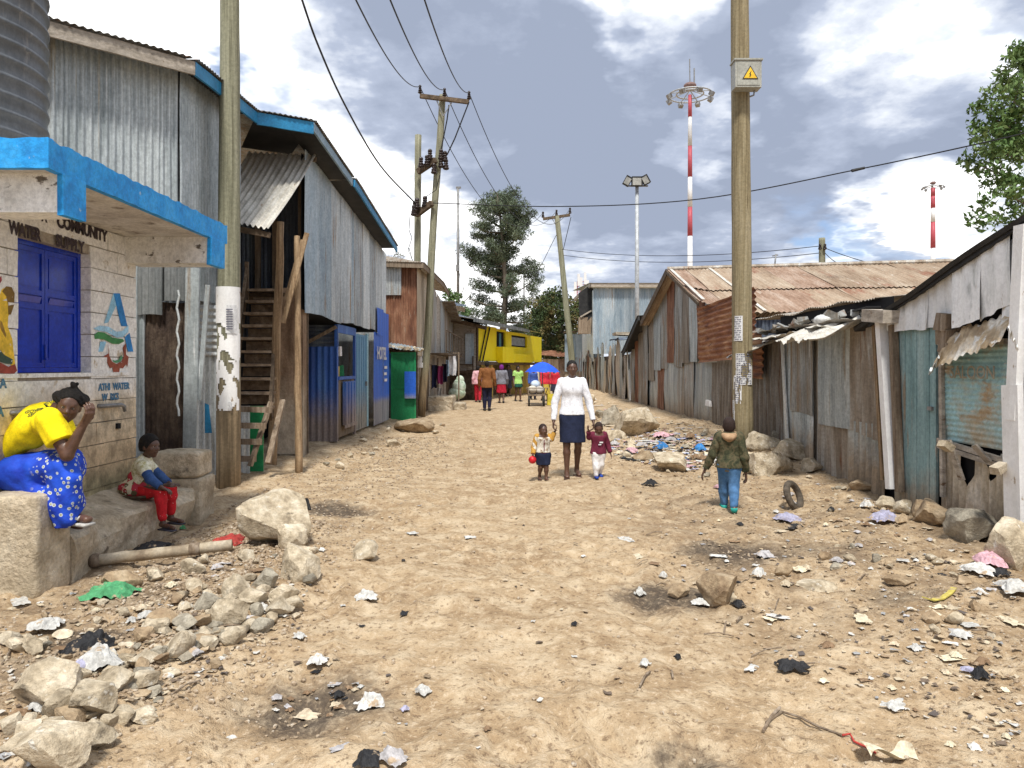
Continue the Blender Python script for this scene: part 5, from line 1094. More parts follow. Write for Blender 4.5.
# double pole with crossarm
pc = Vector((-2.95, 22.9, gz(-2.95, 22.9)))
PC = pole('utility_pole', W(421, 411, 22.9), W(443, 95, 22.9), .125, .10, 'pole_green', 'tall leaning greenish power pole with a crossarm on top', wob=.05, seed=5)
PD = pole('utility_pole', W(417, 413, 23.2), W(418, 135, 23.2), .115, .10, 'pole_green', 'shorter upright pole paired with the leaning power pole', wob=.04, seed=6)
def insul(T, p, r=.055, h=.16, parent=None, m='insul'):
    mb = MB(); p = Vector(p)
    mb.tube([p, p+Vector((0, 0, .05))], .015, 6)
    for i in range(3): mb.ball(p+Vector((0, 0, .05+h*i/3)), r*(1-.15*i), 10, 6, (1, 1, .55))
    mb.ball(p+Vector((0, 0, .05+h)), r*.7, 8, 6)
    return T.part('insulator', mb, M[m], parent=parent, smooth=True)
def crossarm(T, a, b, c, w_=.12, ins=(0, .5, 1), r=.07, h=.18):
    mb = MB(); mb.beam(a, b, w_, w_); arm = T.part('crossarm', mb, M['wood_dark'])
    mb = MB(); mid = (Vector(a)+Vector(b))/2
    for t in (.32, .68): p = Vector(a).lerp(Vector(b), t); mb.tube([p, Vector(c)-Vector((0, 0, .55))], .018, 5)
    T.part('arm_brace', mb, M['steel'], parent=arm)
    out = []
    for t in ins: p = Vector(a).lerp(Vector(b), t)+Vector((0, 0, w_/2)); insul(T, p, r, h, arm); out.append(p+Vector((0, 0, h+.05)))
    return out
c1 = crossarm(PC, W(420, 96, 22.7), W(469, 102, 22.7), W(443, 98, 22.7))
for (px0, py0, px1, py1, s_) in ((418, 172, 436, 160, 1), (416, 215, 432, 203, 2)):
    mb = MB(); mb.beam(W(px0, py0, 22.9), W(px1, py1, 22.6), .14, .16); arm = PC.part('bracket', mb, M['wood_dark'])
for (px, py) in ((427, 166), (421, 168), (430, 160), (441, 160), (445, 162), (441, 168), (446, 170), (434, 174)): insul(PC, W(px, py, 22.6), .10, .22)
for (px, py) in ((415, 212), (414, 216), (417, 209), (425, 207)): insul(PC, W(px, py, 22.7), .11, .22)
mb = MB(); mb.tube([W(x, y, 22.7) for x, y in ((449, 105), (447, 120), (444, 135), (441, 150), (444, 160))], .02, 4); mb.tube([W(x, y, 22.6) for x, y in ((469, 102), (462, 120), (455, 138), (447, 155))], .02, 4)
mb.tube([W(x, y, 22.6) for x, y in ((410, 216), (409, 230), (412, 238), (408, 250), (413, 262), (409, 248))], .012, 4); mb.tube([W(x, y, 22.6) for x, y in ((440, 175), (436, 190), (427, 196), (424, 205))], .012, 4)
PC.part('jumper_wire', mb, M['cable'])
mb = MB(); mb.span(-2.95, -2.64, 20.44, 20.47, .66, 1.4); solo('blue_notice_board', mb, M['blue_flat'], 'small blue board fixed at the edge of the green gate', 'board', (-2.8, 20.45, .66))
wrap(PC, (-2.83, 22.9, 0), .15, 1.5, 2.5, -2.6, -.8, 'paper', 'torn_notice', 2.7)
# third pole
PE = pole('utility_pole', W(573, 372, 44), W(557, 216, 44), .19, .15, 'pole_green', 'thin far power pole with a crossarm above the bushy tree', wob=.05, seed=7)
c3 = crossarm(PE, W(543, 219, 44), W(570, 215, 44), W(557, 218, 44), .15, (0, .5, 1), .1, .25)
PF = pole('utility_pole', W(822, 300, 30), W(822, 238, 30), .13, .12, 'pole_green', 'short grey pole rising behind the rusty roof', wob=.01, seed=8)
insul(PF, W(820, 250, 29.8), .08, .15); insul(PF, W(825, 250, 29.8), .08, .15)
# thin masts
def mast(name, label, cat, a, b, r0, r1, m):
    T = Thing(name, label, cat, (a.x, a.y, a.z)); mb = MB(); mb.tube([a, b], [r0, r1], 8); T.part('shaft', mb, M[m], smooth=True); return T
T = mast('thin_mast', 'thin dark metal mast left of the tall feathery tree', 'mast', W(458, 330, 60), W(458, 188, 60), .13, .10, 'steel')
mb = MB(); mb.beam(W(456, 187.5, 60), W(461, 187.5, 60), .2, .12); T.part('cap', mb, M['steel']); mb = MB(); mb.beam(W(456, 268, 59.8), W(459.5, 268, 59.8), .2, .5); T.part('clamp', mb, M['steel'])
T = mast('thin_mast', 'slender mast rising inside the tall feathery tree', 'mast', W(524, 340, 70), W(524, 265, 70), .09, .07, 'steel'); mb = MB(); mb.beam(W(522, 266, 70), W(526, 266, 70), .1, .1); T.part('cap', mb, M['steel'])
T = mast('roof_aerial', 'small leaning aerial on the rusty roof', 'aerial', W(774, 272, 19), W(776, 254, 19), .02, .02, 'steel'); mb = MB(); mb.beam(W(772.5, 256, 19), W(778, 255, 19), .03, .03); T.part('crossbar', mb, M['steel'])
# floodlight mast
T = mast('floodlight_mast', 'grey floodlight mast behind the ragged fence', 'light mast', W(637, 375, 38), W(637, 184, 38), .13, .09, 'grey_mast')
for (px, py, w_, ang) in ((627.5, 181, .34, .5), (637, 181.5, .55, 0), (645.5, 180, .34, -.5)):
    mb = MB(); mb.box(W(px, py, 38-.15), (w_, .28, .46), ry=ang); fl = T.part('floodlight', mb, M['black']); mb = MB(); mb.box(W(px, py, 38-.31), (w_*.8, .03, .36), ry=ang); T.part('lamp_glass', mb, mat('lamp glass', [(.3, .3, .28)], 5, rough=.15, bump=0), parent=fl)
mb = MB(); mb.beam(W(626, 186, 38), W(648, 186, 38), .07, .07); T.part('bracket', mb, M['steel'])
# red and white high masts
def highmast(label, px, ptop, Y, segs, ring_r, ring_py, base_py=300):
    a = W(px, base_py, Y); T = Thing('high_mast_light', label, 'light mast', (a.x, Y, a.z), 'red and white high mast lights')
    for (p0, p1, c_) in segs:
        mb = MB(); mb.tube([W(px, p1, Y), W(px, p0, Y)], [.0062*Y*(.6+.4*(p1-80)/200)*.5*1.0+.05, .0058*Y*.5*(.6+.4*(p0-80)/200)+.05], 12); T.part('mast_section', mb, M['red_paint' if c_ == 'r' else 'white_paint'], smooth=True)
    C_ = W(px, ring_py, Y); mb = MB()
    for rr, dz in ((ring_r, 0), (ring_r*.62, .1)):
        mb.tube([(C_.x+rr*math.cos(t), Y+rr*math.sin(t), C_.z+dz) for t in np.linspace(0, 2*math.pi, 33)], ring_r*.035, 6, cap=False)
    for i in range(8): t = math.pi*i/4+.2; mb.tube([(C_.x, Y, C_.z+ring_r*.22), (C_.x+ring_r*math.cos(t), Y+ring_r*math.sin(t), C_.z)], ring_r*.025, 5)
    rg = T.part('lamp_ring', mb, M['grey_mast'])
    for i in range(8):
        t = math.pi*i/4+.2; mb = MB(); mb.box((C_.x+ring_r*1.03*math.cos(t), Y+ring_r*1.03*math.sin(t), C_.z-ring_r*.13), (ring_r*.2, ring_r*.2, ring_r*.2), rz=t, ry=.5); T.part('floodlight', mb, M['steel'], parent=rg)
    mb = MB(); mb.ball(C_+Vector((0, 0, ring_r*.42)), ring_r*.30, 12, 8, (1, 1, .55)); T.part('head_cover', mb, mat('brown head cover', [(.2, .13, .12)], 5))
    mb = MB(); mb.tube([C_+Vector((0, 0, ring_r*.5)), W(px-.3, ptop, Y)], ring_r*.02+.02, 5); mb.tube([C_+Vector((ring_r*.2, 0, ring_r*.5)), C_+Vector((ring_r*.2, 0, ring_r*1.25))], ring_r*.03+.01, 5); T.part('lightning_rod', mb, M['steel'])
highmast('tall red and white high mast with a ring of floodlights beside the right pole', 690, 59, 80, [(95, 117, 'r'), (117, 146, 'w'), (146, 177, 'r'), (177, 207, 'w'), (207, 236, 'r'), (236, 300, 'w')], 2.3, 95)
highmast('smaller red and white high mast far behind the rusty roof', 933, 174, 150, [(188, 196, 'r'), (196, 208, 'r'), (208, 222, 'w'), (222, 248, 'r'), (248, 290, 'w')], 1.9, 187)
# far lattice antenna
T = Thing('antenna_tower', 'far red and white lattice antenna tower above the bushy tree', 'tower', W(581, 330, 150))
mb = MB()
for dx in (-1.0, 1.0): mb.tube([W(581, 330, 150)+Vector((dx, 0, 0)), W(581, 281, 150)+Vector((dx*.7, 0, 0))], .09, 4)
for i in range(16): p = W(581, 326-i*2.8, 150); mb.tube([p+Vector((-1+.02*i, 0, 0)), p+Vector((1-.02*i, 0, .55))], .06, 4)
T.part('lattice', mb, M['red_paint'])
for (dx, dz) in ((-1.2, 0), (0, .9), (1.3, .3), (-.5, 1.6), (.8, 1.9)):
    mb = MB(); mb.box(W(581, 288, 150)+Vector((dx, -.4, dz)), (.5, .3, 2.4)); T.part('antenna_panel', mb, M['white_paint'])

def wire(pts, r, label, sag=0.0, name='overhead_wire', n=30, cat='wire', grp=None):
    mb = MB(); P = [Vector(p) for p in pts]; out = []
    for s_ in range(len(P)-1):
        a, b = P[s_], P[s_+1]; a0 = P[s_-1] if s_ else a*2-b; b1 = P[s_+2] if s_+2 < len(P) else b*2-a
        for i in range(n): t = i/n; out.append((a*2+(b-a0)*t+(a0*2-a*5+b*4-b1)*t*t+(a*3-a0-b*3+b1)*t*t*t)*.5-Vector((0, 0, sag*4*t*(1-t))))
    out.append(P[-1]); mb.tube(out, r, 5); return solo(name, mb, M['cable'], label, cat, P[0], group=grp, smooth=True)
wire([W(300, -6, 14), W(318, 45, 15.3), W(345, 105, 17), W(380, 165, 19.8), W(416, 204, 22.7)], .022, 'thick sagging black cable dropping to the double pole', n=8)
wire([W(432, 203, 22.7), W(560, 206.5, 20), W(700, 199, 18), W(860, 169, 16), W(1000, 139, 14), W(1060, 124, 13.4)], .014, 'cable crossing the sky from the double pole towards the right tree', n=8)
jn = MB(); jn.box(W(858, 169.3, 16), (.28, .05, .05), ry=-.2); jn.tube([W(852, 171, 15.9), W(864, 168, 15.9)], .03, 6); solo('cable_joint', jn, M['black'], 'small dark joint clipped on the cable crossing the sky', 'cable joint', W(858, 169, 16))
for (p, q, wh) in ((c1[0], (352, -8, 9), 'left'), (c1[1], (387, -8, 9), 'middle'), (c1[2], (422, -8, 9), 'right')):
    wire([p, W(*q)], .012, 'thin wire running overhead from the %s insulator of the double pole crossarm' % wh, .35, grp='power wires overhead', n=40)
for i in range(3): wire([c1[i], c3[i]], .013, 'thin wire sagging to the far power pole from the %s crossarm insulator' % ('left', 'middle', 'right')[i], 2.2, grp='power wires between the poles', n=40)
for (a, b, lab) in ((W(560, 249, 44), W(820, 246, 30), 'upper thin wire running to the short pole behind the rusty roof'), (W(562, 255, 44), W(820, 253, 30), 'lower thin wire running to the short pole behind the rusty roof')): wire([a, b], .015, lab, .4)
for (a, b, lab) in ((W(825, 248, 30), W(905, 270, 26), 'upper thin wire leaving the short pole to its right'), (W(825, 253, 30), W(850, 268, 24), 'lower thin wire leaving the short pole to its right')): wire([a, b], .015, lab, .1)
wire([W(571, 217, 44), W(562, 255, 44)], .02, 'wire hanging along the far power pole', 0); wire([W(558, 232, 44), W(520, 290, 50), W(470, 292, 52), W(458, 268, 59)], .018, 'wire from the far power pole to the thin mast', .2)

# ------------------------------------------------------------------ trees
def leafmat(name, cols, sc=2.0):
    return mat(name, cols, sc, (1, 1, 1), .75, 0, 0, 10, rand=0, spec=.2, contrast=.14)
def leaves(clumps, per, size, seed, aspect=1.0, flat=.0, droop=0.0):
    """many small leaf faces round clump centres (c, radius)"""
    rg = np.random.default_rng(seed); V = []; 
    for (c, r) in clumps:
        n = int(per*(r**1.5)) if per > 0 else 60
        d = rg.normal(size=(n, 3)); d /= np.linalg.norm(d, axis=1)[:, None]+1e-9
        p = np.array(c)+d*(r*rg.random((n, 1))**.45)*np.array([1, 1, .75])
        a = rg.normal(size=(n, 3)); a[:, 2] -= droop; a /= np.linalg.norm(a, axis=1)[:, None]; b = rg.normal(size=(n, 3)); b -= a*(a*b).sum(1)[:, None]; b /= np.linalg.norm(b, axis=1)[:, None]
        s = size*rg.uniform(.5, 1.3, (n, 1)); V.append(np.stack([p-a*s-b*s*aspect*.3, p-a*s*.1-b*s*aspect, p+a*s, p-a*s*.1+b*s*aspect], 1))
    V = np.concatenate(V).reshape(-1, 3); k = len(V)//4; f = np.arange(k*4).reshape(k, 4)
    return (V, f)
def grow(base, top, r0, limbs, seed, spread, up=.5):
    """trunk with limbs; limbs: (height fraction, length, azimuth); returns mesh and tips"""
    rg = random.Random(seed); mb = MB(); base = Vector(base); top = Vector(top); n = 12; pts = []
    for i in range(n+1): t = i/n; pts.append(base.lerp(top, t)+Vector((mnoise.noise(Vector((t*3, seed, 0))), mnoise.noise(Vector((t*3, seed, 4))), 0))*(top-base).length*.03*min(1, t*3))
    mb.tube(pts, [r0*(1-.85*i/n) for i in range(n+1)], 9, wob=.05, seed=seed); tips = []
    for (h, ln, az, el) in limbs:
        i = int(h*n); p = pts[i].lerp(pts[min(i+1, n)], h*n-i); d = Vector((math.cos(az)*math.cos(el), math.sin(az)*math.cos(el), math.sin(el))); q = [p]
        for j in range(6): d = (d+Vector((rg.uniform(-.18, .18), rg.uniform(-.18, .18), rg.uniform(-.12, .2)))).normalized(); q.append(q[-1]+d*ln/6)
        r = r0*(1-.8*h)*.45; mb.tube(q, [r*(1-.8*j/6) for j in range(7)], 6); tips.append(q)
        for j in (2, 3, 4, 5):
            d2 = (d+Vector((rg.uniform(-1, 1), rg.uniform(-1, 1), rg.uniform(-.5, .8)))).normalized(); e = q[j]+d2*ln*.3; mb.tube([q[j], q[j].lerp(e, .5)+Vector((0, 0, .02)), e], [r*.35, r*.2, r*.08], 4); tips.append([q[j], e])
    return mb, tips, pts
M['bark'] = mat('bark', [(.10, .085, .065), (.19, .16, .125)], 6, (1, 1, .2), .9, 0, .8, 25)
def tree(name, label, base, top, r0, limbs, seed, crad, per, size, lm, extra=(), aspect=.35, droop=.2, skip=0.0):
    T = Thing(name, label, 'tree', base); mb, tips, pts = grow(base, top, r0, limbs, seed, 1); T.part('trunk', mb, M['bark'], smooth=True)
    rg = random.Random(seed+1); cl = []
    for q in tips:
        if rg.random() < skip: continue
        cl.append((tuple(q[-1]), crad*rg.uniform(.6, 1.2)))
        if len(q) > 3: cl.append((tuple(q[4]), crad*rg.uniform(.5, .9))); cl.append((tuple(q[3]), crad*rg.uniform(.4, .7)))
    cl += list(extra); T.part('crown', leaves(cl, per, size, seed, aspect, droop=droop), lm); return T
# tall feathery tree
rg = random.Random(3); Yt = 60; lim = []
def px2(px, py, Y=Yt): return W(px, py, Y)
prof_ = [(330, 462, 545), (315, 460, 540), (300, 470, 530), (285, 475, 530), (270, 480, 530), (258, 464, 505), (248, 462, 510), (235, 470, 520), (225, 475, 525), (215, 480, 532), (207, 485, 525), (198, 492, 515)]
T = Thing('feathery_tree', 'tall feathery dark tree rising behind the yellow house', 'tree', W(503, 400, Yt))
mb = MB(); tr_ = [W(505, 400, Yt), W(503, 330, Yt), W(506, 290, Yt), W(503, 250, Yt), W(500, 215, Yt), W(497, 193, Yt)]; mb.tube(tr_, [.34, .27, .2, .15, .09, .03], 9); cl = []
for (py, xl, xr) in prof_:
    for side in (xl, xr, None, None):
        p = W(503+rg.uniform(-2, 2), py+rg.uniform(4, 14), Yt)
        if side is None: e = W(rg.uniform(xl+6, xr-6), py, Yt)+Vector((0, rg.uniform(-3.2, 3.2), 0))
        else: e = W(side, py+rg.uniform(-4, 4), Yt)+Vector((0, rg.uniform(-1.5, 1.5), 0))
        m_ = p.lerp(e, .5)+Vector((0, 0, -.2)); mb.tube([p, m_, e], [.10, .06, .02], 5)
        for t in (.35, .55, .75, .95):
            if rg.random() < .87: cl.append((tuple(p.lerp(e, t)+Vector((rg.uniform(-.25, .25), rg.uniform(-.5, .5), rg.uniform(-.2, .4)))), rg.uniform(.45, .95)))
for (px, py) in ((528, 262), (535, 268), (538, 280), (533, 290), (530, 275), (537, 300)): cl.append((tuple(W(px, py, Yt+1)), rg.uniform(.6, .9)))
T.part('trunk', mb, M['bark'], smooth=True)
T.part('crown', leaves(cl, 560, .15, 5, .2, droop=.3), leafmat('feathery needles', [(.055, .075, .05), (.10, .13, .08), (.16, .19, .125)], .8))
# bushy tree, brownish flowers
T = Thing('bushy_tree', 'dense bushy tree with olive brown crown beside the far power pole', 'tree', W(562, 372, 52))
mb = MB(); mb.tube([W(564, 376, 52), W(562, 340, 52), W(560, 310, 52)], [.35, .25, .1], 8)
for (px, py) in ((540, 320), (550, 305), (575, 310), (585, 330), (545, 345), (580, 350)): mb.tube([W(562, 350, 52), W(px, py, 52)], [.12, .04], 5)
T.part('trunk', mb, M['bark']); cl = []
rg = random.Random(9)
for i in range(150):
    a = rg.random()*6.28; r = rg.random()**.5; px = 559+30*r*math.cos(a)+rg.uniform(-3, 3); py = 325+36*r*math.sin(a)+rg.uniform(-3, 3)
    cl.append((tuple(W(px, py, 52+rg.uniform(-2.2, 2.2))), rg.uniform(.3, .75)))
T.part('crown', leaves(cl, 260, .11, 6, .5), leafmat('olive leaves', [(.025, .045, .02), (.06, .085, .03), (.17, .13, .055)], 1.1))
# near right tree
T = tree('leafy_tree', 'green leafy tree leaning over the whitewashed shack roof', W(1075, 300, 22), W(1040, 60, 22), .25,
    [(.45, 2.4, 3.0, .25), (.55, 2.2, 3.3, .35), (.62, 2.0, 2.7, .5), (.7, 1.9, 3.4, .5), (.78, 1.6, 3.0, .7), (.5, 1.8, 4.2, .4), (.6, 1.8, 1.9, .4), (.85, 1.4, 3.5, .8), (.72, 1.8, .2, .5), (.9, 1.2, 2.6, .9), (.4, 2.5, 3.35, .05), (.66, 2.5, 3.2, .15)], 12, .42, 300, .10, leafmat('green leaves', [(.06, .11, .03), (.11, .18, .055), (.20, .27, .11)], 1.5), aspect=.45,
    extra=[(tuple(W(px, py, 21.5+dz)), r) for px, py, dz, r in ((1004, 115, 0, .45), (1015, 95, .4, .4), (995, 130, -.3, .35), (1008, 150, .3, .5), (992, 170, 0, .42), (1003, 185, .4, .45), (985, 200, 0, .35), (976, 212, .2, .32), (990, 222, -.2, .4), (1010, 215, 0, .5), (1020, 180, 0, .55), (1018, 140, .2, .5), (970, 222, 0, .22), (982, 150, 0, .12))])
# small greenery behind the rusty house and a far treeline
T = Thing('young_tree', 'thin young tree with sparse twigs behind the rusty house roof', 'tree', W(455, 330, 40))
mb = MB(); mb.tube([W(452, 335, 40), W(455, 310, 40), W(465, 285, 40)], [.08, .05, .01], 5); mb.tube([W(455, 310, 40), W(470, 296, 40), W(474, 285, 40)], [.04, .02, .005], 4); T.part('trunk', mb, M['bark'])
T.part('crown', leaves([(tuple(W(px, py, 40)), r) for px, py, r in ((450, 298, .5), (454, 304, .6), (460, 308, .5), (448, 292, .3), (456, 296, .35), (466, 312, .3))], 420, .10, 8, .5), leafmat('light green leaves', [(.07, .12, .04), (.13, .2, .07)], 2))
T = Thing('scrub_tree', 'bare twiggy treetop behind the corrugated building eave', 'tree', W(392, 300, 45))
mb = MB(); rg = random.Random(2)
for i in range(26): a = W(392, 285, 45); e = W(392+rg.uniform(-12, 14), rg.uniform(249, 272), 45); mb.tube([a, a.lerp(e, .5)+Vector((rg.uniform(-.2, .2), 0, 0)), e], [.04, .02, .006], 4)
T.part('trunk', mb, M['bark']); T.part('crown', leaves([(tuple(W(392+rg.uniform(-10, 12), rg.uniform(252, 272), 45)), .25) for i in range(16)], 160, .06, 4, .4), leafmat('dry leaves', [(.1, .1, .05), (.18, .17, .09)], 2))
cl = [(tuple(W(rg.uniform(455, 600), rg.uniform(335, 362), 75)), rg.uniform(.8, 1.6)) for i in range(60)]
tag(link('treeline', leaves(cl, 60, .25, 9, .5), leafmat('far leaves', [(.03, .045, .025), (.07, .09, .05)], .8)), 'dark far mass of low trees behind the yellow house', 'treeline', kind='stuff')
# ------------------------------------------------------------------ people: implicit surfaces turned into one continuous mesh each
def A3(v): return np.array([v[0], v[1], v[2]], float)
def _prim(P, pr):
    t = pr[0]
    if t == 'c':
        a, b, ra, rb = A3(pr[1]), A3(pr[2]), pr[3], pr[4]; sq = pr[6] if len(pr) > 6 else None
        if sq is not None:
            d, f = A3(sq[0]), sq[1]; d = d/np.linalg.norm(d); mid = (a+b)/2; k = 1/f-1
            P = P+d*((P-mid)@d)[..., None]*k; a = a+d*((a-mid)@d)*k; b = b+d*((b-mid)@d)*k
        ab = b-a; L = max(ab@ab, 1e-9); h = np.clip(((P-a)@ab)/L, 0, 1)
        v = np.linalg.norm(P-a-h[..., None]*ab, axis=-1)-(ra+(rb-ra)*h)
        if sq is not None: v = v*min(1, (sq[1]+1)/2)
        return v
    if t == 'e':
        c, r = A3(pr[1]), A3(pr[2]); q = P-c
        if len(pr) > 4 and pr[4] is not None: q = q@np.array(pr[4]).T      # rows: local axes
        k0 = np.linalg.norm(q/r, axis=-1); k1 = np.linalg.norm(q/(r*r), axis=-1)+1e-9
        return k0*(k0-1)/k1
def _bb(pr):
    if pr[0] == 'c':
        a, b = A3(pr[1]), A3(pr[2]); r = max(pr[3], pr[4]); return np.minimum(a, b)-r, np.maximum(a, b)+r
    c = A3(pr[1]); r = max(pr[2]); return c-r, c+r
def sdf(prims, vox, cuts=(), cap=.06, wob=0, wsc=9, subs=()):
    lo = np.min([_bb(p)[0] for p in prims], 0)-vox*3; hi = np.max([_bb(p)[1] for p in prims], 0)+vox*3
    n = np.ceil((hi-lo)/vox).astype(int)+1; Fd = np.full(n, cap, np.float32); ax = [lo[i]+np.arange(n[i])*vox for i in range(3)]
    def apply(pr, sub=False):
        k = pr[5] if pr[0] == 'c' else pr[3]; b0, b1 = _bb(pr); m = cap+k
        i0 = np.clip(((b0-m-lo)/vox).astype(int), 0, n-1); i1 = np.clip(((b1+m-lo)/vox).astype(int)+2, 1, n)
        sl = tuple(slice(i0[i], i1[i]) for i in range(3))
        P = np.stack(np.meshgrid(ax[0][sl[0]], ax[1][sl[1]], ax[2][sl[2]], indexing='ij'), -1)
        d = _prim(P, pr); f = Fd[sl]
        if sub: Fd[sl] = np.maximum(f, -d); return
        h = np.maximum(k-np.abs(f-d), 0)/max(k, 1e-6); Fd[sl] = np.minimum(f, d)-h*h*k*.25
    for pr in prims: apply(pr)
    for pr in subs: apply(pr, True)
    if wob or cuts:
        P = np.stack(np.meshgrid(*ax, indexing='ij'), -1)
        if wob:
            q = P*wsc; w_ = np.sin(q[..., 0]*1.7+q[..., 2]*1.1+1.3*np.sin(q[..., 1]))*np.sin(q[..., 1]*1.9-q[..., 2]*.8+1.1*np.sin(q[..., 0]*1.3)+.5)+.5*np.sin(q[..., 2]*2.3+q[..., 0]*2.9+2*np.sin(q[..., 1]*.9))
            Fd += wob*w_
        for (p, nn) in cuts: nn = A3(nn)/np.linalg.norm(nn); Fd = np.maximum(Fd, (P-A3(p))@nn)
    # surface nets
    S = Fd < 0; c = np.zeros(tuple(n-1), np.int8); off = [(i, j, k) for i in (0, 1) for j in (0, 1) for k in (0, 1)]
    sh = n-1
    for (i, j, k) in off: c += S[i:i+sh[0], j:j+sh[1], k:k+sh[2]]
    act = np.argwhere((c > 0) & (c < 8)); idx = -np.ones(tuple(sh), np.int64); idx[act[:, 0], act[:, 1], act[:, 2]] = np.arange(len(act))
    acc = np.zeros((len(act), 3)); cnt = np.zeros(len(act))
    for o in off:
        for a in range(3):
            if o[a]: continue
            o2 = list(o); o2[a] = 1
            v0 = Fd[act[:, 0]+o[0], act[:, 1]+o[1], act[:, 2]+o[2]]; v1 = Fd[act[:, 0]+o2[0], act[:, 1]+o2[1], act[:, 2]+o2[2]]
            m = (v0 < 0) != (v1 < 0); t = np.where(m, v0/np.where(m, v0-v1, 1), 0); p = np.tile(np.array(o, float), (len(act), 1)); p[:, a] += t
            acc[m] += p[m]; cnt[m] += 1
    V = lo+(act+acc/cnt[:, None])*vox; Q = []
    for a in range(3):
        b, c_ = (a+1) % 3, (a+2) % 3; s0 = [slice(None)]*3; s1 = [slice(None)]*3; s0[a] = slice(0, -1); s1[a] = slice(1, None)
        A_, B_ = S[tuple(s0)], S[tuple(s1)]; e = np.argwhere(A_ != B_); e = e[(e[:, b] > 0) & (e[:, c_] > 0) & (e[:, b] < sh[b]) & (e[:, c_] < sh[c_])]
        fl = A_[e[:, 0], e[:, 1], e[:, 2]]; g = []
        for (db, dc) in ((1, 1), (0, 1), (0, 0), (1, 0)): q = e.copy(); q[:, b] -= db; q[:, c_] -= dc; g.append(idx[q[:, 0], q[:, 1], q[:, 2]])
        g = np.stack(g, 1); g[~fl] = g[~fl][:, ::-1]; Q.append(g)
    Q = np.concatenate(Q); Q = Q[(Q >= 0).all(1)]
    return (V, Q)

def nrm(v): v = A3(v); return v/np.linalg.norm(v)
def hand(w, d, n, th, s, k=.006, curl=.5):
    """palm, four fingers and a thumb. w wrist, d finger direction, n palm normal (fingers curl towards it), th thumb side"""
    w, d, n = A3(w), nrm(d), nrm(n); n = nrm(n-d*(n@d)); sd_ = np.cross(n, d); sd_ = sd_ if sd_@A3(th) > 0 else -sd_; out = []
    pl = .088*s
    for q in (-.026, -.009, .009, .026): out.append(('c', w+d*.012*s+sd_*q*.6*s, w+d*pl+sd_*q*1.05*s, .0135*s, .0115*s, .012*s))
    for i, (q, ln) in enumerate(((.029, .070), (.010, .078), (-.009, .073), (-.028, .058))):
        a = w+d*pl+sd_*q*s; d1 = nrm(d+n*curl*.55+sd_*q*3); b = a+d1*ln*.45*s; d2 = nrm(d1+n*curl*1.1); c = b+d2*ln*.32*s; d3 = nrm(d2+n*curl*.9); e = c+d3*ln*.25*s
        out += [('c', a, b, .0095*s, .0085*s, k*s), ('c', b, c, .0085*s, .0078*s, k*s), ('c', c, e, .0078*s, .0068*s, k*s)]
    a = w+d*.022*s+sd_*.026*s; d1 = nrm(d*.75+sd_*.7+n*.3); b = a+d1*.040*s; d2 = nrm(d1+n*curl*.6+d*.3); c = b+d2*.030*s
    out += [('c', a, b, .013*s, .0105*s, .008*s), ('c', b, c, .0100*s, .0082*s, k*s)]
    return out
def head_prims(C, f, u, s, hair=None):
    """s = head height / 0.225"""
    C, f, u = A3(C), nrm(f), nrm(u); f = nrm(f-u*(f@u)); r = np.cross(f, u); ax = np.stack([r, f, u]); o = []
    P = lambda x, y, z: C+(r*x+f*y+u*z)*s
    o.append(('e', P(0, -.008, .028), (.072*s, .092*s, .084*s), .02*s, ax))
    o.append(('e', P(0, .012, -.025), (.060*s, .074*s, .078*s), .03*s, ax))
    o.append(('c', P(0, .035, -.060), P(0, .048, -.088), .042*s, .028*s, .03*s))
    o.append(('c', P(-.025, .062, .020), P(.025, .062, .020), .022*s, .022*s, .02*s))          # brow
    for q in (-1, 1):
        o.append(('e', P(q*.038, .058, -.025), (.022*s, .02*s, .02*s), .02*s, ax))            # cheek
        o.append(('e', P(q*.073, -.005, -.008), (.010*s, .018*s, .030*s), .008*s, ax))        # ear
    o.append(('c', P(0, .082, .006), P(0, .097, -.026), .009*s, .014*s, .012*s))               # nose
    for q in (-1, 1): o.append(('e', P(q*.012, .090, -.030), (.010*s, .010*s, .008*s), .008*s, ax))
    o.append(('e', P(0, .084, -.052), (.024*s, .012*s, .0075*s), .006*s, ax)); o.append(('e', P(0, .081, -.064), (.021*s, .012*s, .0085*s), .006*s, ax))
    sub = [('e', P(q*.030, .089, .002), (.015*s, .012*s, .009*s), .01*s, ax) for q in (-1, 1)]
    return o, sub, P, ax
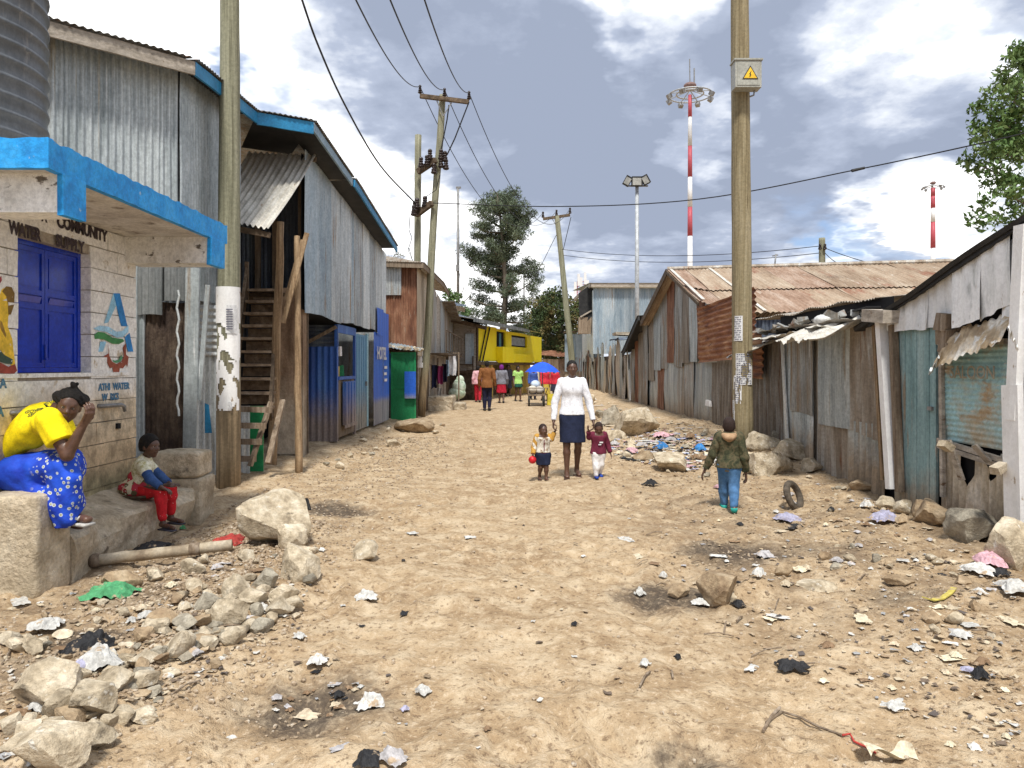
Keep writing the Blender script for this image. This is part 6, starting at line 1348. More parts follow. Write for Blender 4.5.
def body(J, s, front, skin, label, hs=1.0, vox=.008, garments=(), hair=None, group=None, hands=None, feet=True, eyes=True, group_name=None, waist=1.0, bust=0, spread=1.0, taper=1.0, name='person'):
    """J: joints in world space. s: thickness scale. hands: {'L': (dir, palm normal, thumb side, curl)}"""
    fr = nrm(front); g = {}
    pel, wst, chs, nk, hd = [A3(J[k]) for k in ('pel', 'wst', 'chs', 'nk', 'hd')]; up = nrm(chs-pel); side = np.cross(fr, up); side /= np.linalg.norm(side); fz = np.cross(up, side)
    sq = (fz, .68)
    def tor(e=0, hip=1.0): return [('c', pel, wst, (.150*hip)*s+e, .125*waist*s+e, .03, sq), ('c', wst, chs, .122*waist*s+e, .146*s+e, .03, sq), ('c', A3(J['shL'])*.75+chs*.25+up*-.01*s, A3(J['shR'])*.75+chs*.25+up*-.01*s, .064*s+e, .064*s+e, .04), ('c', chs, nk-up*.02*s, .11*s+e, .055*s+e, .04, (fz, .8))]
    if bust:
        _t = tor
        def tor(e=0, hip=1.0): return _t(e, hip)+[('e', chs+side*q*.065*s+fz*.060*s-up*.045*s, (.060*s+e*.8, .048*s+e*.8, .058*s+e*.8), .06) for q in (-1, 1)]
    def arm(q, e=0, fore=True, to=1.0):
        sh, el, wr = A3(J['sh'+q]), A3(J['el'+q]), A3(J['wr'+q]); o = [('c', sh, sh+(el-sh)*(to if not fore else 1), .052*s+e, (.052-.012*(to if not fore else 1))*s+e, .02)]
        if fore: o.append(('c', el, el+(wr-el)*to, .040*s+e, (.040-.014*to)*s+e, .015))
        return o
    def leg(q, e=0, calf=True, to=1.0):
        hp, kn, an = A3(J['hp'+q]), A3(J['kn'+q]), A3(J['an'+q]); o = [('c', hp, kn, .083*s+e, .052*s+e, .03)]
        if calf: m = kn+(an-kn)*.3; o += [('c', kn, m, .050*s+e, .052*s+e, .02), ('c', m, kn+(an-kn)*to, .052*s+e, (.052-.022*min(1, (to-.3)/.7))*s+e, .02)]
        return o
    def foot(q, e=0):
        an, to = A3(J['an'+q]), A3(J['to'+q]); d = nrm(to-an); b = an+np.array([0, 0, -.035*s]); heel = b-nrm(d*[1, 1, 0])*.03*s
        return [('c', an, b, .034*s+e, .034*s+e, .02), ('c', heel, to, .030*s+e, .024*s+e, .015), ('c', heel, to+np.cross([0, 0, 1], nrm(d*[1, 1, 0]))*.02*s, .028*s+e, .02*s+e, .015)]
    hf, hu = J.get('hf', tuple(fr)), J.get('hu', (0, 0, 1)); hp_, sub, P, ax = head_prims(hd, hf, hu, hs)
    prims = tor()+arm('L')+arm('R')+leg('L')+leg('R')+foot('L')+foot('R')+[('c', nk-up*.03*s, hd-A3(hu)*.045*hs, .052*s, .048*s, .02)]+hp_
    for q in 'LR':
        h_ = (hands or {}).get(q); wr, el = A3(J['wr'+q]), A3(J['el'+q]); fd = nrm(wr-el)
        if h_ is None: h_ = (fd, -side*(1 if q == 'L' else -1)*-1 if False else (A3(J['pel'])-wr)*[1, 1, 0]+1e-4, fr, .45)
        prims += hand(wr, h_[0], h_[1], h_[2], s*1.0*J.get('handscale', 1), curl=h_[3])
    loc = ((pel[0]), (pel[1]), min(J['toL'][2], J['toR'][2])-.03)
    root = tag(link(name, sdf(prims, vox, subs=sub), skin, loc, None, True), label, 'person', group)
    def child(nm, data, mt, parent=None, lab=None):
        o = link(nm, data, mt, loc, parent or root, True)
        if lab: o['label'] = lab
        return o
    if hair: hair(child, P, ax, hs, vox)
    if eyes:
        for q in (-1, 1):
            c = P(q*.030, .0735, .002); mb = MB(); mb.ball(c, .0115*hs, 12, 8); e_ = child('eye', mb, M['eye'])
            c2 = c+nrm(hf)*.0075*hs; mb = MB(); mb.ball(c2, .0068*hs, 10, 6); child('iris', mb, M['iris'], e_)
    for gm_ in garments: gm_(child, dict(tor=tor, arm=arm, leg=leg, foot=foot, fr=fz, up=up, side=side, J=J, s=s, vox=vox, P=P, ax=ax))
    return root
M['eye'] = mat('eye white', [(.30, .26, .22)], 5, rough=.35, bump=0, rand=0); M['iris'] = mat('dark iris', [(.02, .012, .01)], 5, rough=.15, bump=0, rand=0)
skin1 = mat('dark brown skin', [(.080, .038, .024), (.115, .058, .037)], 12, rough=.42, bump=.05, bscale=120, rand=.05, spec=.5)
skin2 = mat('brown skin', [(.085, .042, .027), (.115, .06, .04)], 12, rough=.45, bump=.05, bscale=120, rand=.05, spec=.5)
M['hair'] = mat('black hair', [(.006, .005, .005), (.02, .017, .015)], 60, rough=.8, bump=1, bscale=160, rand=0)
def fabric(n, cols, **k): return mat('fabric '+n, cols, k.pop('scale', 14), rough=.9, bump=k.pop('bump', .25), bscale=k.pop('bscale', 60), rand=0, bdist=.006, **k)
M['shaved'] = mat('close cropped hair', [(.022, .012, .010), (.035, .020, .016)], 40, rough=.8, bump=.4, bscale=160, rand=0)
def hair_short(t=.004, top=.0, mt='hair'):
    def fn(child, P, ax, s, vox):
        child('hair', sdf([('e', P(0, -.013, .033), ((.073+t)*s, (.091+t)*s, (.084+t)*s), .01, ax), ('e', P(0, -.04, -.01), ((.066+t)*s, (.06+t)*s, (.07+t)*s), .02, ax)], max(vox*.8, .006), cuts=[(P(0, .055, .03), ax[1]*.9-ax[2]*.55), (P(0, -.02, -.055), -ax[2])]), M[mt])
    return fn
def hair_big(bun=True, puff=True):
    def fn(child, P, ax, s, vox):
        pr = [('e', P(0, -.02, .045), (.086*s, .098*s, .088*s), .02, ax), ('e', P(-.075, -.03, .05), (.042*s, .05*s, .045*s), .02, ax), ('e', P(.075, -.03, .05), (.042*s, .05*s, .045*s), .02, ax)]
        if bun: pr.append(('e', P(0, -.035, .145), (.03*s, .03*s, .028*s), .015, ax))
        child('hair', sdf(pr, .007, cuts=[(P(0, .052, .045), ax[1]*.9-ax[2]*.5)], wob=.006, wsc=45), M['hair'])
    return fn
def J_stand(x, y, H_, head, heading, c=0.0, stride=.0, arms=None, wide=1.0, lean=0.0, z=None):
    """standing or walking joints; heading: angle of the facing direction, 0 = towards the camera (-y). c: 0 adult .. 1 toddler"""
    z0 = gz(x, y) if z is None else z; fr = np.array([math.sin(heading), -math.cos(heading), 0]); sd_ = np.array([math.cos(heading), math.sin(heading), 0])   # person's left
    def P(s_, f_, h_): return np.array([x, y, z0])+sd_*s_+fr*(f_+lean*h_)+np.array([0, 0, h_])
    k = H_/1.65; hip = (.52-.08*c)*H_; sh = (.815-.045*c)*H_; J = {}
    J['pel'] = P(0, 0, hip+.02*k); J['wst'] = P(0, 0, hip+.13*k); J['chs'] = P(0, 0, sh-.07*k); J['nk'] = P(0, -.01*k, sh+.03*k); J['hd'] = P(0, .012*k, H_-head*.52)
    sw = .155*k*(1+.1*c)*wide
    for q, e in (('L', 1), ('R', -1)):
        J['sh'+q] = P(e*sw, 0, sh); J['hp'+q] = P(e*.078*k*(1+.15*c), 0, hip)
        st_ = stride*e
        J['kn'+q] = P(e*.082*k, st_*.45+.03*k+(.05*k if st_ < 0 else 0), hip*.54); J['an'+q] = P(e*.08*k, st_-.02*k, .075*k+(.03*k if st_ < 0 else 0)); J['to'+q] = P(e*.095*k, st_+.13*k, .03*k)
        a = (arms or {}).get(q)
        if a: J['el'+q] = P(e*a[0][0], a[0][1], a[0][2]); J['wr'+q] = P(e*a[1][0], a[1][1], a[1][2])
        else: J['el'+q] = P(e*(sw+.06*k), -.02*k-stride*e*.25, sh-.29*k*(1-.1*c)); J['wr'+q] = P(e*(sw+.075*k), .06*k-stride*e*.5, sh-.54*k*(1-.1*c))
    J['hf'] = fr; return J, fr, sd_, P
def g_shirt(m, nm='shirt', e=.014, long=True, hem=-.02, collar=False, wob=.003, to=.97, hemw=0.0, neck=.01, part_e=0):
    def fn(child, D):
        s = D['s']; J = D['J']; pr = D['tor'](e, 1.0+hemw); up = D['up']
        for q in 'LR': pr += D['arm'](q, e, True, to) if long else D['arm'](q, e+.006, False, to)
        if collar: pr.append(('c', A3(J['nk'])-up*.02*s, A3(J['nk'])+up*.035*s, .062*s+e*.5, .060*s+e*.3, .015))
        pr.append(('c', A3(J['pel']), A3(J['pel'])-up*abs(hem)*1.5 if hem < 0 else A3(J['pel']), .15*s*(1+hemw)+e+.004, .158*s*(1+hemw)+e+.006, .03, (D['fr'], .72)))
        cuts = [(A3(J['pel'])+up*hem, -up), (A3(J['nk'])+up*(neck if not collar else .045)*s+D['fr']*.03*s, up*.9+D['fr']*.42)]
        child(nm, sdf(pr, D['vox'], cuts=[] if False else None or _cutarms(cuts, D, pr), wob=wob, wsc=16), m)
    return fn
def _cutarms(cuts, D, pr):
    """hem cut must not remove arms hanging below the hem: handled by adding the arms afterwards"""
    return cuts
def g_top(m, nm='shirt', e=.014, long=True, hem=-.02, collar=False, wob=.003, to=.97, hemw=0.0, neck=.012, hood=None, sleeve_e=0.0):
    """torso part cut at hem and neck, sleeves joined to it as one mesh"""
    def fn(child, D):
        s = D['s']; J = D['J']; up = D['up']; pel = A3(J['pel']); nk = A3(J['nk'])
        pr = D['tor'](e, 1.0+hemw); pr.append(('c', pel, pel-up*max(0, -hem)*1.2, .152*s*(1+hemw)+e+.002, .160*s*(1+hemw)+e+.006, .03, (D['fr'], .72)))
        if collar: pr.append(('c', nk-up*.02*s, nk+up*.04*s, .060*s+e*.5, .057*s+e*.3, .012))
        V1, F1 = sdf(pr, D['vox'], cuts=[(pel+up*hem, -up), (nk+up*(neck+(.04 if collar else 0))*s+D['fr']*.03*s, up*.9+D['fr']*.42)], wob=wob, wsc=16)
        vs_, fs = [V1], [F1]; k = len(V1)
        for q in 'LR':
            sh, el, wr = A3(J['sh'+q]), A3(J['el'+q]), A3(J['wr'+q])
            if long: a = D['arm'](q, e-.001+sleeve_e, True, 1.0); end = el+(wr-el)*to; dr = nrm(wr-el)
            else: a = D['arm'](q, e+.008+sleeve_e, False, 1.0); end = sh+(el-sh)*to; dr = nrm(el-sh)
            if not long: a = [a[0]]
            V2, F2 = sdf(a, D['vox'], cuts=[(end, dr)] if True else (), wob=wob, wsc=22) if (long and to <= 1) or not long else sdf(a, D['vox'])
            vs_.append(V2); fs.append(F2+k); k += len(V2)
        child(nm, (np.concatenate(vs_), np.concatenate(fs)), m)
    return fn
def g_skirt(m, nm='skirt', top=.12, hem=None, r0=.135, r1=.2, e=.01, flat=.75, wob=.004, wsc=14):
    """hem: world z of the hem"""
    def fn(child, D):
        s = D['s']; J = D['J']; pel = A3(J['pel']); a = pel+D['up']*top*s; mid = pel-D['up']*.03*s
        c = (A3(J['knL'])+A3(J['knR']))/2; t = (mid[2]-hem)/(mid[2]-c[2]); b = mid+(c-mid)*t
        pr = [('c', a, mid, r0*s, .165*s, .03, (D['fr'], flat)), ('c', mid, b, .165*s, r1*s, .03, (D['fr'], flat))]+D['leg']('L', e+.012, False)+D['leg']('R', e+.012, False)
        child(nm, sdf(pr, D['vox'], cuts=[(b, (0, 0, -1)), (a, D['up'])], wob=wob, wsc=wsc), m)
    return fn
def g_trousers(m, nm='trousers', e=.012, to=.95, top=.09, wob=.003):
    def fn(child, D):
        J = D['J']; s = D['s']; pel = A3(J['pel']); pr = [('c', pel+D['up']*top*s, pel, .140*s+e, .156*s+e, .03, (D['fr'], .72))]
        for q in 'LR': pr += D['leg'](q, e, True, min(1, to)) if to > .2 else D['leg'](q, e+.008, False)
        cuts = [(pel+D['up']*top*s, D['up'])]
        if to <= .2:
            kz = (A3(J['knL'])+A3(J['knR']))/2; cuts.append((kz+np.array([0, 0, .03]), (0, 0, -1)))
        child(nm, sdf(pr, D['vox'], cuts=cuts, wob=wob, wsc=20), m)
    return fn
def g_shoes(m, nm='shoe', e=.008, low=True):
    def fn(child, D):
        for q in 'LR':
            an = A3(D['J']['an'+q]); child(nm, sdf(D['foot'](q, e), min(D['vox'], .008), cuts=[(an-np.array([0, 0, .012*D['s']]), (0, 0, 1))] if low else ()), m)
    return fn
def g_sandal(m):
    def fn(child, D):
        for q in 'LR':
            an, to = A3(D['J']['an'+q]), A3(D['J']['to'+q]); s = D['s']; d = nrm((to-an)*[1, 1, 0]); z_ = min(an[2]-.07*s, to[2]-.03*s)
            mb = MB(); a = A3([an[0], an[1], z_])-d*.055*s; b = A3([to[0], to[1], z_])+d*.03*s; mb.beam(a, b, .085*s, .018*s); mb.tube([A3(to)-d*.045*s+np.cross([0, 0, 1], d)*.035*s*x+np.array([0, 0, (.022*(1-abs(x)**2))*s-.0]) for x in (-1, -.5, 0, .5, 1)], .008*s, 5)
            child('sandal', mb, m)
    return fn

def g_collar(m):
    def fn(child, D):
        J = D['J']; s = D['s']; nk = A3(J['nk']); fr_, sd2, up = D['fr'], D['side'], D['up']; pr = []
        ring = [nk+sd2*math.cos(a)*.068*s+fr_*math.sin(a)*.060*s+up*(.012-.022*math.sin(a))*s for a in np.linspace(-math.pi/2-1.9, -math.pi/2+1.9+.0, 13)+math.pi*0]
        ring = [nk+sd2*math.sin(a)*.070*s-fr_*math.cos(a)*.058*s+up*(.022+.018*math.cos(a))*s for a in np.linspace(-2.5, 2.5, 15)]
        pr += [('c', ring[i], ring[i+1], .014*s, .014*s, .01) for i in range(14)]
        for q in (0, -1): pr.append(('c', ring[q], ring[q]-up*.055*s+fr_*.018*s+(ring[q]-nk)*.25, .016*s, .007*s, .01))
        child('collar', sdf(pr, .006), m)
    return fn
# --- woman in white shirt with two toddlers
x, y = W(572, 366, 10.6).x, 10.6
J, fr, sd_, P = J_stand(x, y, 1.66, .225, 0.02, stride=-.10, wide=.93, arms={'L': ((.245, -.0, 1.06), (.295, .06, .80)), 'R': ((.245, -.0, 1.06), (.265, .06, .80))})
J['hf'] = (.08, -1, -.05)
sh_w = fabric('white shirt', [(.68, .69, .74), (.78, .79, .83)], bump=.5, bscale=22)
navy = fabric('navy skirt', [(.008, .012, .032), (.014, .02, .05)])
woman = body(J, .98, fr, skin1, 'woman in white long sleeved shirt and navy skirt walking hand in hand with two toddlers', 1.0, .0075, bust=1, waist=1.13,
     hands={'L': ((.1, -.1, -1), (-1, 0, -.1), (0, -1, 0), 1.1), 'R': ((-.1, -.1, -1), (1, 0, -.1), (0, -1, 0), 1.1)},
     garments=[g_skirt(navy, top=.06, hem=gz(x, y)+.50, r0=.135, r1=.19, flat=.74), g_top(sh_w, e=.013, long=True, hem=.0, collar=True, to=.96, hemw=.09, neck=.0, wob=.0025), g_collar(sh_w), g_sandal(mat('worn sandal', [(.12, .07, .05)], 9, bump=.1))], hair=hair_short(.003), group='woman and toddlers walking together')
mb = MB()
for i in range(6): p = P(0.0, .155-.006*abs(i-3), 1.28-.075*i); mb.ball(p, .006, 8, 5)
o = link('button', mb, M['paper'], tuple(woman.location), woman)
# toddlers
x1, y1 = W(543, 366, 10.55).x, 10.55
J, fr, sd_, P = J_stand(x1, y1, .80, .175, .15, c=1, stride=.05, wide=1.0, arms={'L': ((.115, .02, .585), (.165, .03, .69)), 'R': ((.13, -.01, .47), (.155, .05, .37))})
J['hf'] = (.35, -1, .0); J['handscale'] = 1.0
jack = fabric('cream jacket with brown marks', [(.20, .12, .06), (.62, .58, .5), (.68, .65, .58)], scale=22, contrast=.12)
def sleeves(m, to=.9):
    def fn(child, D):
        for q in 'LR': a = D['arm'](q, .016*1, True, 1); child('sleeve', sdf(a, .007, cuts=[(A3(D['J']['el'+q])+(A3(D['J']['wr'+q])-A3(D['J']['el'+q]))*to, A3(D['J']['wr'+q])-A3(D['J']['el'+q]))]), m)
    return fn
def band(m, z0, z1, e, nm='waistband'):
    def fn(child, D):
        pel = A3(D['J']['pel']); up = D['up']; child(nm, sdf(D['tor'](e, 1.02), .007, cuts=[(pel+up*z0, -up), (pel+up*z1, up)]), m)
    return fn
mustard = fabric('mustard', [(.42, .22, .04), (.5, .28, .06)]); maroon = fabric('maroon', [(.10, .012, .03), (.15, .02, .045)])
tod1 = body(J, .60, fr, skin1, 'toddler in cream and mustard jacket holding a red ball, at the hand of the woman', .175/.225, .007, group='woman and toddlers walking together',
     garments=[g_top(jack, 'jacket', e=.016, hem=.035, to=.4, neck=.0), sleeves(mustard), band(maroon, -.005, .05, .019), g_trousers(navy, 'shorts', e=.013, to=.1, top=.05), g_shoes(skin1, 'bootee', e=.004) if False else g_sandal(mat('worn sandal', [(.12, .07, .05)], 9))], hair=hair_short(.002, mt='shaved'))
mb = MB(); mb.box(P(0, .088, .50), (.012, .006, .16)); link('jacket_zip', mb, maroon, tuple(tod1.location), tod1)
c = P(-.165, .07, .30); mb = MB(); mb.ball(c, .055, 18, 12); solo('ball', mb, mat('red rubber', [(.6, .02, .03)], 5, rough=.4, bump=0), 'small red ball held by the toddler in the cream jacket', 'ball', c, smooth=True)
x2, y2 = W(598, 366, 10.45).x, 10.45
J, fr, sd_, P = J_stand(x2, y2, .78, .172, .12, c=1, stride=-.06, wide=1.0, arms={'R': ((.125, -.01, .57), (.15, .03, .655)), 'L': ((.14, -.02, .45), (.165, .03, .345))}, lean=.05)
J['hf'] = (-.05, -1, -.35); J['hu'] = (-.02, -.35, 1)
tod2 = body(J, .60, fr, skin1, 'toddler in maroon jacket and white trousers at the hand of the woman', .172/.225, .007, group='woman and toddlers walking together',
     garments=[g_top(maroon, 'jacket', e=.018, hem=-.015, to=.93, neck=.0), g_trousers(fabric('white trousers', [(.70, .68, .68), (.78, .77, .77)]), e=.014, to=.92, top=.03), g_shoes(fabric('blue shoe', [(.02, .05, .30), (.03, .08, .4)]), e=.006)], hair=hair_short(.002, mt='shaved'))
mb = MB(); mb.box(P(.02, .085, .50), (.05, .004, .02)); mb.box(P(.0, .085, .47), (.04, .004, .014)); link('printed_lines', mb, M['paper'], tuple(tod2.location), tod2)

# --- boy in camouflage hooded jacket walking away
x3, y3 = W(729, 366, 8.15).x, 8.15; hd_ = math.pi-.25
J, fr, sd_, P = J_stand(x3, y3, 1.02, .195, hd_, c=.55, stride=.13, wide=1.0, arms={'L': ((.175, .0, .60), (.25, .03, .44)), 'R': ((.16, -.02, .58), (.175, .03, .42))})
camo = fabric('camouflage', [(.022, .024, .014), (.05, .055, .028), (.11, .09, .05), (.035, .04, .02), (.09, .085, .045)], scale=9, contrast=.16)
hoodm = fabric('tan fleece', [(.32, .20, .11), (.42, .28, .17)]); jean = fabric('blue jeans', [(.05, .13, .27), (.09, .2, .38)], scale=8)
khaki = fabric('khaki rib', [(.13, .10, .05), (.17, .14, .08)])
def g_hood(m, inner=None):
    def fn(child, D):
        s = D['s']; nk = A3(D['J']['nk']); b = -D['fr']; sd2 = D['side']; up = D['up']; pr = []
        for i in range(9): a = math.pi*(i/8); pts_ = nk+sd2*math.cos(a)*.085*s+b*(math.sin(a)*.135-.0)*s+up*(.02-.055*math.sin(a))*s; pr.append(pts_)
        prm = [('c', pr[i], pr[i+1], .036*s, .036*s, .02) for i in range(8)]+[('c', nk+b*.09*s-up*.03*s, nk+b*.10*s-up*.12*s, .065*s, .022*s, .03, (D['fr'], .6))]
        child('hood', sdf(prm, .007), m)
    return fn
J['handscale'] = 1.2
boy = body(J, .72, fr, skin2, 'boy in camouflage hooded jacket and blue jeans walking away from the camera', .195/.225, .007,
     garments=[g_top(camo, 'jacket', e=.021, hem=-.03, to=.95, neck=.01, wob=.004, hemw=.04), band(khaki, -.07, -.012, .027, 'jacket_rib'), g_hood(hoodm), g_trousers(jean, e=.018, to=.93, top=.03, wob=.004), g_shoes(fabric('teal shoe', [(.02, .30, .26), (.04, .4, .34)]), e=.01)], hair=hair_short(.003, mt='shaved'))

# --- seated woman in yellow
Yw = 5.30
J = {'pel': W(-8, 468, 5.42), 'wst': W(8, 448, 5.42), 'chs': W(34, 424, 5.40), 'nk': W(54, 408, 5.36), 'hd': W(69, 406, 5.27)}
J['shR'] = W(50, 421, 5.18); J['shL'] = W(56, 416, 5.60); J['elR'] = W(67, 455, 5.14); J['wrR'] = W(83, 425, 5.16); J['elL'] = W(72, 452, 5.50); J['wrL'] = W(74, 442, 5.30)
J['hpR'] = W(-6, 474, 5.30); J['hpL'] = W(-4, 474, 5.55); J['knR'] = W(63, 466, 5.24); J['knL'] = W(69, 464, 5.50); J['anR'] = W(73, 511, 5.28); J['anL'] = W(64, 520, 5.6)
J['toR'] = J['anR']+Vector((.13, -.06, -.05)); J['toL'] = J['anL']+Vector((.12, -.02, -.05))
J['hf'] = (.42, -.88, -.18); J['hu'] = (.25, -.05, 1)
yel = fabric('yellow t-shirt', [(.80, .62, .005), (.90, .72, .01)], bump=.5, bscale=14)
def bluecloth():
    m = bpy.data.materials.new('blue cloth with flowers'); m.use_nodes = True; g = NT(m.node_tree)
    p = g.n('ShaderNodeNewGeometry').outputs['Position']; v = g.n('ShaderNodeTexVoronoi', ins={'Vector': p, 'Scale': 26.0, 'Randomness': .8}); d = v.outputs['Distance']
    c = g.mix(g.step(g.noise(p, 5, 4), .4, .6), (.004, .035, .42), (.008, .075, .62))
    pm = g.step(g.n('ShaderNodeSeparateXYZ', ins={0: p}).outputs[0], -3.36, -3.28)
    c = g.mix(g.math('MULTIPLY', g.step(d, .36, .30), pm), c, (.50, .55, .62)); c = g.mix(g.math('MULTIPLY', g.step(d, .2, .15), pm), c, (.35, .33, .12))
    bn = g.n('ShaderNodeBump', ins={'Height': g.noise(p, 14, 4), 'Strength': .6, 'Distance': .02})
    bs = g.n('ShaderNodeBsdfPrincipled', ins={'Base Color': c, 'Roughness': .8, 'Normal': bn.outputs[0]}); g.n('ShaderNodeOutputMaterial', ins={'Surface': bs.outputs[0]}); return m
bc = bluecloth()
def g_seatskirt(child, D):
    J = D['J']; s = D['s']; e = .02; pr = []
    for q in 'LR': pr += [('c', A3(J['hp'+q]), A3(J['kn'+q]), .105*s, .078*s, .06), ('c', A3(J['kn'+q]), A3(J['an'+q])+np.array([0, 0, .05]), .078*s, .070*s, .05)]
    pel = A3(J['pel']); pr += [('c', pel, pel+np.array([0, 0, .06]), .17*s, .15*s, .05), ('c', (A3(J['hpL'])+A3(J['hpR']))/2, (A3(J['knL'])+A3(J['knR']))/2, .12*s, .11*s, .06), ('c', (A3(J['knL'])+A3(J['knR']))/2, (A3(J['anL'])+A3(J['anR']))/2+np.array([-.03, 0, .05]), .10*s, .085*s, .06), ('c', A3(J['knR'])+np.array([-.02, 0, -.03]), W(60, 531, 5.20), .08, .035, .06), ('c', A3(J['hpR'])+np.array([.1, 0, -.02]), W(58, 505, 5.2), .07, .06, .08), ('c', W(70, 480, 5.2), W(68, 520, 5.2), .07, .05, .06)]
    child('skirt', sdf(pr, .007, wob=.005, wsc=17, cuts=[((0, 0, J['anR'][2]-.10), (.0, -.0, -1))]), bc)
sw = body(J, 1.08, (.80, .33, -.50), skin1, 'woman in yellow t-shirt and blue flowered skirt sitting cheek in hand', .98, .0065, bust=1,
     hands={'R': ((.55, -.1, .85), (-.7, .2, .5), (-.2, 1, 0), 1.0), 'L': ((-.3, -.1, .2), (0, .1, -1), (0, -1, 0), .8)},
     garments=[g_seatskirt, g_top(yel, 't_shirt', e=.018, long=False, hem=-.09, to=.62, neck=.0, wob=.0035, hemw=.10, sleeve_e=.012), g_sandal(mat('white sandal', [(.5, .48, .45)], 9))], hair=hair_big())
bk = Vector(D_ for D_ in (W(32, 411, 5.2)))
mt_ = mat('green print', [(.05, .09, .03)], 9, bump=0)
for (s_, px, py, a) in (('GOVERNMENT', 30, 404.5, -.18), ('SERVICE', 27, 411, -.18)):
    nrmv = Vector((-.35, -.80, .52)).normalized(); rt = Vector((.80, -.12, .22)); rt = (rt-nrmv*rt.dot(nrmv)).normalized(); upv = nrmv.cross(rt)
    # project lettering on the shirt: cast on the t-shirt mesh
    ts = [c_ for c_ in sw.children if c_.name.startswith('t_shirt')][0]
    txt = text(s_, .040, (0, 0, 0), (1, 0, 0), (0, 1, 0), mt_, sw, (0, 0, 0), bold=.0008, depth=0)
    from mathutils.bvhtree import BVHTree
    bv = BVHTree.FromPolygons([v.co[:] for v in ts.data.vertices], [p_.vertices[:] for p_ in ts.data.polygons]); lc = Vector(sw.location)
    org = W(px+3, py, 5.2)-lc-nrmv*-.25; good = 0
    for v in txt.data.vertices:
        q = org+rt*v.co.x+upv*v.co.y; hit = bv.ray_cast(q, -nrmv)
        if hit[0]: v.co = hit[0]+nrmv*.004; good += 1
        else: v.co = q-nrmv*.3
# --- seated girl
gf = (1, -.15, 0)
J = {'pel': W(141, 490, 6.75), 'wst': W(141, 481, 6.75), 'chs': W(143, 468, 6.75), 'nk': W(146, 456, 6.75), 'hd': W(150, 446, 6.73)}
J['shR'] = W(143, 466, 6.64); J['shL'] = W(147, 464, 6.88); J['elR'] = W(150, 479, 6.58); J['wrR'] = W(162, 488, 6.55); J['elL'] = W(160, 476, 6.90); J['wrL'] = W(170, 484, 6.80)
J['hpR'] = W(143, 492, 6.68); J['hpL'] = W(145, 491, 6.83); J['knR'] = W(160, 490, 6.58); J['knL'] = W(171, 487, 6.76); J['anR'] = W(163, 522, 6.58); J['anL'] = W(171, 516, 6.78)
J['toR'] = J['anR']+Vector((.11, -.05, -.045)); J['toL'] = J['anL']+Vector((.11, -.03, -.045)); J['hf'] = (.95, -.30, -.05); J['hu'] = (.03, 0, 1)
girlm = fabric('flowered yellow dress', [(.50, .45, .20), (.70, .68, .50), (.74, .72, .60)], scale=26)
def flower():
    m = bpy.data.materials.new('flowered cloth'); m.use_nodes = True; g = NT(m.node_tree); p = g.n('ShaderNodeNewGeometry').outputs['Position']
    v = g.n('ShaderNodeTexVoronoi', ins={'Vector': p, 'Scale': 24.0}); sep = g.n('ShaderNodeSeparateColor', ins={0: v.outputs['Color']})
    c = g.mix(g.step(sep.outputs[0], .4, .42), (.62, .56, .40), (.42, .03, .05)); c = g.mix(g.step(sep.outputs[1], .72, .74), c, (.12, .09, .04)); c = g.mix(g.step(v.outputs['Distance'], .2, .16), c, (.65, .6, .5))
    bs = g.n('ShaderNodeBsdfPrincipled', ins={'Base Color': c, 'Roughness': .9}); g.n('ShaderNodeOutputMaterial', ins={'Surface': bs.outputs[0]}); return m
flm = flower(); redt = fabric('red trousers with pale marks', [(.50, .015, .02), (.58, .02, .03)], layers=[((.6, .5, .45), 40, (1, 1, 1), .66, .02)])
blueS = fabric('blue sleeve', [(.03, .07, .2), (.05, .11, .28)])
def g_gskirt(child, D):
    pel = A3(D['J']['pel']); z0 = .385; pr = [('c', pel+np.array([-.03, 0, .03]), pel+np.array([-.02, 0, .10]), .15, .10, .04), ('c', pel+np.array([-.10, 0, -.02]), pel+np.array([.13, 0, -.0]), .085, .07, .06)]
    child('skirt', sdf(pr, .007, wob=.004, wsc=24, cuts=[((0, 0, z0+.01), (0, 0, -1))]), flm)
girl = body(J, .66, gf, skin1, 'small girl in yellow top and red trousers sitting on the concrete step', .20/.225, .006,
     hands={'R': ((.9, -.1, -.3), (0, 0, -1), (0, 1, 0), .6), 'L': ((1, -.2, .0), (0, 0, -1), (0, -1, 0), .3)},
     garments=[g_top(girlm, 'top', e=.014, long=False, hem=.0, to=.55, neck=.0), sleeves(blueS, .85), g_gskirt, g_trousers(redt, e=.014, to=.86, top=.08), g_sandal(mat('dark sandal', [(.05, .05, .07)], 9))], hair=hair_short(.012))
# sleeves reach only below the short sleeve: fine
bs_ = MB(); c = W(141, 500, 6.72); c.z = .378
n = 28
for j, (r, z_) in enumerate(((.02, .0), (.14, .0), (.17, .035), (.165, .035), (.135, .008))):
    for i in range(n): a = 2*math.pi*i/n; bs_.v.append((c.x+r*math.cos(a), c.y+r*math.sin(a), c.z+z_-.01))
for j in range(4):
    for i in range(n): i2 = (i+1) % n; bs_.f.append((j*n+i, (j+1)*n+i, (j+1)*n+i2, j*n+i2))
bs_.f.append(tuple(range(n))); solo('basin', bs_, M['wood_dark'], 'flat dark basin the small girl sits on', 'basin', c, smooth=True)

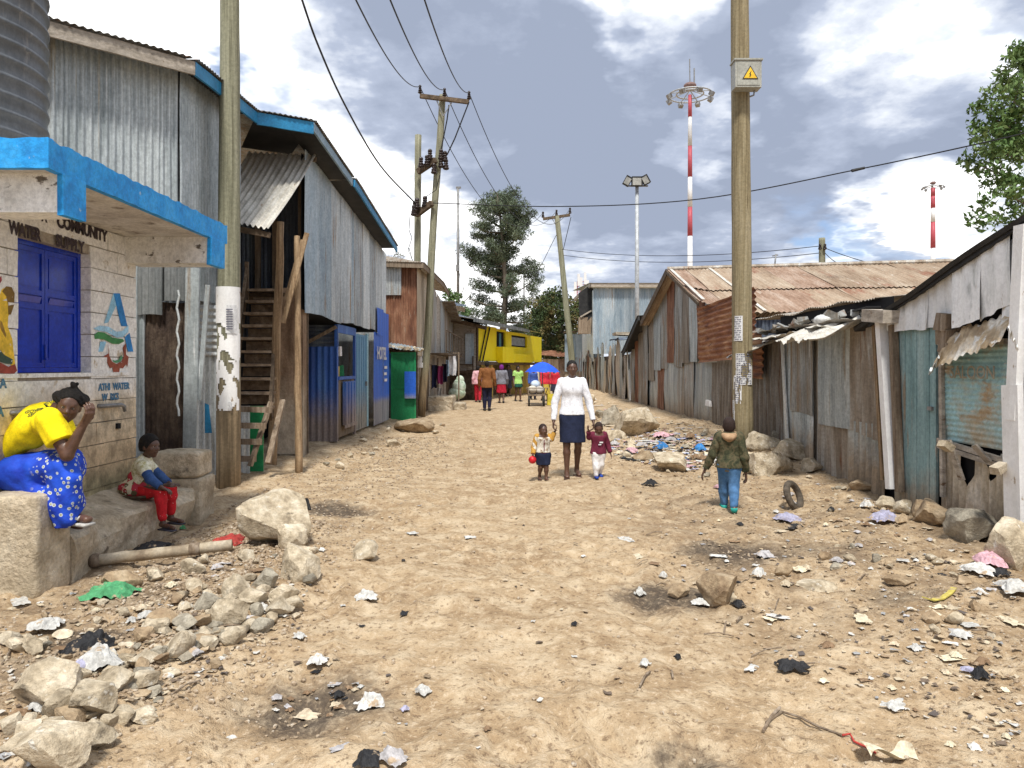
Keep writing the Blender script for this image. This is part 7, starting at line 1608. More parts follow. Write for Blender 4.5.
# --- far people
def far(px, Y, H_, hd_, top, bottom, label, skirt=None, long=True, stride=.1, hair=True, head=.225, extra=(), wide=1.0, s=1.0, hem=-.06, arms=None):
    x = W(px, 366, Y).x; J, fr, sd_, P = J_stand(x, Y, H_, head, hd_, stride=stride, wide=wide, arms=arms); z = gz(x, Y)
    gs = []
    if skirt is not None: gs += [g_skirt(bottom, top=.06, hem=z+skirt, r0=.14, r1=.2)]
    else: gs += [g_trousers(bottom, e=.02)]
    gs += [g_top(top, 'top', e=.026, long=long, hem=hem, to=.95 if long else .6, neck=.02, wob=.004, hemw=.06), g_shoes(M['black'], e=.008)]+list(extra)
    return body(J, s, fr, skin1, label, head/.225, .018, garments=gs, hair=hair_short(.012) if hair else None, eyes=False, group='people farther up the street')
far(478, 31.5, 1.55, math.pi, fabric('pink top', [(.62, .30, .35), (.7, .45, .48)]), fabric('red trousers', [(.42, .015, .03)]), 'person in pink top and red trousers walking away near the clothes')
far(487, 25.8, 1.72, math.pi-.05, fabric('rust brown jacket', [(.17, .065, .02), (.24, .10, .035)]), fabric('dark trousers', [(.012, .012, .035)]), 'man in rust brown jacket and dark trousers walking away up the street', stride=.03, s=1.12, wide=1.2, hem=-.12)
def scarf(m):
    def fn(child, D): child('headscarf', sdf([('e', D['P'](0, -.015, .03), (.095, .11, .11), .02, D['ax']), ('e', D['P'](0, -.05, -.02), (.08, .07, .09), .03, D['ax'])], .012, cuts=[(D['P'](0, .06, .0), D['ax'][1])]), m)
    return fn
far(501.5, 31, 1.58, math.pi+.05, fabric('grey jacket', [(.16, .16, .19), (.22, .22, .25)]), fabric('red skirt', [(.45, .015, .04)]), 'person in grey jacket, red skirt and purple headscarf walking away', skirt=.42, extra=[scarf(fabric('purple', [(.16, .02, .18)]))], wide=1.15, s=1.08)
far(518, 32.5, 1.55, .25, fabric('light green top', [(.30, .55, .12), (.42, .66, .22)]), fabric('dark green skirt', [(.01, .07, .05)]), 'woman in light green top and dark green skirt walking towards the camera', skirt=.62, long=False, stride=.14)
far(508, 38, 1.6, .4, fabric('dark grey top', [(.06, .06, .08)]), fabric('dark skirt', [(.03, .03, .05)]), 'person in dark clothes standing before the yellow house', skirt=.4)
far(545, 33, 1.5, .6, fabric('bright red top', [(.55, .03, .05)]), fabric('ochre skirt', [(.45, .33, .05)]), 'person in bright red top behind the blue umbrella', skirt=.3, wide=1.15, s=1.1)
far(555, 34, 1.45, -.5, fabric('bright red top', [(.55, .03, .05)]), fabric('dark skirt', [(.03, .03, .05)]), 'second person in red at the right edge of the blue umbrella', skirt=.4, s=1.05)
far(533, 34, 1.45, .2, fabric('blue work top', [(.05, .1, .35)]), fabric('dark trousers', [(.012, .012, .035)]), 'person in blue top under the left side of the umbrella')
far(487, 40, 1.6, .4, fabric('brown cloth', [(.18, .12, .08)]), fabric('dark skirt', [(.03, .03, .05)]), 'person in brown standing far behind the man in the rust jacket', skirt=.4)
# ------------------------------------------------------------------ rocks, stones, rubbish
M['rock'] = mat('pale buff stone', [(.27, .215, .145), (.48, .40, .285), (.64, .565, .44)], 9, (1, 1, 1), .92, 0, 1.0, 45, [((.17, .14, .10), 5, (1, 1, 1), .60, .08), ((.62, .58, .50), 11, (1, 1, 1), .62, .05)], bdist=.015)
M['rock_grey'] = mat('grey stone', [(.18, .16, .125), (.30, .265, .205), (.42, .38, .30)], 9, (1, 1, 1), .92, 0, 1.0, 45, [((.42, .38, .31), 7, (1, 1, 1), .6, .08)], bdist=.015)
M['rock_brown'] = mat('earthy brown stone', [(.22, .15, .09), (.36, .265, .165), (.48, .38, .26)], 8, (1, 1, 1), .95, 0, 1.0, 40, bdist=.015)
_ico = {}
def ico(sub):
    if sub in _ico: return _ico[sub]
    import bmesh
    b = bmesh.new(); bmesh.ops.create_icosphere(b, subdivisions=sub, radius=1); v = np.array([x.co[:] for x in b.verts]); f = [[q.index for q in x.verts] for x in b.faces]; b.free(); _ico[sub] = (v, f); return _ico[sub]
def rockmesh(size, seed, sub=4, facets=17, rough=.09):
    v, f = ico(sub); rg = np.random.default_rng(seed); v = v.copy()*1.15; n = rg.normal(size=(facets, 3)); n[:, 2] *= .8; n /= np.linalg.norm(n, axis=1)[:, None]; d = rg.uniform(.52, .98, facets)
    for i in range(facets):
        t = v@n[i]-d[i]; v -= np.outer(np.maximum(t, 0), n[i])
    out = []
    for p in v:
        q = Vector(p); w_ = 1+rough*.8*mnoise.fractal(q*1.7+Vector((seed % 50, 0, 0)), 1, 2, 4)+rough*.45*mnoise.noise(q*6+Vector((seed % 31, 3, 0))); out.append((p[0]*w_*size[0], p[1]*w_*size[1], p[2]*w_*size[2]))
    return np.array(out), f
_rm = {}
def rock(x, y, size, seed, label, m='rock', name='rock', group=None, sink=.36, sub=4, rz=None, share=None, z=None):
    key = (share, m) if share is not None else None
    loc = (x, y, (gz(x, y) if z is None else z)+size[2]*(1-sink)-.0)
    if key and key in _rm: o = bpy.data.objects.new(name, _rm[key]); COL.objects.link(o)
    else:
        V, f_ = rockmesh((1, 1, 1) if key else size, seed, sub); o = link(name, (V, f_), M[m], (0, 0, 0), None, False)
        if key: _rm[key] = o.data
        elif sub >= 3: pass
        if key is None or not o.data.get('done'): o.data.shade_smooth(); o.data.set_sharp_from_angle(angle=R(24)); o.data['done'] = 1
    o.location = loc; o.rotation_euler = (0, 0, seed*1.7 if rz is None else rz)
    if key: o.scale = size
    return tag(o, label, 'rock' if max(size) > .12 else 'stone', group)
def prock(px, py, w, h, seed, label, m='rock', **k):
    """rock whose front foot shows at (px,py), w by h pixels"""
    g_ = GP(px, py); s = g_.y/F; W_ = w*s/2*1.12; H_ = h*s/2*1.28; g_.y += W_*.55
    return rock(g_.x, g_.y, (W_, W_*.8, H_), seed, label, m, rz=k.pop('rz', 0), sink=k.pop('sink', .36), **k)
RL = [
 (262, 548, 72, 50, 'rock', 'large pale boulder beside the end of the bamboo pipe'), (290, 552, 32, 26, 'rock', 'rounded stone leaning against the large pale boulder'),
 (296, 582, 50, 34, 'rock', 'dark sided angular rock below the large pale boulder'), (364, 560, 28, 17, 'rock', 'single buff rock at the street side end of the left rubble'),
 (262, 590, 26, 18, 'rock_grey', 'grey stone left of the dark sided angular rock'), (225, 632, 40, 24, 'rock', 'flat topped pale stone in the middle of the left rubble'),
 (232, 600, 26, 20, 'rock', 'squarish stone above the flat topped pale stone'), (205, 612, 26, 18, 'rock_grey', 'small grey rock left of the squarish stone'), (278, 612, 30, 20, 'rock', 'pale stone under the dark sided angular rock'),
 (250, 612, 28, 20, 'rock', 'stone in front of the grey stone in the left rubble'), (190, 575, 22, 14, 'rock', 'small stone next to the bamboo pipe'), (115, 592, 34, 20, 'rock_brown', 'brown earthy stone under the near end of the bamboo pipe'), (152, 582, 20, 12, 'rock', 'round stone touching the middle of the bamboo pipe'),
 (36, 712, 78, 42, 'rock', 'long slanting boulder at the lower left, lichen grey on top'), (82, 722, 42, 42, 'rock', 'round greenish boulder right of the long slanting boulder'), (52, 727, 36, 28, 'rock', 'small white boulder between the two lower left boulders'),
 (108, 696, 44, 24, 'rock', 'tilted stone behind the round greenish boulder'), (38, 775, 74, 46, 'rock', 'big pale boulder cut by the lower edge of the picture'), (20, 742, 30, 20, 'rock', 'pale stone above the boulder at the lower edge'), (5, 738, 26, 22, 'rock', 'pale stone at the left edge of the picture'),
 (84, 752, 42, 22, 'rock', 'flat cracked stone right of the boulder at the lower edge'), (120, 728, 26, 14, 'rock', 'small flat stone right of the round greenish boulder'), (140, 726, 30, 14, 'rock', 'flat pale stone on the sand near the lower left rocks'),
 (28, 655, 24, 16, 'rock', 'pale stone left of the black rag'), (156, 660, 18, 10, 'rock_grey', 'grey stone right of the black rag'),
 (410, 433, 36, 15, 'rock_brown', 'flat brown rock lying in front of the green gate'), (393, 447, 16, 9, 'rock', 'small rock nearer than the flat brown rock'),
 (638, 436, 44, 30, 'rock', 'big pale boulder against the ragged fence'), (612, 425, 22, 18, 'rock_grey', 'grey rock left of the big pale boulder'), (616, 440, 24, 12, 'rock', 'low pale rock in front of the grey rock'), (602, 418, 16, 9, 'rock_grey', 'small grey rock by the fence near the white shirted woman'),
 (672, 472, 44, 17, 'rock', 'low flat boulder in front of the rubbish heap'), (646, 462, 20, 9, 'rock_brown', 'brown stone left of the low flat boulder'),
 (772, 476, 46, 24, 'rock', 'largest pale boulder piled at the foot of the thick pole'), (765, 452, 32, 20, 'rock', 'upper boulder behind the largest boulder of the thick pole'), (798, 462, 36, 18, 'rock', 'boulder right of the pile at the thick pole'), (815, 474, 26, 14, 'rock', 'end stone of the pile near the tyre'), (786, 446, 28, 14, 'rock_grey', 'grey rock half hidden behind the pole pile'),
 (976, 542, 54, 36, 'rock_grey', 'big grey boulder under the broken panel'), (938, 527, 36, 26, 'rock_brown', 'brown boulder left of the big grey boulder'), (922, 520, 20, 22, 'rock_brown', 'upright dark stone in the row below the teal door'), (905, 515, 22, 14, 'rock', 'pale flat stone below the teal door'), (890, 510, 20, 12, 'rock', 'stone at the foot of the white corner post'), (903, 525, 16, 10, 'rock_brown', 'small round stone in front of the row below the teal door'),
 (1016, 572, 46, 46, 'rock', 'pale boulder at the foot of the near white post'), (866, 492, 30, 10, 'rock_brown', 'low earthy stone along the patched tin wall'),
 (722, 604, 46, 30, 'rock_brown', 'earthy lump rising from the burnt pit in the street'), (680, 604, 20, 12, 'rock_brown', 'small earthy stone left of the earthy lump'), (732, 604, 12, 8, 'rock', 'tiny pale stone in front of the earthy lump'), (785, 578, 16, 12, 'rock_brown', 'dark round stone right of the burnt pit'),
 (590, 404, 14, 9, 'rock', 'far pale rock along the fence'), (580, 398, 10, 7, 'rock_grey', 'farthest grey rock along the fence'), (820, 592, 42, 9, 'rock', 'flat buff slab lying flush in the ground'), (905, 588, 26, 9, 'rock_brown', 'flat brown stone beside the yellow strap'),
]
for i, (px, py, w_, h_, m_, lab) in enumerate(RL): prock(px, py, w_, h_, 11+i*7 if i else 503, lab, m_)
# smaller stones in the rubble strips, many alike
def strip(poly, n, smin, smax, label, group, seed, ms=('rock', 'rock', 'rock_grey', 'rock_brown'), name='stone'):
    rg = random.Random(seed); k = 0
    while k < n:
        px = rg.uniform(min(p[0] for p in poly), max(p[0] for p in poly)); py = rg.uniform(min(p[1] for p in poly), max(p[1] for p in poly)); ins = False; j = len(poly)-1
        for i in range(len(poly)):
            a, b = poly[i], poly[j]
            if (a[1] > py) != (b[1] > py) and px < (b[0]-a[0])*(py-a[1])/(b[1]-a[1])+a[0]: ins = not ins
            j = i
        if not ins: continue
        g_ = GP(px, py); s = rg.uniform(smin, smax)*(rg.random()**.8*.8+.35); q = rg.randrange(10)
        mm = rg.choice(ms); rock(g_.x, g_.y, (s, s*rg.uniform(.6, 1), s*rg.uniform(.4, .75)), seed*100+k, label.replace('small', {'rock': 'small pale', 'rock_grey': 'small grey', 'rock_brown': 'small brown'}[mm]), mm, name, group, sink=rg.uniform(.3, .65), sub=3, share=q, rz=rg.random()*6); k += 1
left_poly = [(150, 590), (235, 540), (330, 545), (300, 625), (200, 680), (110, 745), (20, 768), (0, 640), (90, 600)]
strip(left_poly, 105, .022, .075, 'small broken stone among the rubble along the left edge of the street', 'small stones of the left rubble', 5)
strip([(215, 560), (325, 552), (310, 600), (235, 650), (150, 690), (100, 730), (30, 768), (0, 730), (60, 690), (130, 640), (180, 600)], 110, .035, .10, 'small jagged stone in the thick of the rubble ridge on the left', 'small stones of the left rubble', 15, ms=('rock', 'rock_brown', 'rock', 'rock_grey'))
strip([(580, 395), (640, 410), (770, 440), (800, 480), (700, 480), (620, 470), (590, 420)], 60, .03, .10, 'small stone in the rubbish strewn bank along the tin walls', 'small stones of the right bank', 6)
strip([(820, 480), (900, 505), (1010, 560), (1024, 640), (930, 640), (820, 560)], 36, .02, .07, 'small stone on the ground below the whitewashed shack', 'small stones by the whitewashed shack', 7)
strip([(375, 420), (450, 405), (470, 412), (400, 460), (340, 470), (300, 480)], 34, .03, .12, 'small stone along the foot of the left houses', 'small stones by the left houses', 8)
# gravel: uncountable
def gravel(n, seed):
    rg = np.random.default_rng(seed); v, f = ico(1); V = []; Fc = []; k = 0
    x = np.where(rg.random(n) < .5, rg.normal(-2.15, .6, n), rg.normal(2.9, .75, n)); y = 2.4+rg.random(n)**1.6*14; lr = rg.random(n) < .35; y = np.where(lr, rg.uniform(3.4, 7.2, n), y); x = np.where(lr, -2.0-.13*(y-4)+rg.normal(0, .33, n), x); far_ = (rg.random(n) < .13) & ~lr; x = np.where(far_, rg.uniform(-3.2, 4.1, n), x); x = np.clip(x, -3.5, 4.15)
    x = np.where(x < -2.3-.25*np.clip(y-3, 0, 3), np.maximum(x, -3.0), x)
    z = H(x, y); s = rg.uniform(.005, .02, n)*(.6+y*.05)*np.where(lr, 1.25, 1)
    for i in range(n):
        q = v*np.array([s[i], s[i]*rg.uniform(.6, 1), s[i]*rg.uniform(.4, .8)])*(1+rg.uniform(-.2, .2, (len(v), 1))); a = rg.random()*6.3; c, s_ = math.cos(a), math.sin(a); q = np.stack([q[:, 0]*c-q[:, 1]*s_, q[:, 0]*s_+q[:, 1]*c, q[:, 2]], 1)+[x[i], y[i], z[i]+s[i]*.25]
        V.append(q); Fc.append(np.array(f)+k); k += len(v)
    return np.concatenate(V), np.concatenate(Fc)

m_g = mat('mixed gravel', [(.16, .115, .075), (.36, .27, .18), (.58, .52, .43)], 34, (1, 1, 1), .95, 0, 0, 10, contrast=.2)
tag(link('gravel', gravel(15000, 4), m_g), 'loose grit and pebbles scattered along both sides of the dirt street', 'gravel', kind='stuff')
# rubbish
def lit(c, n=None, **k): return mat('litter '+str(c), [c], 30, rough=k.get('rough', .7), bump=.3, bscale=80, rand=.15, layers=[((.40, .30, .2), 14, (1, 1, 1), .58, .08)])
LC = {'white': (.54, .53, .50), 'grey': (.42, .40, .40), 'black': (.02, .02, .022), 'blue': (.04, .2, .48), 'pink': (.56, .34, .38), 'lilac': (.36, .35, .46), 'brown': (.22, .14, .08), 'buff': (.55, .46, .33), 'red': (.4, .05, .04), 'green': (.08, .32, .14), 'yellow': (.6, .5, .12), 'cream': (.66, .58, .42)}
def crumple(w_, d_, h_, seed, n=12, flat=False):
    mb = MB()
    def fn(u, v):
        a = (u-.5); b = (v-.5); e = 1+.5*mnoise.noise(Vector((u*3, v*3, seed))); zz_ = h_*(.15+ (0 if flat else .85*max(0, 1-3.4*(a*a+b*b)))+.40*abs(mnoise.noise(Vector((u*4.5, v*4.5, seed+3))))+.13*mnoise.noise(Vector((u*11, v*11, seed))))
        return (a*w_*e, b*d_*e, zz_)
    mb.surf(n, n, fn); return mb
_lm = {}
def litter(px, py, wpx, hpx, col, label, seed, name='paper_scrap', cat='litter', flat=False, group=None, hh=None, share=None, rz=None):
    g_ = GP(px, py); s = g_.y/F; w_ = wpx*s; d_ = max(hpx*s*(g_.y/CH)*.6, .5*w_) if flat else w_*.8; h_ = hh or (.012 if flat else hpx*s*.9)
    key = (share, col, flat)
    if share is not None and key in _lm: o = bpy.data.objects.new(name, _lm[key]); COL.objects.link(o)
    else:
        o = link(name, crumple(1, 1, 1, seed, 12, flat) if share is not None else crumple(w_, d_, h_, seed, 16, flat), lit(LC[col]), (0, 0, 0), None, False)
        if share is not None: _lm[key] = o.data
    if share is not None: o.scale = (w_, d_, h_)
    o.location = (g_.x, g_.y, g_.z+.004); o.rotation_euler = (0, 0, seed*2.1 if rz is None else rz)
    return tag(o, label, cat, group)
U = [
 (112, 598, 44, 16, 'green', 'green plastic bag lying near the end of the bamboo pipe', 'plastic_bag', False), (92, 652, 44, 18, 'black', 'crumpled black rag among the lower left stones', 'rag', False), (100, 668, 42, 20, 'white', 'crumpled white plastic bag in front of the black rag', 'plastic_bag', False),
 (80, 672, 20, 10, 'lilac', 'dull blue plastic scrap beside the lower left boulders', 'plastic_scrap', False), (228, 548, 38, 12, 'red', 'dark red cloth lying on the bamboo pipe', 'rag', False), (20, 603, 30, 5, 'white', 'long white plastic strip below the bench block', 'plastic_scrap', True),
 (45, 630, 30, 10, 'white', 'white crumpled paper on the ground left of the rubble', 'paper_scrap', False), (150, 553, 34, 8, 'black', 'grey black cloth on the pipe before the step', 'rag', False), (175, 530, 20, 5, 'green', 'small green plastic scrap behind the feet of the girl', 'plastic_scrap', False),
 (366, 600, 20, 9, 'white', 'folded white paper right of the rubble, tilted up', 'paper_scrap', False), (262, 613, 13, 9, 'white', 'small bright white paper at the foot of the rubble', 'paper_scrap', False), (248, 607, 18, 7, 'white', 'white paper leaning on a stone in the rubble', 'paper_scrap', False),
 (370, 708, 26, 14, 'white', 'round white plastic lump at the edge of the burnt patch', 'plastic_bag', False), (318, 664, 20, 8, 'white', 'white scrap at the top of the burnt patch', 'paper_scrap', False), (422, 694, 16, 9, 'white', 'narrow white paper on bare sand right of the burnt patch', 'paper_scrap', False),
 (405, 712, 8, 5, 'lilac', 'tiny violet scrap in the middle of the sand', 'plastic_scrap', False), (368, 765, 30, 10, 'black', 'black plastic at the lower edge of the picture', 'plastic_bag', False), (392, 762, 30, 12, 'grey', 'grey plastic next to the black plastic', 'plastic_bag', False),
 (230, 738, 36, 10, 'white', 'broad white sheet half buried in the sand', 'paper_scrap', True), (404, 615, 14, 4, 'black', 'small black sole shaped scrap on the sand', 'plastic_scrap', True), (300, 715, 38, 8, 'buff', 'curled buff cardboard strip in the burnt patch', 'cardboard', True), (340, 750, 20, 6, 'grey', 'small grey leaf like scrap near the lower edge', 'plastic_scrap', True),
 (626, 540, 22, 5, 'white', 'white paper lying flat in the street above the pit', 'paper_scrap', True), (663, 580, 8, 7, 'white', 'small white ball of paper left of the burnt pit', 'paper_scrap', False), (640, 597, 10, 9, 'white', 'white paper standing up at the edge of the pit', 'paper_scrap', False), (637, 557, 18, 4, 'cream', 'cream scrap in the street left of the burnt pit', 'paper_scrap', True),
 (700, 605, 16, 6, 'white', 'white scrap under the earthy lump', 'paper_scrap', False), (758, 577, 14, 9, 'white', 'white scrap right of the earthy lump', 'paper_scrap', False), (765, 558, 20, 6, 'grey', 'grey plastic above the earthy lump', 'plastic_bag', False), (718, 557, 16, 4, 'white', 'small white scrap above the pit', 'paper_scrap', True),
 (645, 666, 11, 7, 'white', 'small bright white scrap in the open street', 'paper_scrap', False), (678, 660, 7, 5, 'black', 'small black lump in the open street', 'plastic_scrap', False), (792, 670, 28, 11, 'black', 'black crushed cup like plastic in the street', 'plastic_bag', False), (752, 670, 18, 5, 'white', 'white crumb of paper left of the black crushed plastic', 'paper_scrap', True),
 (770, 620, 14, 6, 'cream', 'cream scrap below the earthy lump', 'paper_scrap', True), (885, 522, 26, 11, 'lilac', 'lilac patterned plastic packet in front of the stone row', 'plastic_bag', False), (866, 508, 14, 7, 'white', 'round white scrap left of the lilac packet', 'paper_scrap', False), (788, 522, 26, 7, 'lilac', 'pale violet plastic by the tyre', 'plastic_bag', False), (795, 529, 16, 5, 'black', 'dark scrap in front of the violet plastic', 'plastic_scrap', False),
 (990, 566, 34, 14, 'pink', 'pale pink plastic bag in front of the near boulder', 'plastic_bag', False), (978, 575, 30, 10, 'white', 'white plastic bag left of the pink bag', 'plastic_bag', False), (1000, 576, 20, 7, 'black', 'black plastic under the pink bag', 'plastic_bag', False), (1016, 592, 34, 12, 'white', 'bright white sheet at the right edge below the near boulder', 'plastic_bag', False),
 (960, 638, 20, 7, 'white', 'white paper right of the yellow strap', 'paper_scrap', False), (952, 660, 28, 6, 'cream', 'long cream scrap on the right hand sand', 'paper_scrap', True), (980, 680, 18, 11, 'black', 'dark shoe like plastic on the right hand sand', 'plastic_scrap', False), (968, 674, 12, 5, 'lilac', 'small bluish piece touching the dark plastic', 'plastic_scrap', False), (895, 710, 20, 7, 'white', 'white plastic fragment above the cardboard', 'plastic_scrap', False),
 (862, 620, 26, 5, 'cream', 'pale flat scrap in the street below the flat stones', 'paper_scrap', True), (778, 620, 20, 4, 'white', 'faint white scrap at the left of the street stones', 'paper_scrap', True), (938, 608, 18, 4, 'cream', 'thin curled pale leaf below the yellow strap', 'leaf', True),
 (597, 462, 1, 1, 'blue', '', '', False),
 (650, 486, 14, 6, 'black', 'small dark shoe like scrap behind the walking boy and woman', 'plastic_scrap', False), (662, 450, 14, 7, 'blue', 'blue plastic scrap in the rubbish heap', 'plastic_bag', False), (700, 452, 14, 8, 'blue', 'brighter blue plastic ball right of the heap', 'plastic_bag', False), (662, 438, 16, 6, 'pink', 'pink cloth scrap at the top of the rubbish heap', 'rag', False), (725, 490, 18, 8, 'pink', 'pinkish plastic behind the legs of the walking boy', 'plastic_bag', False),
 (1010, 622, 26, 6, 'cream', 'cream scrap at the far right edge', 'paper_scrap', True), (300, 640, 12, 6, 'white', 'white crumb between rubble and burnt patch', 'paper_scrap', False), (412, 535, 10, 4, 'white', 'tiny white scrap in the left half of the street', 'paper_scrap', True), (470, 538, 12, 4, 'white', 'faint white scrap in the middle of the street', 'paper_scrap', True),
]
for i, (px, py, w_, h_, c_, lab, nm, fl) in enumerate(U):
    if lab: litter(px, py, w_, h_, c_, lab, 3+i*5, nm, {'rag': 'rag', 'plastic_bag': 'plastic bag', 'cardboard': 'cardboard', 'leaf': 'leaf'}.get(nm, 'litter'), fl)
def scatter(poly, n, cols, s0, s1, label, group, seed, name='litter_scrap'):
    rg = random.Random(seed); k = 0; xs = [p[0] for p in poly]; ys = [p[1] for p in poly]
    while k < n:
        px = rg.uniform(min(xs), max(xs)); py = rg.uniform(min(ys), max(ys)); ins = False; j = len(poly)-1
        for i in range(len(poly)):
            a, b = poly[i], poly[j]
            if (a[1] > py) != (b[1] > py) and px < (b[0]-a[0])*(py-a[1])/(b[1]-a[1])+a[0]: ins = not ins
            j = i
        if not ins: continue
        g_ = GP(px, py); s = rg.uniform(s0, s1)/g_.y*F; cc = rg.choice(cols); litter(px, py, s, s*.45, cc, cc+' '+label.replace('pale ', ''), rg.randrange(1000), name, 'litter', rg.random() < .5, group, share=rg.randrange(4), rz=rg.random()*6); k += 1
scatter([(610, 440), (660, 432), (720, 440), (735, 465), (690, 470), (640, 462), (615, 455)], 62, ['white', 'white', 'grey', 'white', 'lilac', 'buff', 'pink', 'black', 'brown'], .07, .24, 'scrap of plastic or paper in the rubbish heap before the tin walls', 'scraps of the rubbish heap', 21)
scatter([(640, 412), (700, 428), (760, 442), (800, 462), (770, 470), (700, 455), (640, 440)], 26, ['white', 'grey', 'buff', 'brown', 'lilac'], .04, .14, 'scrap of rubbish on the bank at the foot of the tin walls', 'scraps along the tin walls', 31)
scatter([(585, 400), (600, 398), (640, 412), (615, 440), (595, 425)], 24, ['white', 'grey', 'buff', 'brown'], .06, .2, 'scrap of rubbish between the rocks along the ragged fence', 'scraps along the ragged fence', 22)
scatter(left_poly, 40, ['white', 'white', 'cream', 'grey', 'buff', 'brown'], .03, .10, 'small paper or plastic scrap between the stones of the left rubble', 'scraps in the left rubble', 23)
scatter([(650, 520), (830, 500), (1010, 570), (1000, 640), (800, 620), (650, 600)], 42, ['white', 'grey', 'cream', 'black', 'buff', 'brown'], .03, .10, 'small scrap littering the ground on the right of the street', 'scraps right of the street', 24)
scatter([(780, 640), (1020, 640), (1020, 760), (860, 740)], 22, ['cream', 'white', 'buff', 'brown'], .02, .08, 'small pale scrap on the sand in the right foreground corner', 'scraps in the near right sand', 25)
scatter([(300, 480), (560, 420), (640, 480), (640, 760), (330, 760), (330, 600)], 30, ['white', 'buff', 'brown', 'black', 'cream'], .015, .045, 'tiny scrap trodden into the middle of the street', 'tiny scraps in the street', 26)
scatter([(270, 672), (350, 672), (372, 700), (330, 722), (270, 712)], 26, ['grey', 'buff', 'black', 'brown', 'white'], .02, .07, 'charred or pale scrap in the burnt patch', 'scraps in the burnt patch', 27)
scatter([(800, 475), (880, 500), (960, 545), (860, 540), (780, 500)], 26, ['white', 'grey', 'buff', 'brown'], .03, .09, 'small scrap near the stone row below the tin walls', 'scraps by the stone row', 28)
def trash(polys, n, seed, s0=.015, s1=.06):
    rg = random.Random(seed); V = []; Fc = []; pts = []
    for poly, m in polys:
        xs = [p[0] for p in poly]; ys = [p[1] for p in poly]; k = 0
        while k < m:
            px = rg.uniform(min(xs), max(xs)); py = rg.uniform(min(ys), max(ys)); ins = False; j = len(poly)-1
            for i in range(len(poly)):
                a, b = poly[i], poly[j]
                if (a[1] > py) != (b[1] > py) and px < (b[0]-a[0])*(py-a[1])/(b[1]-a[1])+a[0]: ins = not ins
                j = i
            if not ins: continue
            k += 1; g_ = GP(px, py); s = rg.uniform(s0, s1); o = len(V); az = rg.random()*6.28; c, s_ = math.cos(az), math.sin(az)
            for v in range(3):
                for u in range(3):
                    x_ = (u-1)*s*rg.uniform(.7, 1.1); y_ = (v-1)*s*rg.uniform(.4, .8); V.append((g_.x+x_*c-y_*s_, g_.y+x_*s_+y_*c, g_.z+.006+rg.uniform(0, s*.55)))
            for v in range(2):
                for u in range(2): q = o+v*3+u; Fc.append((q, q+1, q+4, q+3))
    return np.array(V), Fc
def trashmat(cs=None):
    m = bpy.data.materials.new('mixed rubbish'); m.use_nodes = True; g = NT(m.node_tree); p = g.n('ShaderNodeNewGeometry').outputs['Random Per Island']
    rp = g.n('ShaderNodeValToRGB', ins={0: p}); rp.color_ramp.interpolation = 'CONSTANT'; el = rp.color_ramp.elements; cs = cs or [LC['white'], LC['grey'], LC['buff'], LC['white'], LC['brown'], LC['lilac'], LC['white'], LC['black'], LC['pink'], LC['cream'], LC['brown'], LC['blue'], LC['grey']]
    el[0].color = c4(cs[0]); el[1].position = 1/13; el[1].color = c4(cs[1])
    for i in range(2, 13): e = el.new(i/13); e.color = c4(cs[i])
    g.n('ShaderNodeOutputMaterial', ins={'Surface': g.n('ShaderNodeBsdfPrincipled', ins={'Base Color': rp.outputs[0], 'Roughness': .7}).outputs[0]}); return m
tag(link('trampled_litter', trash([([(605, 440), (660, 430), (725, 440), (735, 465), (690, 472), (640, 464), (612, 456)], 620), ([(590, 402), (640, 412), (760, 442), (800, 462), (770, 472), (640, 445), (600, 425)], 260)], 0, 5), trashmat()), 'fine trampled scraps of paper and plastic in the dirt', 'litter', kind='stuff')
earthy = [(.38, .29, .19), (.5, .47, .42), (.3, .21, .13), (.45, .36, .25), (.14, .10, .07), (.42, .32, .2), (.52, .5, .46), (.22, .16, .1), (.48, .4, .28), (.34, .25, .16), (.1, .08, .07), (.5, .42, .3), (.3, .3, .3)]
tag(link('trampled_crumbs', trash([([(0, 600), (330, 560), (300, 640), (110, 740), (0, 768)], 420), ([(650, 520), (830, 495), (1020, 560), (1020, 760), (850, 700), (700, 620)], 520), ([(280, 480), (600, 420), (640, 760), (300, 760)], 60)], 0, 6, .006, .026), trashmat(earthy)), 'tiny earthy crumbs of bark, paper and chips trodden into the dirt', 'crumbs', kind='stuff')
# tyre standing on edge
c = GP(797, 509); ty = Thing('small_tyre', 'small worn tyre standing half buried in the dirt near the pole rocks', 'tyre', c)
mb = MB(); R_, r_ = .135, .038; n, k_ = 36, 12; ax_ = Vector((.66, -.66, .36)).normalized(); e1 = ax_.cross(Vector((0, 0, 1))).normalized(); e2 = e1.cross(ax_)
for i in range(n):
    a = 2*math.pi*i/n; d_ = e1*math.cos(a)+e2*math.sin(a)
    for q in range(k_): b = 2*math.pi*q/k_; mb.v.append(tuple(Vector(c)+Vector((0, .1, .12))+d_*(R_+r_*math.cos(b)+(.004 if q in (0, 1, 11) and i % 2 else 0))+ax_*r_*.95*math.sin(b)))
for i in range(n):
    for q in range(k_): i2, q2 = (i+1) % n, (q+1) % k_; mb.f.append((i*k_+q, i2*k_+q, i2*k_+q2, i*k_+q2))
ty.part('tread', mb, mat('dusty rubber', [(.045, .038, .03), (.12, .095, .07)], 14, rough=.85, bump=.4))
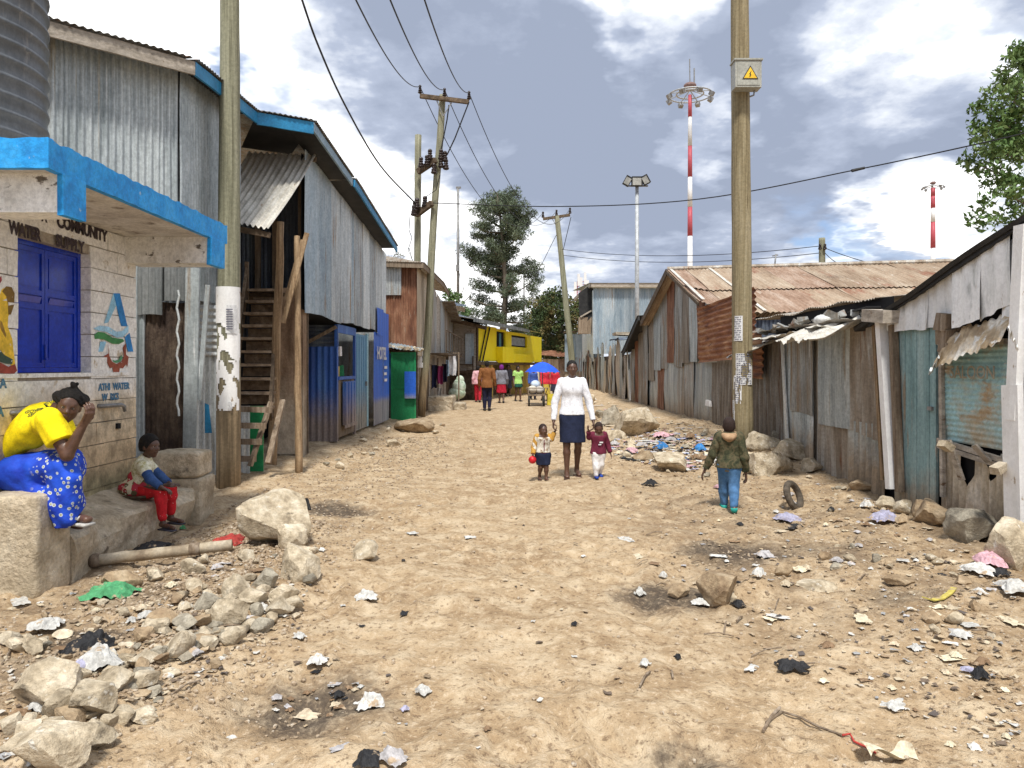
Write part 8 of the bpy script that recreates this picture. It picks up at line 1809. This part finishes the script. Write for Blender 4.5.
# half tyre arc by the boulder, strap, pipe, sticks, wire
mb = MB(); p = [GP(290+x_, 512-y_)+Vector((0, 0, z_)) for x_, y_, z_ in ((0, 0, .0), (4, 2, .06), (10, 4, .09), (16, 4, .07), (20, 2, .0))]; mb.tube(p, [.02, .03, .03, .03, .015], 8); solo('tyre_scrap', mb, M['black'], 'curved piece of old tyre behind the large pale boulder', 'tyre scrap', p[0], smooth=True)
p0, p1 = GP(56, 572), GP(232, 552)
pts = [p0.lerp(p1, i/16)+Vector((0, 0, .055+.012*mnoise.noise(Vector((i*.6, 0, 0))))) for i in range(17)]; pts = [Vector((q.x, q.y, max(q.z, gz(q.x, q.y)+.03))) for q in pts]
bp = Thing('bamboo_pipe', 'old brown plastic pipe lying on the ground before the concrete step', 'pipe', pts[0]); mb = MB(); mb.tube(pts, .043, 14); bp.part('tube', mb, mat('old pipe', [(.20, .15, .10), (.33, .27, .19), (.44, .38, .29)], 6, (1, 1, 1), .7, 0, .4, 50), smooth=True)
mb = MB(); mb.tube([pts[3]+(pts[4]-pts[3])*t for t in (0, .3, .6, .9)], [.05, .056, .054, .05], 12); bp.part('joint_sleeve', mb, M['wood_old'], smooth=True); mb = MB(); mb.tube([pts[12], pts[13]], .05, 12); bp.part('joint_sleeve', mb, M['wood_old'], smooth=True)
mb = MB(); q = [GP(924+x_, 600+y_)+Vector((0, 0, .015)) for x_, y_ in ((0, 0), (8, 3), (18, 1), (26, -4), (30, -9))]
for a, b in zip(q, q[1:]): mb.beam(a, b, .035, .008)
solo('yellow_strap', mb, lit(LC['yellow']), 'curved yellow strap lying beside a flat brown stone', 'strap', q[0])
for (pl, r_, m_, lab) in (([(766, 726), (782, 716), (800, 722), (818, 730), (842, 741)], .006, 'wood_old', 'thin bent stick lying left of the red wire'), ([(763, 735), (772, 722), (780, 712)], .007, 'wood_old', 'short twig crossing the thin bent stick'), ([(2, 668), (10, 655), (14, 648)], .006, 'wood_old', 'pale twig at the left edge near the rubble')):
    q = [GP(*p_)+Vector((0, 0, .012)) for p_ in pl]; mb = MB(); mb.tube(q, r_, 6); solo('twig', mb, M[m_], lab, 'twig', q[0])
q = [GP(*p_)+Vector((0, 0, .012)) for p_ in ((842, 741), (850, 739), (854, 746), (864, 752), (876, 757))]; mb = MB(); mb.tube(q, .005, 6); solo('wire_piece', mb, lit(LC['red']), 'short red wire beside the cream cardboard at the bottom', 'wire', q[0])
g_ = GP(896, 765); mb = MB(); mb.surf(14, 8, lambda u, v: (g_.x-.09+.2*u, g_.y+.02+.12*v*(1-.5*u)+.03*math.sin(u*9), g_.z+.02+.02*math.sin(u*5+v*3))); solo('cardboard', mb, lit(LC['cream']), 'torn cream cardboard piece at the bottom of the picture', 'cardboard', g_, smooth=True)
rg = random.Random(44)
for i in range(34):
    px = rg.uniform(120, 330) if i % 2 else rg.uniform(620, 1000); py = rg.uniform(520, 690); a = GP(px, py); ln = rg.uniform(.06, .22); an = rg.random()*6.28; b = a+Vector((math.cos(an)*ln, math.sin(an)*ln, 0)); b.z = gz(b.x, b.y)+.015
    mb = MB(); mb.tube([a+Vector((0, 0, .012)), a.lerp(b, .5)+Vector((0, 0, .02)), b], rg.uniform(.003, .007), 5); solo('twig', mb, M['wood_old'], 'short dry twig lying in the dirt beside the street', 'twig', a, group='dry twigs beside the street')
